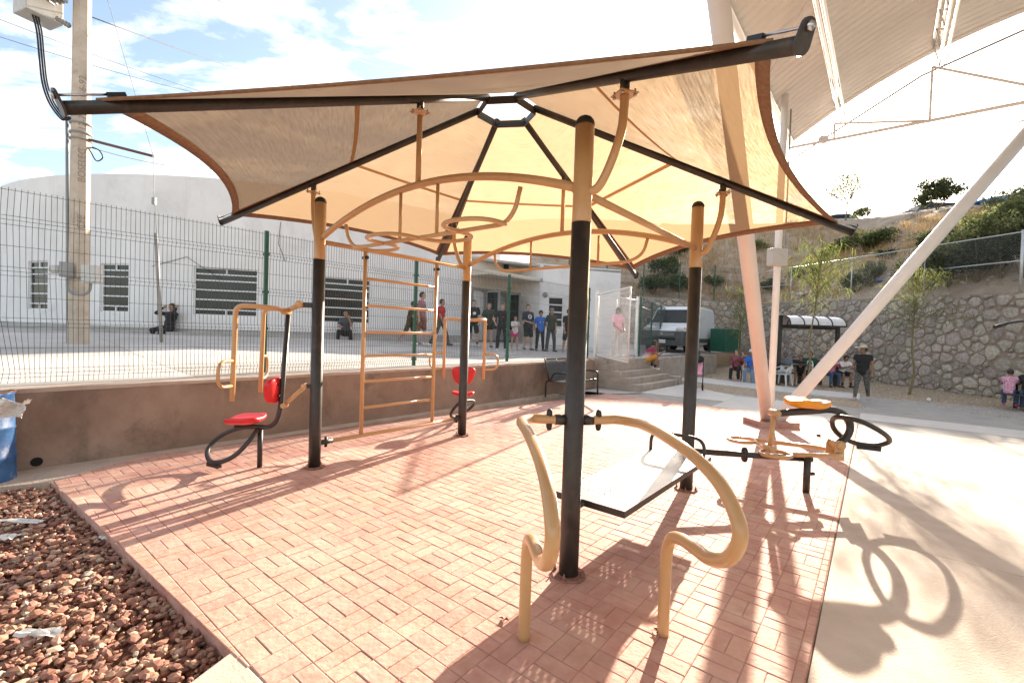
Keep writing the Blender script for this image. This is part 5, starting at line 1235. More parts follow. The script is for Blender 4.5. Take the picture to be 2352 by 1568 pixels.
def feather_tree(b, h, w, label, seed, low=.5, n=130, lean=(0, 0), m='leaf_y'):
    """young desert tree: thin forked stem, whip branches, hanging thread leaves"""
    t = thing('young_tree', b, label, 'tree'); rnd = random.Random(seed); r = np.random.default_rng(seed); tk = MB()
    f1 = b+arr(lean[0]*.3, lean[1]*.3, h*.34); f2 = b+arr(lean[0]*.7, lean[1]*.7, h*.60); top = b+arr(lean[0], lean[1], h*.97)
    tk.tube(smooth([b-arr(0, 0, .05), b+arr(.03*h, 0, h*.17), f1, f2, top], 5), np.linspace(.045, .008, 21), 8)
    Vs, ds, P_ = [], [], []
    tips = []
    for k in range(22):
        z = low+(.95-low)*k/21; a = k*2.4+rnd.uniform(-.4, .4); s = b+arr(lean[0]*z, lean[1]*z, h*z*.93); L_ = w*.5*(1.15-.6*(z-low)/(1-low))*rnd.uniform(.6, 1.1)
        e = s+arr(math.cos(a)*L_, math.sin(a)*L_, L_*rnd.uniform(.25, .9)); mid = (s+e)/2+arr(0, 0, .12*L_); pts = smooth([s, mid, e], 4); tk.tube(pts, np.linspace(.013, .004, len(pts)), 5); tips.append(pts)
    tk.build('trunk', M['twig'], t)
    for pts in tips:
        for q in range(n//2):
            u_ = rnd.random()**.7; p = pts[min(int(u_*(len(pts)-1)), len(pts)-1)]+arr(*[rnd.gauss(0, .11) for _ in range(3)]); P_.append(p)
    P_ = np.array(P_); m_ = len(P_); ln = r.uniform(.12, .34, m_)
    d = r.normal(0, .45, (m_, 3)); d[:, 2] = -.75+r.normal(0, .35, m_); d /= np.linalg.norm(d, axis=1)[:, None]; s = np.cross(d, r.normal(size=(m_, 3))); s /= np.linalg.norm(s, axis=1)[:, None]; s *= .008
    V = np.stack([P_-s, P_+s, P_+d*ln[:, None]+s*.5, P_+d*ln[:, None]-s*.5], 1).reshape(-1, 3); npmesh('crown', V, np.arange(4*m_).reshape(-1, 4), M[m], t, tint=r.uniform(.6, 1.35, (m_, 1))*np.stack([r.uniform(.8, 1.2, m_), np.ones(m_), r.uniform(.6, 1.1, m_)], 1)); return t
feather_tree(gz(1846, 907), 5.0, 2.3, 'young thin tree with hanging thread leaves before the bench shelter', 3, .60, 105, (.35, 0))
feather_tree(gz(2088, 904), 4.5, 3.0, 'young forked tree growing from gravel beside the stone wall', 8, .50, 80, (.05, 0))
feather_tree(gz(1676, 864)+arr(.6, .6, 0), 4.2, 2.4, 'slender young tree by the end of the stone wall', 12, .45, 60, (.1, 0))
# ------------------------------------------------------------------ chain-link fence on the stone wall
M['galv'] = mat('galvanised', (.50, .50, .49), (.60, .60, .58), 10, .45, metal=.5)
cf = thing('chain_link_fence', v3((SWA+SWB)/2, 3.7), 'galvanised chain-link fence with pipe rails on the stone wall', 'fence')
def wtop(x): return 3.45+.5*x/swl
xs_ = []
for px_, py_ in ((2420, 670), (2327, 672), (2107, 683), (1942, 690), (1805, 695)):
    q = vp(px_, py_, SWA, swd); xs_.append((q[:2]-SWA)@swd)
xs_ += [xs_[-1]+3.4]
fpnt = lambda x, z: v3(SWA+swd*x-swn*.25, z)
for i, x in enumerate(xs_): MB().tube([fpnt(x, wtop(x)-.05), fpnt(x, wtop(x)+2.06)], .045 if i == 1 else .028, 10).build('post', M['galv'], cf)
MB().tube([fpnt(xs_[0], wtop(xs_[0])+2.0), fpnt(xs_[-1], wtop(xs_[-1])+2.0)], .021, 8).build('top_rail', M['galv'], cf)
for a, b in ((1, 2), (4, 5)): MB().tube([fpnt(xs_[a], wtop(xs_[a])+1.05), fpnt(xs_[b], wtop(xs_[b])+1.05)], .019, 8).build('mid_rail', M['galv'], cf)
V = []; F = []; n = 0; pitch = .085; x0, x1 = xs_[0], xs_[-1]; r_ = .0019
for sg in (1, -1):
    k = x0-2
    while k < x1+2:
        a, b = (k, 0.), (k+sg*2.0, 2.0)
        t0 = max(0, (x0-a[0])/(b[0]-a[0]) if sg > 0 else (x1-a[0])/(b[0]-a[0])); t1 = min(1, (x1-a[0])/(b[0]-a[0]) if sg > 0 else (x0-a[0])/(b[0]-a[0]))
        if t1 > t0:
            for t in (t0, t1):
                x = a[0]+(b[0]-a[0])*t; c = fpnt(x, wtop(x)+.01+2.0*t)
                for dx, dz in ((-1, 0), (0, -1), (1, 0), (0, 1)): V.append(c+v3(swd, 0)*dx*r_+arr(0, 0, dz*r_)+v3(swn, 0)*.004*sg)
            for q in range(4): F.append((n+q, n+(q+1) % 4, n+4+(q+1) % 4, n+4+q))
            n += 8
        k += pitch
kind(npmesh('wire_mesh', V, F, M['galv'], cf), 'stuff')
# green mesh fence on the back wall
bf = thing('mesh_fence', v3(SWB*.5+SWC*.5, 4.1), 'green mesh fence along the back stone wall below the slope', 'fence')
for k in range(6):
    x = .3+k*2.4; p = v3(SWB+s2d*x-s2n*.2, 4.02+.012*x); MB().box(p+arr(0, 0, 1.1), (.06, .06, 2.3)).build('post', M['green'], bf)
    if k < 5:
        A = p; B = v3(SWB+s2d*(x+2.4)-s2n*.2, 4.02+.012*(x+2.4)); V, F = wirepanel(A, B, 2.1, .08, r=.0035); kind(npmesh('wire_panel', V, F, M['wire'], bf), 'stuff')
# ------------------------------------------------------------------ vehicles
M['carglass'] = mat('car_glass', (.012, .016, .017), (.03, .035, .035), 1, .12, spec=.3); M['tyre'] = mat('tyre', (.014, .014, .014), rough=.85); M['rim'] = mat('rim', (.35, .35, .35), rough=.35, metal=.8)
M['vanw'] = mat('van_white', (.68, .68, .67), (.74, .74, .73), 2, .3, coat=.4); M['vang'] = mat('van_grey', (.055, .062, .062), (.075, .08, .08), 3, .6); M['lens'] = mat('lamp_lens', (.45, .43, .40), (.6, .58, .55), 12, .15); M['amber'] = mat('amber_lens', (.55, .16, .02), rough=.2)
def vehicle(name, O, h, Wd, prof, label, body, cladz=None, glass=(), side=(), wheels=(), wr=.34, taper=.9):
    """side profile lofted across the width; O ground point under the nose, h heading"""
    h = unit(h); h3 = v3(h, 0); s3 = v3(arr(-h[1], h[0]), 0); hv = Wd/2
    top = max(p[1] for p in prof)
    def wdt(z): return hv*(1-(1-taper)*max(0, (z-.9)/(top-.9))**1.3) if z > .9 else hv
    P = lambda x, s, z: O-h3*x+s3*s+arr(0, 0, z)
    t = thing(name, O-h3*prof[len(prof)//2][0]*.5, label, 'van' if 'van' in name else 'car')
    def loft(pr, mb, ins=0.):
        n = len(pr); V = [P(x, s*(wdt(z)-ins), z) for s in (-1, -.86, .86, 1) for x, z in pr]
        zz_ = [.0 if abs(s) > .9 else 1 for s in (-1, -.86, .86, 1)]
        V = []
        for s, e in ((-1, .055), (-.94, 0), (.94, 0), (1, .055)):
            for x, z in pr: cx, cz = np.mean([q[0] for q in pr]), np.mean([q[1] for q in pr]); V.append(P(x+(cx-x)*e*.35, s*(wdt(z)-ins), z+(cz-z)*e))
        F = []
        for k in range(3):
            for i in range(n): j = (i+1) % n; F.append((k*n+i, k*n+j, (k+1)*n+j, (k+1)*n+i))
        F.append(tuple(range(n-1, -1, -1))); F.append(tuple(3*n+i for i in range(n))); mb.add(V, F); return mb
    bo = loft(prof, MB()).build('body', body, t)
    md = bo.modifiers.new('bevel', 'BEVEL'); md.width = .035; md.segments = 2; md.limit_method = 'ANGLE'
    for (x0, z0, x1, z1, w0_, w1_) in glass:
        d = arr(x1-x0, z1-z0); nrm = unit(arr(-d[1], d[0])); o = nrm*.014
        V = [P(x0+o[0], -wdt(z0)*w0_, z0+o[1]), P(x0+o[0], wdt(z0)*w0_, z0+o[1]), P(x1+o[0], wdt(z1)*w1_, z1+o[1]), P(x1+o[0], -wdt(z1)*w1_, z1+o[1])]
        MB().add(V, [(0, 1, 2, 3)]).build('windscreen', M['carglass'], t)
    for pts in side:
        for sg in (-1, 1): MB().add([P(x, sg*(wdt(z)+.012-.0), z) for x, z in pts], [tuple(range(len(pts)))]).build('side_window', M['carglass'], t)
    for x in wheels:
        for sg in (-1, 1):
            c = P(x, sg*(hv-.12), wr); wl_ = MB().lathe([(wr*.62, -.11), (wr*.93, -.115), (wr, -.08), (wr, .08), (wr*.93, .115), (wr*.62, .11)], c, s3, 24).build('wheel', M['tyre'], t)
            MB().lathe([(.0, -.085), (wr*.58, -.095), (wr*.63, -.06), (wr*.63, .06), (wr*.58, .095), (0, .085)], c, s3, 20).build('rim', M['rim'], wl_)
            MB().lathe([(wr*1.16, -.01), (wr*1.16, .006)], P(x, sg*(hv+.004), wr), s3, 24).build('wheel_arch', M['vang'], t)
    return t, P, wdt, h3, s3
vo = arr(7.2, 22.1, 0); vh = arr(-.616, -.788)
vz = .95
vo[2] = vz
vprof = [(0, .32), (-.02, .55), (.0, .86), (.06, 1.03), (.22, 1.16), (.80, 1.34), (1.55, 2.12), (1.75, 2.24), (2.3, 2.30), (5.2, 2.28), (5.38, 2.18), (5.42, 1.0), (5.40, .34)]
van, VP, vw, vh3, vs3 = vehicle('parked_van', vo, vh, 2.05, vprof, 'white delivery van with dark grey bumper parked behind the fence', M['vanw'], glass=[(.86, 1.40, 1.52, 2.08, .90, .90)], side=[[(1.35, 1.42), (1.78, 2.0), (2.35, 2.0), (2.35, 1.42)]], wheels=(.95, 4.35), wr=.35, taper=.88)
cl_ = MB()
for z0, z1, x0 in ((.30, .70, -.06), (.70, .98, -.045)):
    pass
cpr = [(-.075, .30), (-.085, .62), (-.065, .90), (-.02, 1.0), (.30, 1.0), (.30, .30)]
V = []
for s, e in ((-1.035, .03), (-.93, 0), (.93, 0), (1.035, .03)):
    for x, z in cpr: V.append(VP(x+e*2.2*(x < .2), s, z))
n = len(cpr); F = [(k*n+i, k*n+(i+1) % n, (k+1)*n+(i+1) % n, (k+1)*n+i) for k in range(3) for i in range(n)]+[tuple(range(n-1, -1, -1)), tuple(3*n+i for i in range(n))]
bmp = cl_.add(V, F).build('bumper', M['vang'], van); md = bmp.modifiers.new('bevel', 'BEVEL'); md.width = .03; md.segments = 2
for z in (.80, .86, .92): MB().box(VP(-.07, 0, z), (.03, 1.15, .022), [vh3, vs3, (0, 0, 1)]).build('grille_bar', M['rim'], bmp)
MB().box(VP(-.08, 0, .62), (.02, 1.3, .12), [vh3, vs3, (0, 0, 1)]).build('air_intake', M['tyre'], bmp)
bd_ = MB().extr([(-.05, .05), (0, .06), (.05, .05), (.05, -.01), (0, -.07), (-.05, -.01)], VP(-.088, 0, .86), vs3, arr(0, 0, 1), vh3, .012).build('badge', M['rim'], bmp)
lp_ = MB().box(VP(-.095, .02, .50), (.012, .34, .16), [vh3, vs3, (0, 0, 1)]).build('licence_plate', M['frame_w'], bmp)
text3('DA-21-749', .075, M['ink'], lp_, VP(-.103, -.15, .475), vs3, (0, 0, 1))
for sg in (-1, 1):
    hlp = MB().superq(VP(.14, sg*.80, 1.05), (.16, .20, .14), .7, .8, [unit(vh3-arr(0, 0, .4)), vs3, unit(arr(0, 0, 1)+vh3*.4)]).build('headlight', M['lens'], van)
    MB().superq(VP(.22, sg*.94, 1.10), (.10, .07, .09), .7, .8, [vh3, vs3, arr(0, 0, 1)]).build('indicator', M['amber'], hlp)
    MB().superq(VP(1.15, sg*1.13, 1.50), (.09, .11, .16), .6, .7, [vh3, vs3, arr(0, 0, 1)]).build('mirror', M['vang'], van)
    MB().box(VP(2.9, sg*1.03, .56), (3.1, .03, .22), [vh3, vs3, (0, 0, 1)]).build('side_cladding', M['vang'], van)
sv_ = hithill(2130, 487); dirv = unit(arr(-.75, .35))
suv_p = [(0, .35), (0, .8), (.1, 1.0), (1.1, 1.1), (1.5, 1.65), (1.8, 1.78), (4.2, 1.76), (4.5, 1.5), (4.55, .9), (4.5, .35)]
q = hithill(2100, 484)+arr(4.5, 7., 0); q = arr(q[0], q[1], hz_(q[0], q[1])-.25)
vehicle('parked_car', q, arr(-.85, .1), 1.85, suv_p, 'black boxy off-road vehicle parked on the hilltop behind a bush', mat('car_black', (.02, .022, .026), rough=.3, coat=.4), glass=[(1.12, 1.14, 1.48, 1.62, .88, .88)], side=[[(1.55, 1.15), (1.8, 1.66), (4.1, 1.64), (4.35, 1.15)]], wheels=(.85, 3.7), wr=.36)
car_p = [(0, .3), (0, .6), (.15, .75), (1.1, .9), (1.8, 1.38), (2.3, 1.46), (3.2, 1.42), (4.0, .98), (4.4, .9), (4.45, .35)]
q = hithill(2092, 487); q = q+arr(4., 9., 0); q[2] = hz_(q[0], q[1])-.45
vehicle('parked_car', q, arr(.85, -.35), 1.75, car_p, 'silver saloon car showing its roof above the hill crest', mat('car_silver', (.45, .46, .47), rough=.3, metal=.3, coat=.3), glass=[(1.12, .93, 1.78, 1.36, .86, .82)], side=[[(1.3, .95), (1.9, 1.34), (3.1, 1.33), (3.7, .98)]], wheels=(.8, 3.6), wr=.31)
q = hithill(1992, 492); tag(MB().tube([q-arr(0, 0, .2), q+arr(0, 0, 4.1)], [.035, .02], 8).build('mast', M['grey_metal']), 'thin upright mast on the hill crest beside the airy tree', 'mast')
q = hithill(2090, 503); tag(MB().box(q+arr(0, 0, .15), (.5, .4, .35), [unit((1, .3, .1)), unit((-.3, 1, 0)), (0, 0, 1)]).build('concrete_block', M['steps'], bevel=.02), 'broken concrete block near the top of the rubble', 'block')
M['tarp'] = mat('blue_tarp', (.03, .13, .35), (.06, .20, .45), 5, .6)
def crumple(c, rr, m, name, label, cat, seed, n=10):
    r = np.random.default_rng(seed); V = []; F = []
    for i in range(n+1):
        for j in range(n+1): a, b = i/n*2-1, j/n*2-1; V.append(np.asarray(c)+arr(a*rr[0], b*rr[1], rr[2]*(.5+.5*math.sin(a*4+seed)*math.cos(b*5))+r.normal(0, rr[2]*.3)))
    for i in range(n):
        for j in range(n): F.append((i*(n+1)+j, (i+1)*(n+1)+j, (i+1)*(n+1)+j+1, i*(n+1)+j+1))
    return tag(MB().add(V, F, False).build(name, m), label, cat)
q = hithill(2285, 470); crumple(q+arr(0, 0, .05), (.9, .5, .22), M['tarp'], 'tarp', 'crumpled blue tarp lying on the upper slope', 'tarp', 4)
q = hithill(2020, 648); crumple(q+arr(0, 0, .03), (.22, .2, .1), M['tarp'], 'litter', 'scrap of blue plastic on the slope by low shrub', 'litter', 6)
q = hithill(1845, 680)
M['litter'] = mat('white_plastic', (.62, .60, .56), (.72, .70, .67), 6, .5)
if q is not None: crumple(q+arr(0, 0, .05), (.35, .25, .15), M['litter'], 'litter', 'white plastic bag caught at the foot of the slope', 'litter', 8)
tag(MB().box(arr(11.3, 24.4, 1.58), (1.5, .9, 1.2), [unit((.8, .6, 0)), unit((-.6, .8, 0)), (0, 0, 1)]).build('waste_container', M['green'], bevel=.03), 'dark green waste container beside the van rear', 'container')
# ================================================================== people
def surfnet(f, lo, hi, h):
    """naive surface nets of the field f(P) <= 0 on a grid"""
    lo, hi = np.asarray(lo, float), np.asarray(hi, float); n = np.maximum(np.ceil((hi-lo)/h).astype(int)+1, 3)
    ax = [lo[i]+h*np.arange(n[i]) for i in range(3)]; G = np.stack(np.meshgrid(*ax, indexing='ij'), -1); D = f(G.reshape(-1, 3)).reshape(n)
    S = D < 0; cs = np.zeros(tuple(n-1)); cx = np.zeros(tuple(n-1)+(3,)); cnt = np.zeros(tuple(n-1))
    for a in range(3):
        sl0 = [slice(None)]*3; sl1 = [slice(None)]*3; sl0[a] = slice(0, -1); sl1[a] = slice(1, None); d0, d1 = D[tuple(sl0)], D[tuple(sl1)]; cr = (d0 < 0) != (d1 < 0)
        t = np.where(cr, d0/np.where(cr, d0-d1, 1), 0); b, c = [q for q in range(3) if q != a]
        for ob in (0, 1):
            for oc in (0, 1):
                sl = [slice(None)]*3; sl[b] = slice(ob, n[b]-1+ob); sl[c] = slice(oc, n[c]-1+oc); m = cr[tuple(sl)]; tt = t[tuple(sl)]; cnt += m
                p = np.zeros(m.shape+(3,)); p[..., a] = tt; p[..., b] = ob; p[..., c] = oc; cx += p*m[..., None]
    act = cnt > 0; idx = -np.ones(act.shape, int); idx[act] = np.arange(act.sum()); I = np.argwhere(act); V = lo+h*(I+cx[act]/cnt[act][:, None]); F = []
    for a in range(3):
        b, c = (a+1) % 3, (a+2) % 3; sl0 = [slice(1, -1)]*3; sl1 = [slice(1, -1)]*3; sl0[a] = slice(0, -1); sl1[a] = slice(1, None); s0, s1 = S[tuple(sl0)], S[tuple(sl1)]; E = np.argwhere(s0 != s1)
        if not len(E): continue
        fl = s0[tuple(E.T)]; o = np.ones(3, int); o[a] = 0; E = E+o
        def g(db, dc): q = E.copy(); q[:, b] -= db; q[:, c] -= dc; return idx[tuple(q.T)]
        q = np.stack([g(1, 1), g(0, 1), g(0, 0), g(1, 0)], 1); q[~fl] = q[~fl][:, ::-1]; F.append(q)
    return V, np.concatenate(F)
def cone_field(cones, k=.02):
    A = np.array([c[0] for c in cones]); B = np.array([c[1] for c in cones]); ra = np.array([c[2] for c in cones]); rb = np.array([c[3] for c in cones]); fl = [c[4] if len(c) > 4 else None for c in cones]
    def f(P):
        out = None
        for a, b, r0, r1, q in zip(A, B, ra, rb, fl):
            d = b-a; l2 = d@d+1e-9; t = np.clip((P-a)@d/l2, 0, 1); v = P-a-t[:, None]*d
            if q is not None: v = v*1.0; v = v-np.outer(v@q[0], q[0])*(1-q[1])
            ds = np.linalg.norm(v, axis=1)-(r0+(r1-r0)*t)
            if out is None: out = ds
            else: h = np.clip(.5+.5*(out-ds)/k, 0, 1); out = out*(1-h)+ds*h-k*h*(1-h)
        return out
    return f
def sdf_mesh(cones, h, k=.02, pad=.05):
    P = np.array([c[i] for c in cones for i in (0, 1)]); r = max(max(c[2], c[3]) for c in cones); return surfnet(cone_field(cones, k), P.min(0)-r-pad, P.max(0)+r+pad, h)
# one shared head (unit: metres, origin at the skull centre, y forward)
def headfield(P):
    x, y, z = P.T
    sk = np.linalg.norm(P/np.array([.076, .096, .105]), axis=1)-1; sk *= .085
    jaw = np.linalg.norm((P-arr(0, .022, -.068))/np.array([.058, .070, .062]), axis=1)-1; jaw *= .06
    def sm(a, b, k): h = np.clip(.5+.5*(a-b)/k, 0, 1); return a*(1-h)+b*h-k*h*(1-h)
    o = sm(sk, jaw, .03)
    nose = cone_field([(arr(0, .088, .012), arr(0, .112, -.026), .009, .0145)])(P); o = sm(o, nose, .012)
    br = cone_field([(arr(-.034, .082, .024), arr(.034, .082, .024), .010, .010)])(P); o = sm(o, br, .014)
    lip = cone_field([(arr(-.018, .085, -.063), arr(.018, .085, -.063), .008, .008)])(P); o = sm(o, lip, .01)
    for s in (-1, 1):
        ear = cone_field([(arr(s*.078, -.008, .012), arr(s*.076, -.004, -.028), .014, .009)])(P); o = sm(o, ear, .008)
        eye = np.linalg.norm(P-arr(s*.031, .100, .006), axis=1)-.017; o = -sm(-o, eye, .010)
    return o
HV, HF = surfnet(headfield, (-.12, -.13, -.16), (.12, .15, .14), .0085)
M['eye'] = mat('eye_dark', (.02, .014, .01), rough=.3); M['lipm'] = mat('lip', (.30, .10, .085), rough=.6)
SK = [mat('skin_%s' % n, c, c2, 14, .55) for n, c, c2 in (('tan', (.36, .19, .115), (.42, .235, .15)), ('brown', (.25, .125, .075), (.30, .16, .10)), ('light', (.46, .27, .185), (.52, .32, .23)))]
HAIR = mat('hair_black', (.010, .008, .007), (.02, .016, .013), 40, .5); CL = {}
def cmat(c, name='cloth', c2=None, scale=30):
    key = (tuple(c), c2, scale)
    if key not in CL: CL[key] = mat(name, c, c2 or tuple(min(1, x*1.25+.004) for x in c), scale if c2 else 6, .85, .25, 120, detail=3 if c2 else 6)
    return CL[key]
def rotz(v, a): return arr(v[0]*math.cos(a)-v[1]*math.sin(a), v[0]*math.sin(a)+v[1]*math.cos(a), v[2])
def person(loc, yaw, H, label, skin=0, top=None, bottom=None, shoes=(.6, .58, .55), hair='short', pose=None, sleeve=.55, leg='long', hat=None, hatc=None, grp=None, build=1., extra=None, skirt=False, hairm=None, sock=None):
    """loc = point under the pelvis at foot level; yaw 0 looks along -Y. pose angles in degrees:
    hip height hz, lean, legs (flex, abduct, knee) L/R, arms (flex, abduct, elbow, inward) L/R, head (yaw, pitch)"""
    p = dict(hz=None, lean=0, side=0, twist=0, L=(0, 4, 0), R=(0, 4, 0), aL=(4, 9, 12, .1), aR=(4, 9, 12, .1), head=(0, 0)); p.update(pose or {})
    s = H/1.72; b = build; loc = np.asarray(loc, float)
    J = {}
    thigh, shin = .43*s, .42*s
    def ldir(fl, ab, sd): fl, ab = rad(fl), rad(ab); return arr(sd*math.sin(ab), math.sin(fl)*math.cos(ab), -math.cos(fl)*math.cos(ab))
    legs = {}
    for sd, key in ((-1, 'L'), (1, 'R')):
        fl, ab, kn = p[key]; hip = arr(sd*.088*s, 0, 0); k_ = hip+ldir(fl, ab, sd)*thigh; a_ = k_+ldir(fl-kn, ab*.4, sd)*shin; legs[sd] = [hip, k_, a_, fl-kn]
    low = min(l[2][2] for l in legs.values()); hzv = p['hz'] if p['hz'] is not None else -low+.075*s
    pel = arr(0, 0, hzv)
    for l in legs.values():
        for i in range(3): l[i] = l[i]+pel
    ln = rad(p['lean']); sp = unit(arr(math.sin(rad(p['side'])), math.sin(ln), math.cos(ln))); fwd = unit(arr(0, math.cos(ln), -math.sin(ln)))
    tw = rad(p['twist']); sx = arr(math.cos(tw), math.sin(tw)*math.cos(ln), 0)
    waist = pel+sp*.17*s; chest = pel+sp*.36*s; neck0 = pel+sp*.50*s; neck1 = neck0+unit(sp+arr(0, .25, .3))*.085*s
    hc = neck1+unit(sp*.4+arr(0, .05, .6))*.105*s
    sh = {}; arms = {}
    for sd, key in ((-1, 'aL'), (1, 'aR')):
        fl, ab, el, inn = p[key]; S_ = neck0-sp*.045*s+sx*sd*.168*s*(.55+.45*b); u = ldir(fl+p['lean']*.3, ab, sd); E_ = S_+u*.285*s; f_ = ldir(fl+el, ab*.5, sd); f_ = unit(f_-sx*sd*inn); Wp = E_+f_*.25*s; arms[sd] = (S_, E_, Wp, f_)
    yw = math.pi+yaw
    tow = lambda q: loc+rotz(q, yw)
    body = []; C = lambda a, b_, r0, r1, fl=None: (tow(a), tow(b_), r0*s, r1*s, fl)
    flat = (unit(rotz(fwd, yw)), 1.45)           # torso shallower front to back
    body += [C(pel+arr(-.07*s, 0, -.01*s), pel+arr(.07*s, 0, -.01*s), .105*b, .105*b), C(pel, waist, .125*b, .118*b), C(waist-sx*.035*s, waist+sx*.035*s, .108*b, .108*b), C(chest-sx*.06*s, chest+sx*.06*s, .112*b, .112*b), C(waist, chest, .115*b, .12*b), C(neck0-sx*.13*s-sp*.04*s, neck0+sx*.13*s-sp*.04*s, .055, .055), C(chest, neck0-sp*.03*s, .115*b, .075), C(neck0-sp*.02*s, neck1+arr(0, 0, .03*s), .056, .050)]
    torso_n = len(body)-1; armc = {}; legc = {}
    for sd in (-1, 1):
        S_, E_, Wp, f_ = arms[sd]; body += [C(S_, E_, .050*b, .038), C(E_, Wp, .038, .026)]; armc[sd] = (S_, E_, Wp)
        hp, kn, an, _ = legs[sd]; body += [C(hp, kn, .084*b, .055), C(kn, lerp(kn, an, .35), .054, .052), C(lerp(kn, an, .3), an, .053, .034)]
        toe = an+arr(sd*.03*s, .13*s, -.045*s); body.append(C(an, toe, .036, .028))
    V, F = sdf_mesh(body, .024, .022)
    Vh = HV*s*1.0; hy, hp_ = rad(p['head'][0]), rad(p['head'][1])
    def hx(q):      # head local -> world
        q = np.atleast_2d(q); c_, s_ = math.cos(hp_), math.sin(hp_); y, z = q[:, 1]*c_+q[:, 2]*s_, -q[:, 1]*s_+q[:, 2]*c_; x = q[:, 0]
        c2, s2 = math.cos(hy), math.sin(hy); x, y = x*c2-y*s2, x*s2+y*c2; o = np.stack([x, y, z], 1)+hc
        c3, s3 = math.cos(yw), math.sin(yw); return np.stack([o[:, 0]*c3-o[:, 1]*s3, o[:, 0]*s3+o[:, 1]*c3, o[:, 2]], 1)+loc
    Vs, Fs = [V, hx(Vh)], [F, HF+len(V)]; n = len(V)+len(Vh)
    for sd in (-1, 1):      # hands: palm and five bent fingers, rooted in the palm
        S_, E_, Wp, f_ = arms[sd]; side = unit(np.cross(f_, arr(0, 0, 1)) if abs(f_[2]) < .9 else np.cross(f_, arr(0, 1., 0))); nrm = np.cross(side, f_); pm = Wp+f_*.085*s
        hb = MB(); hb.tube([tow(Wp-f_*.02*s), tow(Wp+f_*.035*s), tow(pm)], [.024*s, .036*s, .037*s], 8)
        for k, (o, l) in enumerate(((-.028, .062), (-.010, .074), (.010, .070), (.027, .054))):
            r0 = pm+side*o*s-f_*.02*s; k1 = r0+f_*l*.62*s; k2 = k1+unit(f_*.55+nrm*-.75*1)*l*.55*s; hb.tube([tow(r0), tow(k1), tow(k2)], [.0105*s, .0095*s, .0075*s], 6)
        tb0 = Wp+f_*.03*s+side*-sd*.026*s; t1 = tb0+unit(f_*.6-side*sd*.7)*.045*s; hb.tube([tow(tb0), tow(t1), tow(t1+unit(f_)*.035*s)], [.013*s, .011*s, .009*s], 6)
        v_ = np.concatenate(hb.v); f4 = np.array([q if len(q) == 4 else (q[0], q[1], q[2], q[2]) for q in hb.f if len(q) == 4]); Vs.append(v_); Fs.append(f4+n); n += len(v_)
    t = thing('person', arr(loc[0], loc[1], loc[2]), label, 'person', grp)
    npmesh('body', np.concatenate(Vs), np.concatenate(Fs), SK[skin], t, smooth=True)
    eb = MB()
    for sd in (-1, 1):
        MB().ball(hx(arr(sd*.031, .0865, .006)*s)[0], .0095*s, 6, 4).build('eye', M['eye'], t); bw = hx(np.array([(sd*.016, .094, .029), (sd*.031, .0945, .033), (sd*.046, .084, .029)])*s); eb.tube(bw, .0045*s, 5)
    eb.build('eyebrows', HAIR, t); MB().tube(hx(np.array([(-.022, .084, -.066), (0, .0935, -.064), (.022, .084, -.066)])*s), .0055*s, 5).build('mouth', M['lipm'], t)
    # clothes
    inf = .014
    if top is not None:
        tc_ = [(a, q, r0+inf*s, r1+inf*s, fl) for a, q, r0, r1, fl in body[:torso_n]]
        tc_ = tc_[:1]+tc_[1:]
        for sd in (-1, 1):
            S_, E_, Wp = armc[sd]
            if sleeve > 0:
                e = lerp(S_, E_, min(sleeve, 1)); tc_.append(C(S_, e, .050*b+inf*1.25, .040+inf*(1.9 if sleeve < 1 else 1.)))
                if sleeve > 1: tc_.append(C(E_, lerp(E_, Wp, sleeve-1), .038+inf*1.1, .028+inf*1.1))
        V, F = sdf_mesh(tc_, .022, .03); npmesh('shirt', V, F, top, t, smooth=True)
    if bottom is not None:
        bc = [(a, q, r0+inf*1.15*s, r1+inf*1.15*s, fl) for a, q, r0, r1, fl in body[:1]]+[C(pel, lerp(pel, waist, .35), .125*b+inf*.9, .118*b+inf*.7)]
        for sd in (-1, 1):
            hp, kn, an, _ = legs[sd]
            if leg == 'shorts': bc.append(C(hp, lerp(hp, kn, .86), .084*b+inf, .062+inf*2.0))
            elif leg == 'brief': bc.append(C(hp, lerp(hp, kn, .42), .084*b+inf, .078+inf*1.3))
            else: bc += [C(hp, kn, .084*b+inf*.9, .056+inf*1.1), C(kn, lerp(kn, an, .92), .056+inf*1.1, .040+inf*(1.5 if leg == 'long' else .7))]
        V, F = sdf_mesh(bc, .022, .018); npmesh('shorts' if leg in ('shorts', 'brief') else 'trousers', V, F, bottom, t, smooth=True)
    for sd in (-1, 1):
        hp, kn, an, sa_ = legs[sd]; yo = rad(12)*sd; f_ = arr(math.sin(yo), math.cos(yo), 0)
        tilt = 0
        if p.get('toe') and sd in p['toe']: tilt = p['toe'][sd]
        f_ = unit(f_*math.cos(rad(tilt))+arr(0, 0, math.sin(rad(tilt))))
        upn = unit(arr(0, 0, 1)-f_*f_[2]); sl_ = an-upn*.062*s; hl_ = sl_-f_*.045*s
        sc_ = [C(hl_+upn*.018*s, sl_+f_*.15*s+upn*.006*s, .036, .030), C(hl_+upn*.03*s, an+f_*.02*s-upn*.015*s, .036, .036), C(sl_+upn*.03*s+f_*.05*s, sl_+f_*.13*s+upn*.012*s, .034, .032)]
        V, F = sdf_mesh(sc_, .014, .015, .03); npmesh('shoe', V, F, cmat(shoes, 'shoe'), t, smooth=True)
        if sock is not None: V, F = sdf_mesh([C(an, lerp(an, kn, .22), .041, .046)], .02, .01, .03); npmesh('sock', V, F, cmat(sock, 'sock'), t, smooth=True)
    # hair and headwear
    hm = hairm or HAIR
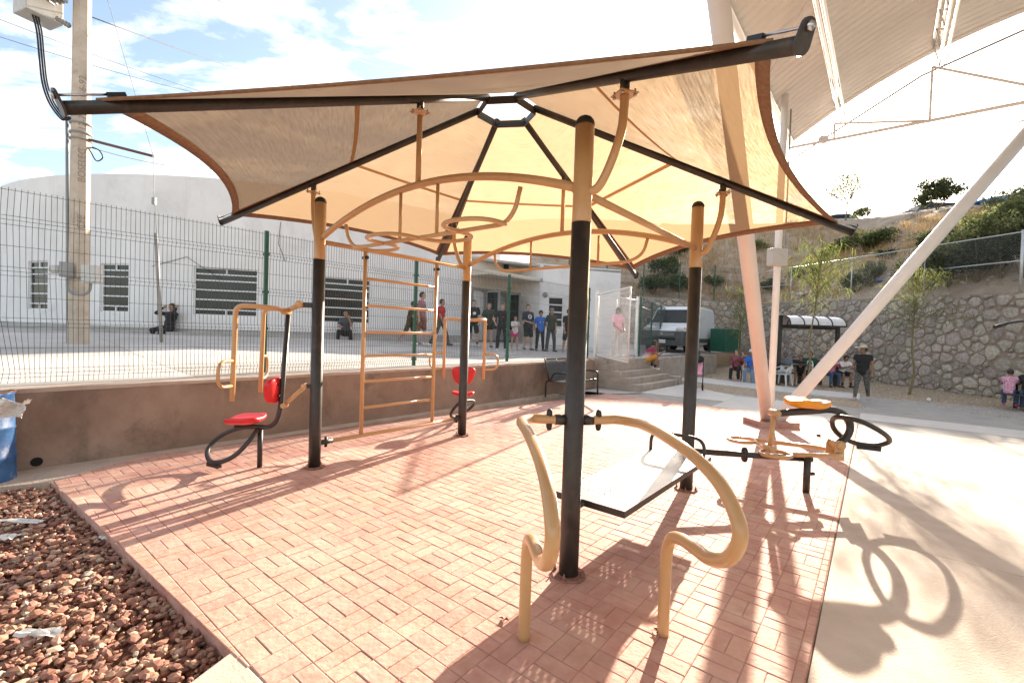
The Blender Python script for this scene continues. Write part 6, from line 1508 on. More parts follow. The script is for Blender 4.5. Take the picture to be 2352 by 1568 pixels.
    def hairf(P, lo=.0):
        x, y, z = P.T; o = np.linalg.norm((P-arr(0, -.006, .008))/np.array([.088, .106, .116]), axis=1)-1; o *= .09
        cut = np.maximum(y*1.0-.045-.55*np.maximum(z-.035, 0), .0-z+ -.02+.55*(y-.02)*-1*0)     # keep back and top
        face = np.minimum(y-.030, .060-z)       # the face is left free
        o = np.maximum(o, face); o = np.maximum(o, -.055-z-.35*np.minimum(y, 0)*0 if hair != 'long' else -.30-z); return o
    if hair in ('short', 'long', 'tail', 'bun'):
        V, F = surfnet(hairf, (-.13, -.14, -.14), (.13, .13, .15), .011); npmesh('hair', hx(V*s), F, hm, t, smooth=True)
        if hair == 'long':
            g_ = cone_field([(arr(-.055, -.05, .0), arr(-.06, -.07, -.20), .055, .035), (arr(.055, -.05, .0), arr(.06, -.07, -.20), .055, .035), (arr(0, -.075, .02), arr(0, -.10, -.22), .06, .05)], .03); V, F = surfnet(g_, (-.15, -.2, -.32), (.15, .06, .12), .015); npmesh('hair', hx(V*s), F, hm, t, smooth=True)
        if hair == 'tail':
            g_ = cone_field([(arr(0, -.10, .03), arr(0, -.135, -.02), .03, .036), (arr(0, -.135, -.02), arr(0, -.12, -.19), .036, .016)], .02); V, F = surfnet(g_, (-.08, -.22, -.26), (.08, -.02, .12), .013); npmesh('ponytail', hx(V*s), F, hm, t, smooth=True)
        if hair == 'bun': MB().ball(hx(arr(0, -.115, .02)*s)[0], .038*s, 10, 7).build('hair_bun', hm, t)
    if hat == 'cap' or hat == 'capback':
        d_c = 1 if hat == 'cap' else -1
        V, F = surfnet(lambda P: np.maximum((np.linalg.norm((P-arr(0, -.004, .018))/np.array([.094, .112, .118]), axis=1)-1)*.09, .035-P[:, 2]), (-.13, -.15, 0), (.13, .14, .16), .011)
        cp_ = npmesh('cap', hx(V*s), F, cmat(hatc, 'cap'), t, smooth=True)
        v_ = []
        for k in range(9): a = rad(-62+124*k/8); v_ += [arr(.088*math.sin(a), d_c*(.075*math.cos(a)+.03), .042), arr(.082*math.sin(a), d_c*(.10+.095*math.cos(a)), .030)]
        v_ = np.array(v_+[q-arr(0, 0, .006) for q in v_]); f_ = [(2*k, 2*k+1, 2*k+3, 2*k+2) for k in range(8)]+[(18+2*k, 18+2*k+2, 18+2*k+3, 18+2*k+1) for k in range(8)]+[(2*k+1, 18+2*k+1, 18+2*k+3, 2*k+3) for k in range(8)]
        MB().add(hx(v_*s), f_, True).build('visor', cmat(hatc, 'cap'), cp_)
    if hat == 'straw':
        pr_ = [(.235, .045), (.24, .052), (.20, .035), (.14, .030), (.100, .045), (.092, .09), (.085, .128), (.055, .142), (.0, .138)]
        V, F = [], []; sg = 28
        for r_, z_ in pr_:
            for k in range(sg): a = 2*math.pi*k/sg; V.append((r_*.96*math.cos(a), r_*1.02*math.sin(a)-.004, z_+(.022*math.cos(2*a) if r_ > .15 else 0)))
        for i in range(len(pr_)-1):
            for k in range(sg): F.append((i*sg+k, i*sg+(k+1) % sg, (i+1)*sg+(k+1) % sg, (i+1)*sg+k))
        MB().add(hx(np.array(V)*s), F, True).build('straw_hat', cmat(hatc, 'straw', tuple(x*.8 for x in hatc), 60), t)
    return t, dict(tow=tow, arms=arms, legs=legs, hx=hx, chest=chest, pel=pel, s=s, fwd=fwd, sp=sp)
def chestmark(info, m, name, shape, up=.30, size=.09, par=None):
    """flat print on the shirt front, shaped outline"""
    s = info['s']; o = info['pel']+info['sp']*up*s+info['fwd']*(.148*s); X_ = arr(1, 0, 0); Y_ = info['sp']
    P = [info['tow'](o+X_*x*size*s+Y_*y*size*s+info['fwd']*(-.16*(x*size)**2/.1)) for x, y in shape]
    return MB().add(P, [tuple(range(len(P)))]).build(name, m, par)
K = cmat((.012, .012, .013), 'black_cloth'); NAVY = cmat((.020, .026, .05), 'navy_cloth'); WHT = cmat((.62, .61, .60), 'white_cloth'); OLV = cmat((.035, .042, .028), 'olive_cloth'); GRY = cmat((.17, .17, .175), 'grey_cloth'); DGR = cmat((.05, .052, .055), 'dark_grey_cloth')
JEAN = cmat((.03, .055, .11), 'jeans', (.07, .11, .19), 25); LJEAN = cmat((.14, .21, .32), 'light_jeans', (.22, .30, .42), 25)
CAMO = cmat((.045, .045, .042), 'camouflage', (.16, .155, .145), 16); RED = cmat((.42, .022, .025), 'red_cloth'); BLUE = cmat((.03, .12, .42), 'blue_cloth'); PINK = cmat((.60, .20, .30), 'pink_cloth'); LPINK = cmat((.72, .34, .46), 'pale_pink_cloth'); MUST = cmat((.48, .22, .03), 'mustard_cloth')
def ontz(q): return arr(q[0], q[1], terz(q[0], q[1]))
def tp(x, y, Y): q = gy(x, y, Y); return ontz(q)
look = lambda q, deg=0: math.atan2(q[0], q[1])*-1+rad(deg)      # yaw that faces the camera, plus degrees
# --- on the terrace
a, _ = hitdrum(398, 740); q = drum(a, 1.30, DR+.22)
person(arr(q[0], q[1], 1.22), look(q, -50), 1.72, 'person in black seated against the white wall, hands raised to head', 0, K, K, (.62, .6, .57), pose=dict(hz=.20, lean=-12, L=(66, 8, 60), R=(80, 8, 105), aL=(95, 35, 120, .5), aR=(100, 40, 125, .5), head=(0, 10)), sleeve=1.9)
a, _ = hitdrum(792, 745); q = drum(a, 1.30, DR+.24)
person(arr(q[0], q[1], 1.22), look(q, -5), 1.70, 'person in grey and black seated under the barred window, hand at mouth', 0, DGR, K, (.6, .58, .55), pose=dict(hz=.22, lean=4, L=(98, 12, 118), R=(96, 14, 112), aL=(45, 8, 115, .35), aR=(30, 8, 60, .45), head=(0, 5)))
q = tp(940, 785, 15.9); person(q, look(q, 80), 1.52, 'boy in black and gold sportswear walking behind a fence post', 0, cmat((.014, .013, .012), 'sports_black', (.10, .07, .02), 9), cmat((.014, .013, .012), 'sports_black', (.10, .07, .02), 9), (.25, .27, .30), pose=dict(lean=10, L=(22, 3, 6), R=(-20, 3, 22), aL=(-15, 8, 10, .1), aR=(14, 8, 15, .1)), leg='shorts')
q = tp(966, 787, 15.8); person(q, look(q, 70), 1.82, 'tall youth in grey tee with pink shoulders and orange-striped shorts', 2, cmat((.22, .19, .19), 'grey_pink_tee', (.40, .13, .17), 4), cmat((.06, .055, .055), 'striped_shorts', (.42, .12, .03), 9), (.66, .65, .63), pose=dict(L=(10, 3, 4), R=(-8, 3, 10), aL=(6, 6, 8, .1), aR=(-4, 6, 8, .1)), leg='shorts')
q = tp(1012, 779, 16.6); person(q, look(q, 62), 1.68, 'youth in red tee and camouflage trousers walking past the wall', 0, RED, CAMO, (.05, .05, .05), pose=dict(L=(20, 3, 4), R=(-16, 3, 16), aL=(-14, 8, 10, .1), aR=(14, 8, 14, .1)))
q = tp(1086, 780, 17.0); t_, i_ = person(q, look(q, 12), 1.72, 'person in black tee with white print standing half behind a pole', 2, K, K, (.55, .54, .52), pose=dict(L=(6, 6, 2), R=(-4, 6, 4), aL=(10, 8, 20, .2)), leg='shorts', sock=(.05, .05, .05))
chestmark(i_, WHT, 'shirt_print', [(-.6, -.5), (.5, -.6), (.7, .2), (.1, .7), (-.7, .4)], par=t_)
q = tp(1121, 780, 17.2); person(q, look(q, 12), 1.66, 'young woman in dark green tee and black shorts, one hand in victory sign', 2, OLV, K, (.12, .13, .15), 'tail', dict(L=(4, 2, 2), R=(-3, 3, 2), aL=(10, 14, 100, .45), aR=(4, 22, 40, .7)), leg='brief')
q = tp(1152, 793, 16.2); t_, i_ = person(q, look(q, 8), 1.66, 'youth in black tee with red print and black track trousers, hand on hip', 2, K, K, (.66, .65, .64), pose=dict(L=(3, 5, 1), R=(2, 7, 2), aL=(4, 8, 8, .1), aR=(-12, 34, 62, .5)))
chestmark(i_, RED, 'shirt_print', [(-.5, -.2), (-.3, .3), (.1, .05), (.4, .3), (.5, -.3), (0, -.1)], par=t_)
q = tp(1182, 781, 16.9); person(q, look(q, 14), 1.24, 'small girl in white tee and pink shorts, hand on chin', 2, WHT, cmat((.60, .03, .17), 'hot_pink_cloth'), (.5, .48, .46), 'tail', dict(L=(3, 6, 2), R=(0, 6, 2), aL=(45, 4, 115, .4), aR=(35, 4, 70, .8)), leg='brief')
q = tp(1212, 779, 17.4); t_, i_ = person(q, look(q, 30), 1.72, 'youth in navy tee with round white emblem and dark shorts', 2, NAVY, K, (.10, .10, .10), pose=dict(lean=-5, L=(4, 5, 2), R=(14, 5, 30), aL=(6, 10, 20, .2), aR=(14, 10, 62, .6), head=(-12, 0)), leg='shorts', sleeve=.8)
e = chestmark(i_, WHT, 'emblem_disc', [(math.cos(k*math.pi/8), math.sin(k*math.pi/8)) for k in range(16)], .32, .085, t_)
chestmark(i_, NAVY, 'emblem_mark', [(-.45, -.6), (-.1, .6), (.15, .65), (.55, -.6), (.25, -.6), (.12, -.25), (-.12, -.25), (-.2, -.6)], .32, .087, t_).location.y -= .004
q = tp(1240, 779, 17.4); t_, i_ = person(q, look(q, 22), 1.52, 'boy in bright blue tee with pale crown print and black trousers', 0, BLUE, K, (.05, .05, .05), pose=dict(L=(2, 6, 1), R=(1, 6, 1), aL=(-14, 14, 20, .3), aR=(-14, 14, 20, .3)), hat='cap', hatc=(.03, .03, .035), build=1.1)
chestmark(i_, cmat((.60, .50, .55), 'print_pale'), 'shirt_print', [(-.9, -.25), (.9, -.25), (1.1, .45), (.55, .1), (.4, .6), (0, .15), (-.4, .6), (-.55, .1), (-1.1, .45)], .30, .085, t_)
q = tp(1265, 779, 17.5); person(q, look(q, 28), 1.64, 'youth in olive tee, dark jeans and reversed grey cap by the wing wall', 0, OLV, DGR, (.04, .04, .04), pose=dict(L=(4, 6, 2), R=(-2, 6, 2), aL=(6, 6, 10, .2), aR=(-10, 8, 20, .4)), hat='capback', hatc=(.16, .16, .17))
q = tp(1304, 779, 17.5); person(q, look(q, 30), 1.66, 'person in black tee and long shorts partly behind the near pole', 0, K, K, (.30, .31, .33), pose=dict(L=(6, 5, 2), R=(-6, 5, 4), aL=(6, 12, 25, .2)), leg='shorts')
q = tp(1416, 815, 15.3); q[2] = .97; person(q, look(q, 40), 1.62, 'woman in pale pink tee and light trousers standing inside the gate', 1, LPINK, cmat((.42, .41, .40), 'pale_trousers'), (.5, .5, .5), 'tail', dict(L=(4, 4, 2), R=(-4, 4, 2), aL=(10, 6, 40, .5), aR=(10, 6, 40, .5), head=(-10, 18)), hat='cap', hatc=(.02, .02, .022), build=1.12)
# --- on the steps
q = WP(14.92, .55, .54); M['tiedye'] = mat('tie_dye', (.30, .03, .07), (.62, .50, .50), 2.2, .85); 
def zgrad(m, z0, z1, c0, c1):
    t = m.node_tree; p = t.nodes['Principled BSDF']; g_ = N(t, 'ShaderNodeNewGeometry'); s_ = N(t, 'ShaderNodeSeparateXYZ'); L(t, g_.outputs['Position'], s_.inputs[0]); r = N(t, 'ShaderNodeMapRange'); r.inputs['From Min'].default_value = z0; r.inputs['From Max'].default_value = z1; L(t, s_.outputs[2], r.inputs[0]); cr2 = N(t, 'ShaderNodeMix', data_type='RGBA'); L(t, r.outputs[0], cr2.inputs['Factor']); cr2.inputs['A'].default_value = (*c0, 1); cr2.inputs['B'].default_value = (*c1, 1); L(t, cr2.outputs['Result'], p.inputs['Base Color'])
zgrad(M['tiedye'], .90, 1.14, (.62, .60, .60), (.27, .03, .075))
stp = gz(1522, 842, .36)
person(arr(*WP(14.55, .43)[:2], .54), math.atan2(WNn[0], -WNn[1])+rad(38), 1.70, 'man in burgundy-to-white dyed tee and mustard shorts sitting on the steps', 1, M['tiedye'], MUST, (.60, .57, .50), pose=dict(hz=.275, lean=30, L=(118, 8, 130), R=(114, 10, 124), aL=(60, 6, 118, .45), aR=(34, 6, 88, .5), head=(0, 0)), leg='shorts', sock=(.02, .02, .02))
bt = thing('water_bottle', WP(13.9, .30, .54+.18), 'clear plastic water bottle with blue label on the step', 'bottle')
o = WP(13.9, .30, .54+.182); gm = bpy.data.materials.new('clear_plastic'); gm.use_nodes = True; pp = gm.node_tree.nodes['Principled BSDF']; pp.inputs['Transmission Weight'].default_value = .85; pp.inputs['Roughness'].default_value = .08; pp.inputs['IOR'].default_value = 1.2; pp.inputs['Base Color'].default_value = (.9, .93, .95, 1)
MB().lathe([(.032, 0), (.036, .01), (.034, .08), (.036, .15), (.034, .19), (.018, .24), (.014, .26), (0, .26)], o, seg=14).build('bottle_body', gm, bt); MB().lathe([(.0365, .12), (.0375, .125), (.0375, .185), (.0365, .19)], o, seg=14).build('bottle_label', BLUE, bt); MB().lathe([(.015, .258), (.015, .28), (0, .28)], o, seg=10).build('bottle_cap', BLUE, bt)
# woman with stroller behind the right pole
q = gz(1586, 890); q[2] = 0; t_, i_ = person(q, look(q, 20), 1.62, 'woman in black carrying a striped bag behind the right shelter pole', 1, K, K, (.03, .03, .03), 'tail', dict(aL=(8, 12, 10, 0), aR=(25, 6, 60, .2)), leg='shorts')
hnd = i_['tow'](i_['arms'][1][2]); hnd2 = i_['tow'](i_['arms'][-1][2])
hw = min((hnd, hnd2), key=lambda p: p[0]/p[1])
bg_ = MB(); V = []; 
for k in range(6):
    for r_, z_ in ((.10, .05), (.14, -.38)): pass
strp = mat('bag_stripe', (.02, .02, .02), (.65, .63, .6), 14, .8)
tag(MB().superq(hw-arr(0, 0, .28), (.15, .07, .22), .35, .6).build('shoulder_bag', strp), 'black and white striped bag held by the woman behind the pole', 'bag')
sq_ = gz(1598, 893); sq_[2] = 0; stl = thing('stroller', sq_, 'black folding stroller with pink seat behind the right shelter pole', 'stroller')
Xv = arr(-.37, -.93, 0); Yv = arr(.93, -.37, 0); S_ = lambda x, y, z: sq_+Xv*x+Yv*y+arr(0, 0, z)
for s in (-.2, .2):
    MB().tube(smooth([S_(.35, s, .12), S_(.05, s, .45), S_(-.25, s, .85), S_(-.42, s, 1.02)], 5), .014, 8).build('frame_tube', M['blackcap'], stl); MB().tube([S_(-.3, s, .12), S_(.05, s, .45)], .013, 8).build('frame_tube', M['blackcap'], stl)
    for x in (.37, -.32): wh = MB().lathe([(.055, -.02), (.085, -.024), (.095, 0), (.085, .024), (.055, .02)], S_(x, s, .095), Yv, 18).build('wheel', M['tyre'], stl); MB().lathe([(.0, -.015), (.055, -.018), (.055, .018), (0, .015)], S_(x, s, .095), Yv, 14).build('hub', M['rim'], wh)
MB().superq(S_(.02, 0, .50), (.22, .19, .05), .5, .6, [unit(Xv+arr(0, 0, .2)), Yv, unit(arr(0, 0, 1)-Xv*.2)]).build('seat', LPINK, stl); MB().superq(S_(-.18, 0, .72), (.26, .19, .04), .5, .6, [unit(Xv*-.5+arr(0, 0, .86)), Yv, unit(Xv*.86+arr(0, 0, .5))]).build('backrest', LPINK, stl)
MB().superq(S_(-.12, 0, .98), (.22, .21, .14), .9, .9).build('canopy', K, stl); MB().superq(S_(.10, -.24, .72), (.10, .04, .15), .5, .6).build('hanging_bag', cmat((.03, .30, .32), 'teal_cloth'), stl)
# ================================================================== far bench shelter and its people
M['clearroof'] = mat('milky_sheet', (.62, .60, .57), (.70, .68, .66), 3, .25, coat=.3)
sA, sB = gz(1786, 881), gz(1921, 886); sA[2] = sB[2] = 0; sB[1] = sA[1]
fs = thing('bench_shelter', (sA+sB)/2, 'small black-framed bench shelter with curved white roof by the stone wall', 'shelter')
for q in (sA, sB): MB().box(q+arr(0, 0, 1.31), (.11, .11, 2.66)).build('post', M['black'], fs)
MB().box((sA+sB)/2+arr(0, -.02, 2.22), (sB[0]-sA[0]-.112, .09, .14)).build('beam', M['black'], fs)
L_ = sB[0]-sA[0]-.13
for k in range(4):
    x0 = sA[0]+.065+L_*k/4+.02; x1 = sA[0]+.065+L_*(k+1)/4-.02; V = []; 
    for i in range(13): a = math.pi*i/12; V += [arr(x0, sA[1]-.42+.0-.55*math.cos(a)*1+.42, 2.29+.36*math.sin(a)), arr(x1, sA[1]-.55*math.cos(a), 2.29+.36*math.sin(a))]
    MB().add(V, [(2*i, 2*i+1, 2*i+3, 2*i+2) for i in range(12)], True).build('roof_panel', M['clearroof'], fs)
for k in range(5):
    x = sA[0]+.065+L_*k/4; MB().tube([arr(x, sA[1]-.55*math.cos(math.pi*i/14), 2.295+.37*math.sin(math.pi*i/14)) for i in range(15)], .022, 6).build('roof_rib', M['black'], fs)
for y in (-.55, .55): MB().box((sA+sB)/2+arr(0, y, 2.27), (L_, .05, .06)).build('roof_rail', M['black'], fs)
MB().box((sA+sB)/2+arr(0, .25, .43), (L_-.1, .42, .045)).build('seat', M['black'], fs); MB().box((sA+sB)/2+arr(0, .47, .80), (L_-.1, .03, .28)).build('backrest', M['black'], fs)
for x in (.35, .5*L_, L_-.35): MB().box(arr(sA[0]+x, sA[1]+.25, .205), (.05, .35, .41)).build('leg', M['black'], fs)
tag(MB().box((sA+arr(.45, -.25, .78)), (.95, .35, .06)).build('tray_table', M['black']), 'dark narrow tray in front of the man in grey-blue', 'tray')
M['whpl'] = mat('white_chair_plastic', (.66, .65, .63), rough=.4)
def plastic_chair(q, yaw, label):
    t = thing('plastic_chair', q, label, 'chair'); P = lambda x, y, z: q+rotz(arr(x, y, z), math.pi+yaw); ax = [rotz(arr(1, 0, 0), math.pi+yaw), rotz(arr(0, 1, 0), math.pi+yaw), arr(0, 0, 1)]
    MB().superq(P(0, .02, .42), (.23, .22, .018), .4, .35, ax).build('seat', M['whpl'], t)
    for sx in (-1, 1):
        for sy, yy in ((1, .22), (-1, -.24)):
            MB().add([P(sx*(.20+dx), yy*.85+dy, .42) for dx, dy in ((-.03, -.02), (.03, -.02), (.03, .02), (-.03, .02))]+[P(sx*(.26+dx), yy*1.1+dy, 0) for dx, dy in ((-.02, -.015), (.02, -.015), (.02, .015), (-.02, .015))], [(0, 1, 5, 4), (1, 2, 6, 5), (2, 3, 7, 6), (3, 0, 4, 7), (3, 2, 1, 0), (4, 5, 6, 7)]).build('leg', M['whpl'], t)
        MB().tube(smooth([P(sx*.235, .20, .42), P(sx*.26, .20, .60), P(sx*.265, .05, .645), P(sx*.25, -.2, .65), P(sx*.2, -.26, .70)], 4), .02, 8).build('armrest', M['whpl'], t)
    V = []
    for k in range(11):
        a = -1+2*k/10; V += [P(a*.20, -.23-.04*(1-a*a), .44), P(a*.22, -.29-.05*(1-a*a), .80-.05*a*a)]
    MB().add(V, [(2*k, 2*k+2, 2*k+3, 2*k+1) for k in range(10)], True).build('backrest', M['whpl'], t); MB().tube(V[1::2], .016, 6).build('back_rim', M['whpl'], t); return t
c1 = gz(1796, 884); c1[2] = 0; plastic_chair(c1, look(c1, -25), 'empty white plastic armchair with clothes draped over it')
crumple(c1+arr(-.02, .05, .46), (.20, .18, .10), cmat((.30, .31, .34), 'draped_cloth', (.6, .6, .62), 12), 'draped_clothes', 'grey and white clothes heaped on the empty plastic chair', 'clothes', 3)
c2 = gz(1724, 877); c2[2] = 0; plastic_chair(c2, look(c2, -10), 'white plastic armchair under the man in the blue polo')
sitp = dict(hz=.50, lean=6, L=(86, 6, 86), R=(84, 7, 84), aL=(25, 8, 50, .35), aR=(25, 8, 50, .35))
def sit(**k): d = dict(sitp); d.update(k); return d
person(arr(c2[0], c2[1], 0), look(c2, -12), 1.70, 'man in blue polo, jeans and white cap sitting beside the leaning column', 1, BLUE, LJEAN, (.30, .31, .33), hat='cap', hatc=(.6, .6, .6), pose=sit(L=(72, 6, 78), R=(80, 6, 88)))
M['redp2'] = mat('red_chair_paint', (.32, .02, .02), rough=.5)
c3 = gz(1690, 873); c3[2] = 0; fc = thing('folding_chair', c3, 'red folding metal chair under the woman in floral blouse', 'chair'); yw_ = math.pi+look(c3, -8); P = lambda x, y, z: c3+rotz(arr(x, y, z), yw_)
for sx in (-.21, .21): MB().tube([P(sx, .24, 0), P(sx, -.20, .80)], .013, 8).build('leg', M['redp2'], fc); MB().tube([P(sx*.9, -.26, 0), P(sx*.9, .14, .44)], .013, 8).build('leg', M['redp2'], fc)
MB().superq(P(0, .02, .435), (.20, .20, .012), .4, .4, [rotz(arr(1, 0, 0), yw_), rotz(arr(0, 1, 0), yw_), arr(0, 0, 1)]).build('seat', M['redp2'], fc); MB().box(P(0, -.185, .72), (.42, .015, .14), [rotz(arr(1, 0, 0), yw_), rotz(arr(0, 1, -.5), yw_), rotz(arr(0, .5, 1), yw_)]).build('backrest', M['redp2'], fc); MB().tube([P(-.21, .2, .08), P(.21, .2, .08)], .01, 6).build('stretcher', M['redp2'], fc)
FLOR = cmat((.014, .012, .013), 'floral', (.42, .12, .14), 22)
person(arr(c3[0], c3[1], 0), look(c3, -8), 1.62, 'woman in black floral blouse with hand behind her ear on a red chair', 2, FLOR, K, (.35, .25, .2), 'bun', sit(aR=(20, 6, 30, .3), aL=(70, 42, 138, .75), head=(-8, 0)), sleeve=1.5)
def seatp(x, d=.0): q = gz(x, 884); return arr(sA[0]+(x-1786)/135*(sB[0]-sA[0]), sA[1]+.18+d, 0)
q = seatp(1810); person(q, look(q, -8), 1.68, 'man in grey-blue shirt and blue cap leaning his chin on his fist', 1, cmat((.12, .15, .20), 'grey_blue_cloth'), cmat((.07, .08, .10), 'slate_cloth'), (.15, .12, .1), hat='cap', hatc=(.09, .12, .18), pose=sit(lean=14, aL=(35, 8, 40, .5), aR=(40, 4, 125, .35)))
q = seatp(1835, -.25); t_, i_ = person(q, look(q, 0), 1.48, 'boy in black tee with colourful print sitting beside the plaid shirt', 1, K, K, (.10, .10, .10), pose=sit(hz=.47, lean=10, L=(80, 7, 84), R=(80, 9, 82), aL=(28, 6, 26, .1), aR=(28, 6, 26, .1), head=(-10, 5)), leg='shorts')
for k, (c, x, y) in enumerate((((.6, .45, .05), -.4, .2), ((.1, .4, .12), .2, .0), ((.5, .06, .2), -.2, -.3), ((.6, .45, .05), .45, .3))): chestmark(i_, cmat(c, 'print'), 'shirt_print', [(x+.28*math.cos(a), y+.22*math.sin(a)) for a in np.arange(6)], .30, .10, t_)
q = seatp(1864, -.05); PLAID = mat('green_plaid', (.012, .09, .045), (.02, .03, .025), 22, .85)
t_, i_ = person(q, look(q, 0), 1.74, 'stout man in white tee under a green plaid shirt on the bench', 0, PLAID, K, (.45, .35, .28), pose=sit(lean=2, L=(82, 12, 80), R=(82, 12, 80), aL=(24, 14, 40, .3), aR=(24, 14, 40, .3)), leg='shorts', sleeve=1.6, build=1.18)
chestmark(i_, WHT, 'undershirt', [(-.75, -1.3), (.75, -1.3), (.8, .2), (.55, 1.0), (-.55, 1.0), (-.8, .2)], .28, .15, t_).location.y -= .02
q = seatp(1903, -.3); person(q, look(q, 25), 1.60, 'woman in pink tee and blue jeans with folded arms on the bench', 1, PINK, JEAN, (.05, .05, .05), 'tail', sit(lean=22, aL=(42, 8, 78, .7), aR=(42, 8, 78, .7), head=(20, 25)), leg='slim')
q = seatp(1936, -.1); person(q, look(q, 30), 1.70, 'man in white shirt and black shorts bent over beside the shelter post', 1, WHT, K, (.03, .03, .03), pose=sit(lean=30, aL=(40, 6, 60, .5), aR=(40, 6, 70, .5), head=(15, 30)), leg='shorts', sock=(.02, .02, .02), sleeve=.7)
# --- walking woman with straw hat
q = gz(1978, 917); q[2] = 0; person(q, look(q, -14), 1.62, 'woman in straw hat, black top and camouflage leggings walking across the plaza', 1, K, CAMO, (.52, .36, .38), 'short', dict(L=(-10, 3, 14), R=(14, 4, 6), aL=(-6, 13, 14, .1), aR=(8, 12, 62, .15), head=(-28, -4)), sleeve=.28, leg='slim', hat='straw', hatc=(.58, .52, .40), build=1.16)
# --- picnic table at the edge
tq = gz(2352, 936); tq = arr(14.15, 12.2, 0); pt = thing('picnic_table', tq, 'dark metal picnic table with attached benches at the plaza edge', 'table'); axp = [unit((.6, -.8, 0)), unit((.8, .6, 0)), arr(0, 0, 1)]
PT = lambda x, y, z: tq+axp[0]*x+axp[1]*y+arr(0, 0, z)
MB().box(PT(0, .55, .74), (1.7, .75, .05), axp).build('table_top', M['black'], pt, bevel=.01)
for y in (-.12, 1.22): MB().box(PT(0, y, .43), (1.7, .30, .045), axp).build('bench_seat', M['black'], pt, bevel=.01)
for x in (-.55, .55): MB().tube([PT(x, -.12, .41), PT(x, 1.22, .41)], .03, 8).build('cross_bar', M['black'], pt); MB().tube([PT(x, .55, 0), PT(x, .55, .72)], .04, 10).build('leg', M['black'], pt)
yb = math.atan2(axp[1][0], -axp[1][1])
STR = cmat((.50, .10, .25), 'pink_stripe', (.62, .50, .52), 30)
for x, H_, lb, tp_, bt_, hr in ((-.62, 1.35, 'child in pink striped top seated with back turned at the picnic table', STR, JEAN, 'short'), (-.25, 1.62, 'person in black top with dark hair seated with back turned at picnic table', K, JEAN, 'long'), (.22, 1.66, 'person in black and white patterned blouse seated on the picnic bench', cmat((.03, .03, .035), 'patterned', (.55, .55, .55), 24), K, 'long')):
    person(PT(x, -.12, 0), yb, H_, lb, 1, tp_, bt_, (.5, .06, .14) if H_ < 1.5 else (.2, .14, .1), hr, sit(hz=.50, lean=16, aL=(45, 8, 50, .4), aR=(45, 8, 50, .4), head=(0, 12)))
# --- black lever of another machine at the edge
lv = thing('lever_machine', arr(10.9, 8.0, 0), 'black steel exercise machine with a long lever arm', 'exercise machine')
MB().tube([arr(10.9, 8.0, 0), arr(10.9, 8.0, 2.0)], .06, 14).build('post', M['black'], lv); MB().tube([gy(2285, 751, 8.0), gy(2318, 741, 8.0), gy(2365, 735, 8.0), arr(10.9, 8.0, 1.98)], .024, 10).build('lever', M['black'], lv); MB().tube([gy(2284, 751.3, 8.0), gy(2306, 744.5, 8.0)], .03, 10).build('grip', M['blackcap'], lv)
# ================================================================== foreground bits
M['drumb'] = mat('blue_drum_paint', (.015, .075, .23), (.05, .16, .36), 3.5, .5, .15, 30, wear=(.42, .40, .36), wscale=4.5)
dq = gz(44, 1128, -.1); dc = arr(dq[0]-.41, dq[1]-.02, -.1); dn = thing('oil_drum', dc, 'battered blue steel drum used as a litter bin on the gravel', 'drum'); axd = unit((-.06, .02, 1))
MB().lathe([(.285, 0), (.29, .02), (.283, .04), (.283, .30), (.293, .315), (.283, .33), (.283, .60), (.293, .615), (.283, .63), (.283, .95), (.292, .97), (.286, .985), (.272, .97), (.270, .5)], dc, axd, 36).build('shell', M['drumb'], dn)
MB().tube([dc+axd*.985+.288*(math.cos(a)*arr(1, 0, .06)+math.sin(a)*arr(0, 1, -.02)) for a in np.linspace(0, 2*math.pi, 36, False)], .010, 8, True).build('rim', mat('rust', (.10, .045, .025), (.17, .08, .045), 20, .85), dn)
bq = gy(26, 912, dc[1]-.16)
bagm = mat('bag_plastic', (.62, .60, .56), (.74, .72, .68), 9, .35)
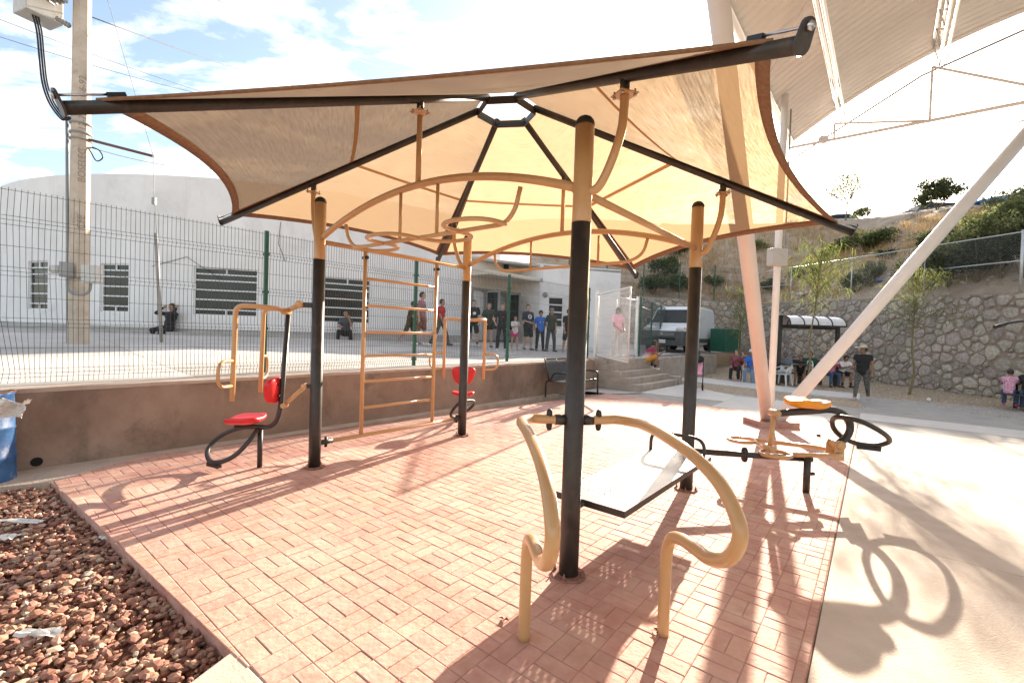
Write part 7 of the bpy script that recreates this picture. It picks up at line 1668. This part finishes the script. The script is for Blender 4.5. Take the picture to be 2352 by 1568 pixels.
V = []; F = []; nb_ = 14; r = np.random.default_rng(4)
outl = lambda a, b: arr((a-.30)*.30+.10*math.sin(b*5+a*3)*.3, -.04-.05*math.sin(a*6+b*2), -.02-(b*.24)*(1-.65*a)+.03*math.sin(a*7))
for i in range(nb_+1):
    for j in range(nb_+1): V.append(bq+outl(i/nb_, j/nb_)+r.normal(0, .006, 3))
for i in range(nb_):
    for j in range(nb_): F.append((i*(nb_+1)+j, (i+1)*(nb_+1)+j, (i+1)*(nb_+1)+j+1, i*(nb_+1)+j+1))
tag(MB().add(V, F, False).build('plastic_bag', bagm), 'torn white plastic bag hanging over the drum edge', 'bag')
for k, (x, y, a, b, lb) in enumerate(((90, 1455, .11, .035, 'curled strip of white paper lying on red gravel'), (40, 1198, .20, .030, 'long pale scrap of plastic on the gravel near the drum'), (18, 1235, .07, .04, 'small torn white scrap on the gravel'), (98, 1110, .05, .03, 'crumpled white scrap at the foot of the drum'), (240, 1235, .04, .035, 'bit of pale paper among the red stones'))):
    q = gz(x, y, -.04); crumple(q, (a, b, .02), M['litter'], 'litter', lb, 'litter', 20+k, 6)
def leaflit(q, lb, sd): 
    r = random.Random(sd); P = [q+arr(.035*math.cos(a)*(1 if i % 2 else .45), .035*math.sin(a)*(1 if i % 2 else .45), .004+.02*r.random()) for i, a in enumerate(np.linspace(0, 6.28, 11)[:-1])]; tag(MB().add(P+[q+arr(0, 0, .012)], [(i, (i+1) % 10, 10) for i in range(10)]).build('dry_leaf', mat('dry_leaf', (.20, .06, .03), rough=.8)), lb, 'leaf')
leaflit(gz(1508, 1452), 'curled red dry leaf at the foot of a dip bar', 1); leaflit(gz(1158, 1425), 'small red dry leaf in the board shadow', 2)
tag(MB().box(gz(1880, 1001)+arr(0, 0, .02), (.05, .05, .04)).build('bolt_cap', M['blackcap'], bevel=.004), 'small black cap lying on the paving near the column', 'cap')
tag(MB().ball(gz(2133, 921)+arr(0, 0, .05), .055, 12, 8).build('ball', M['whpl']), 'small white ball resting on the grey slab', 'ball')
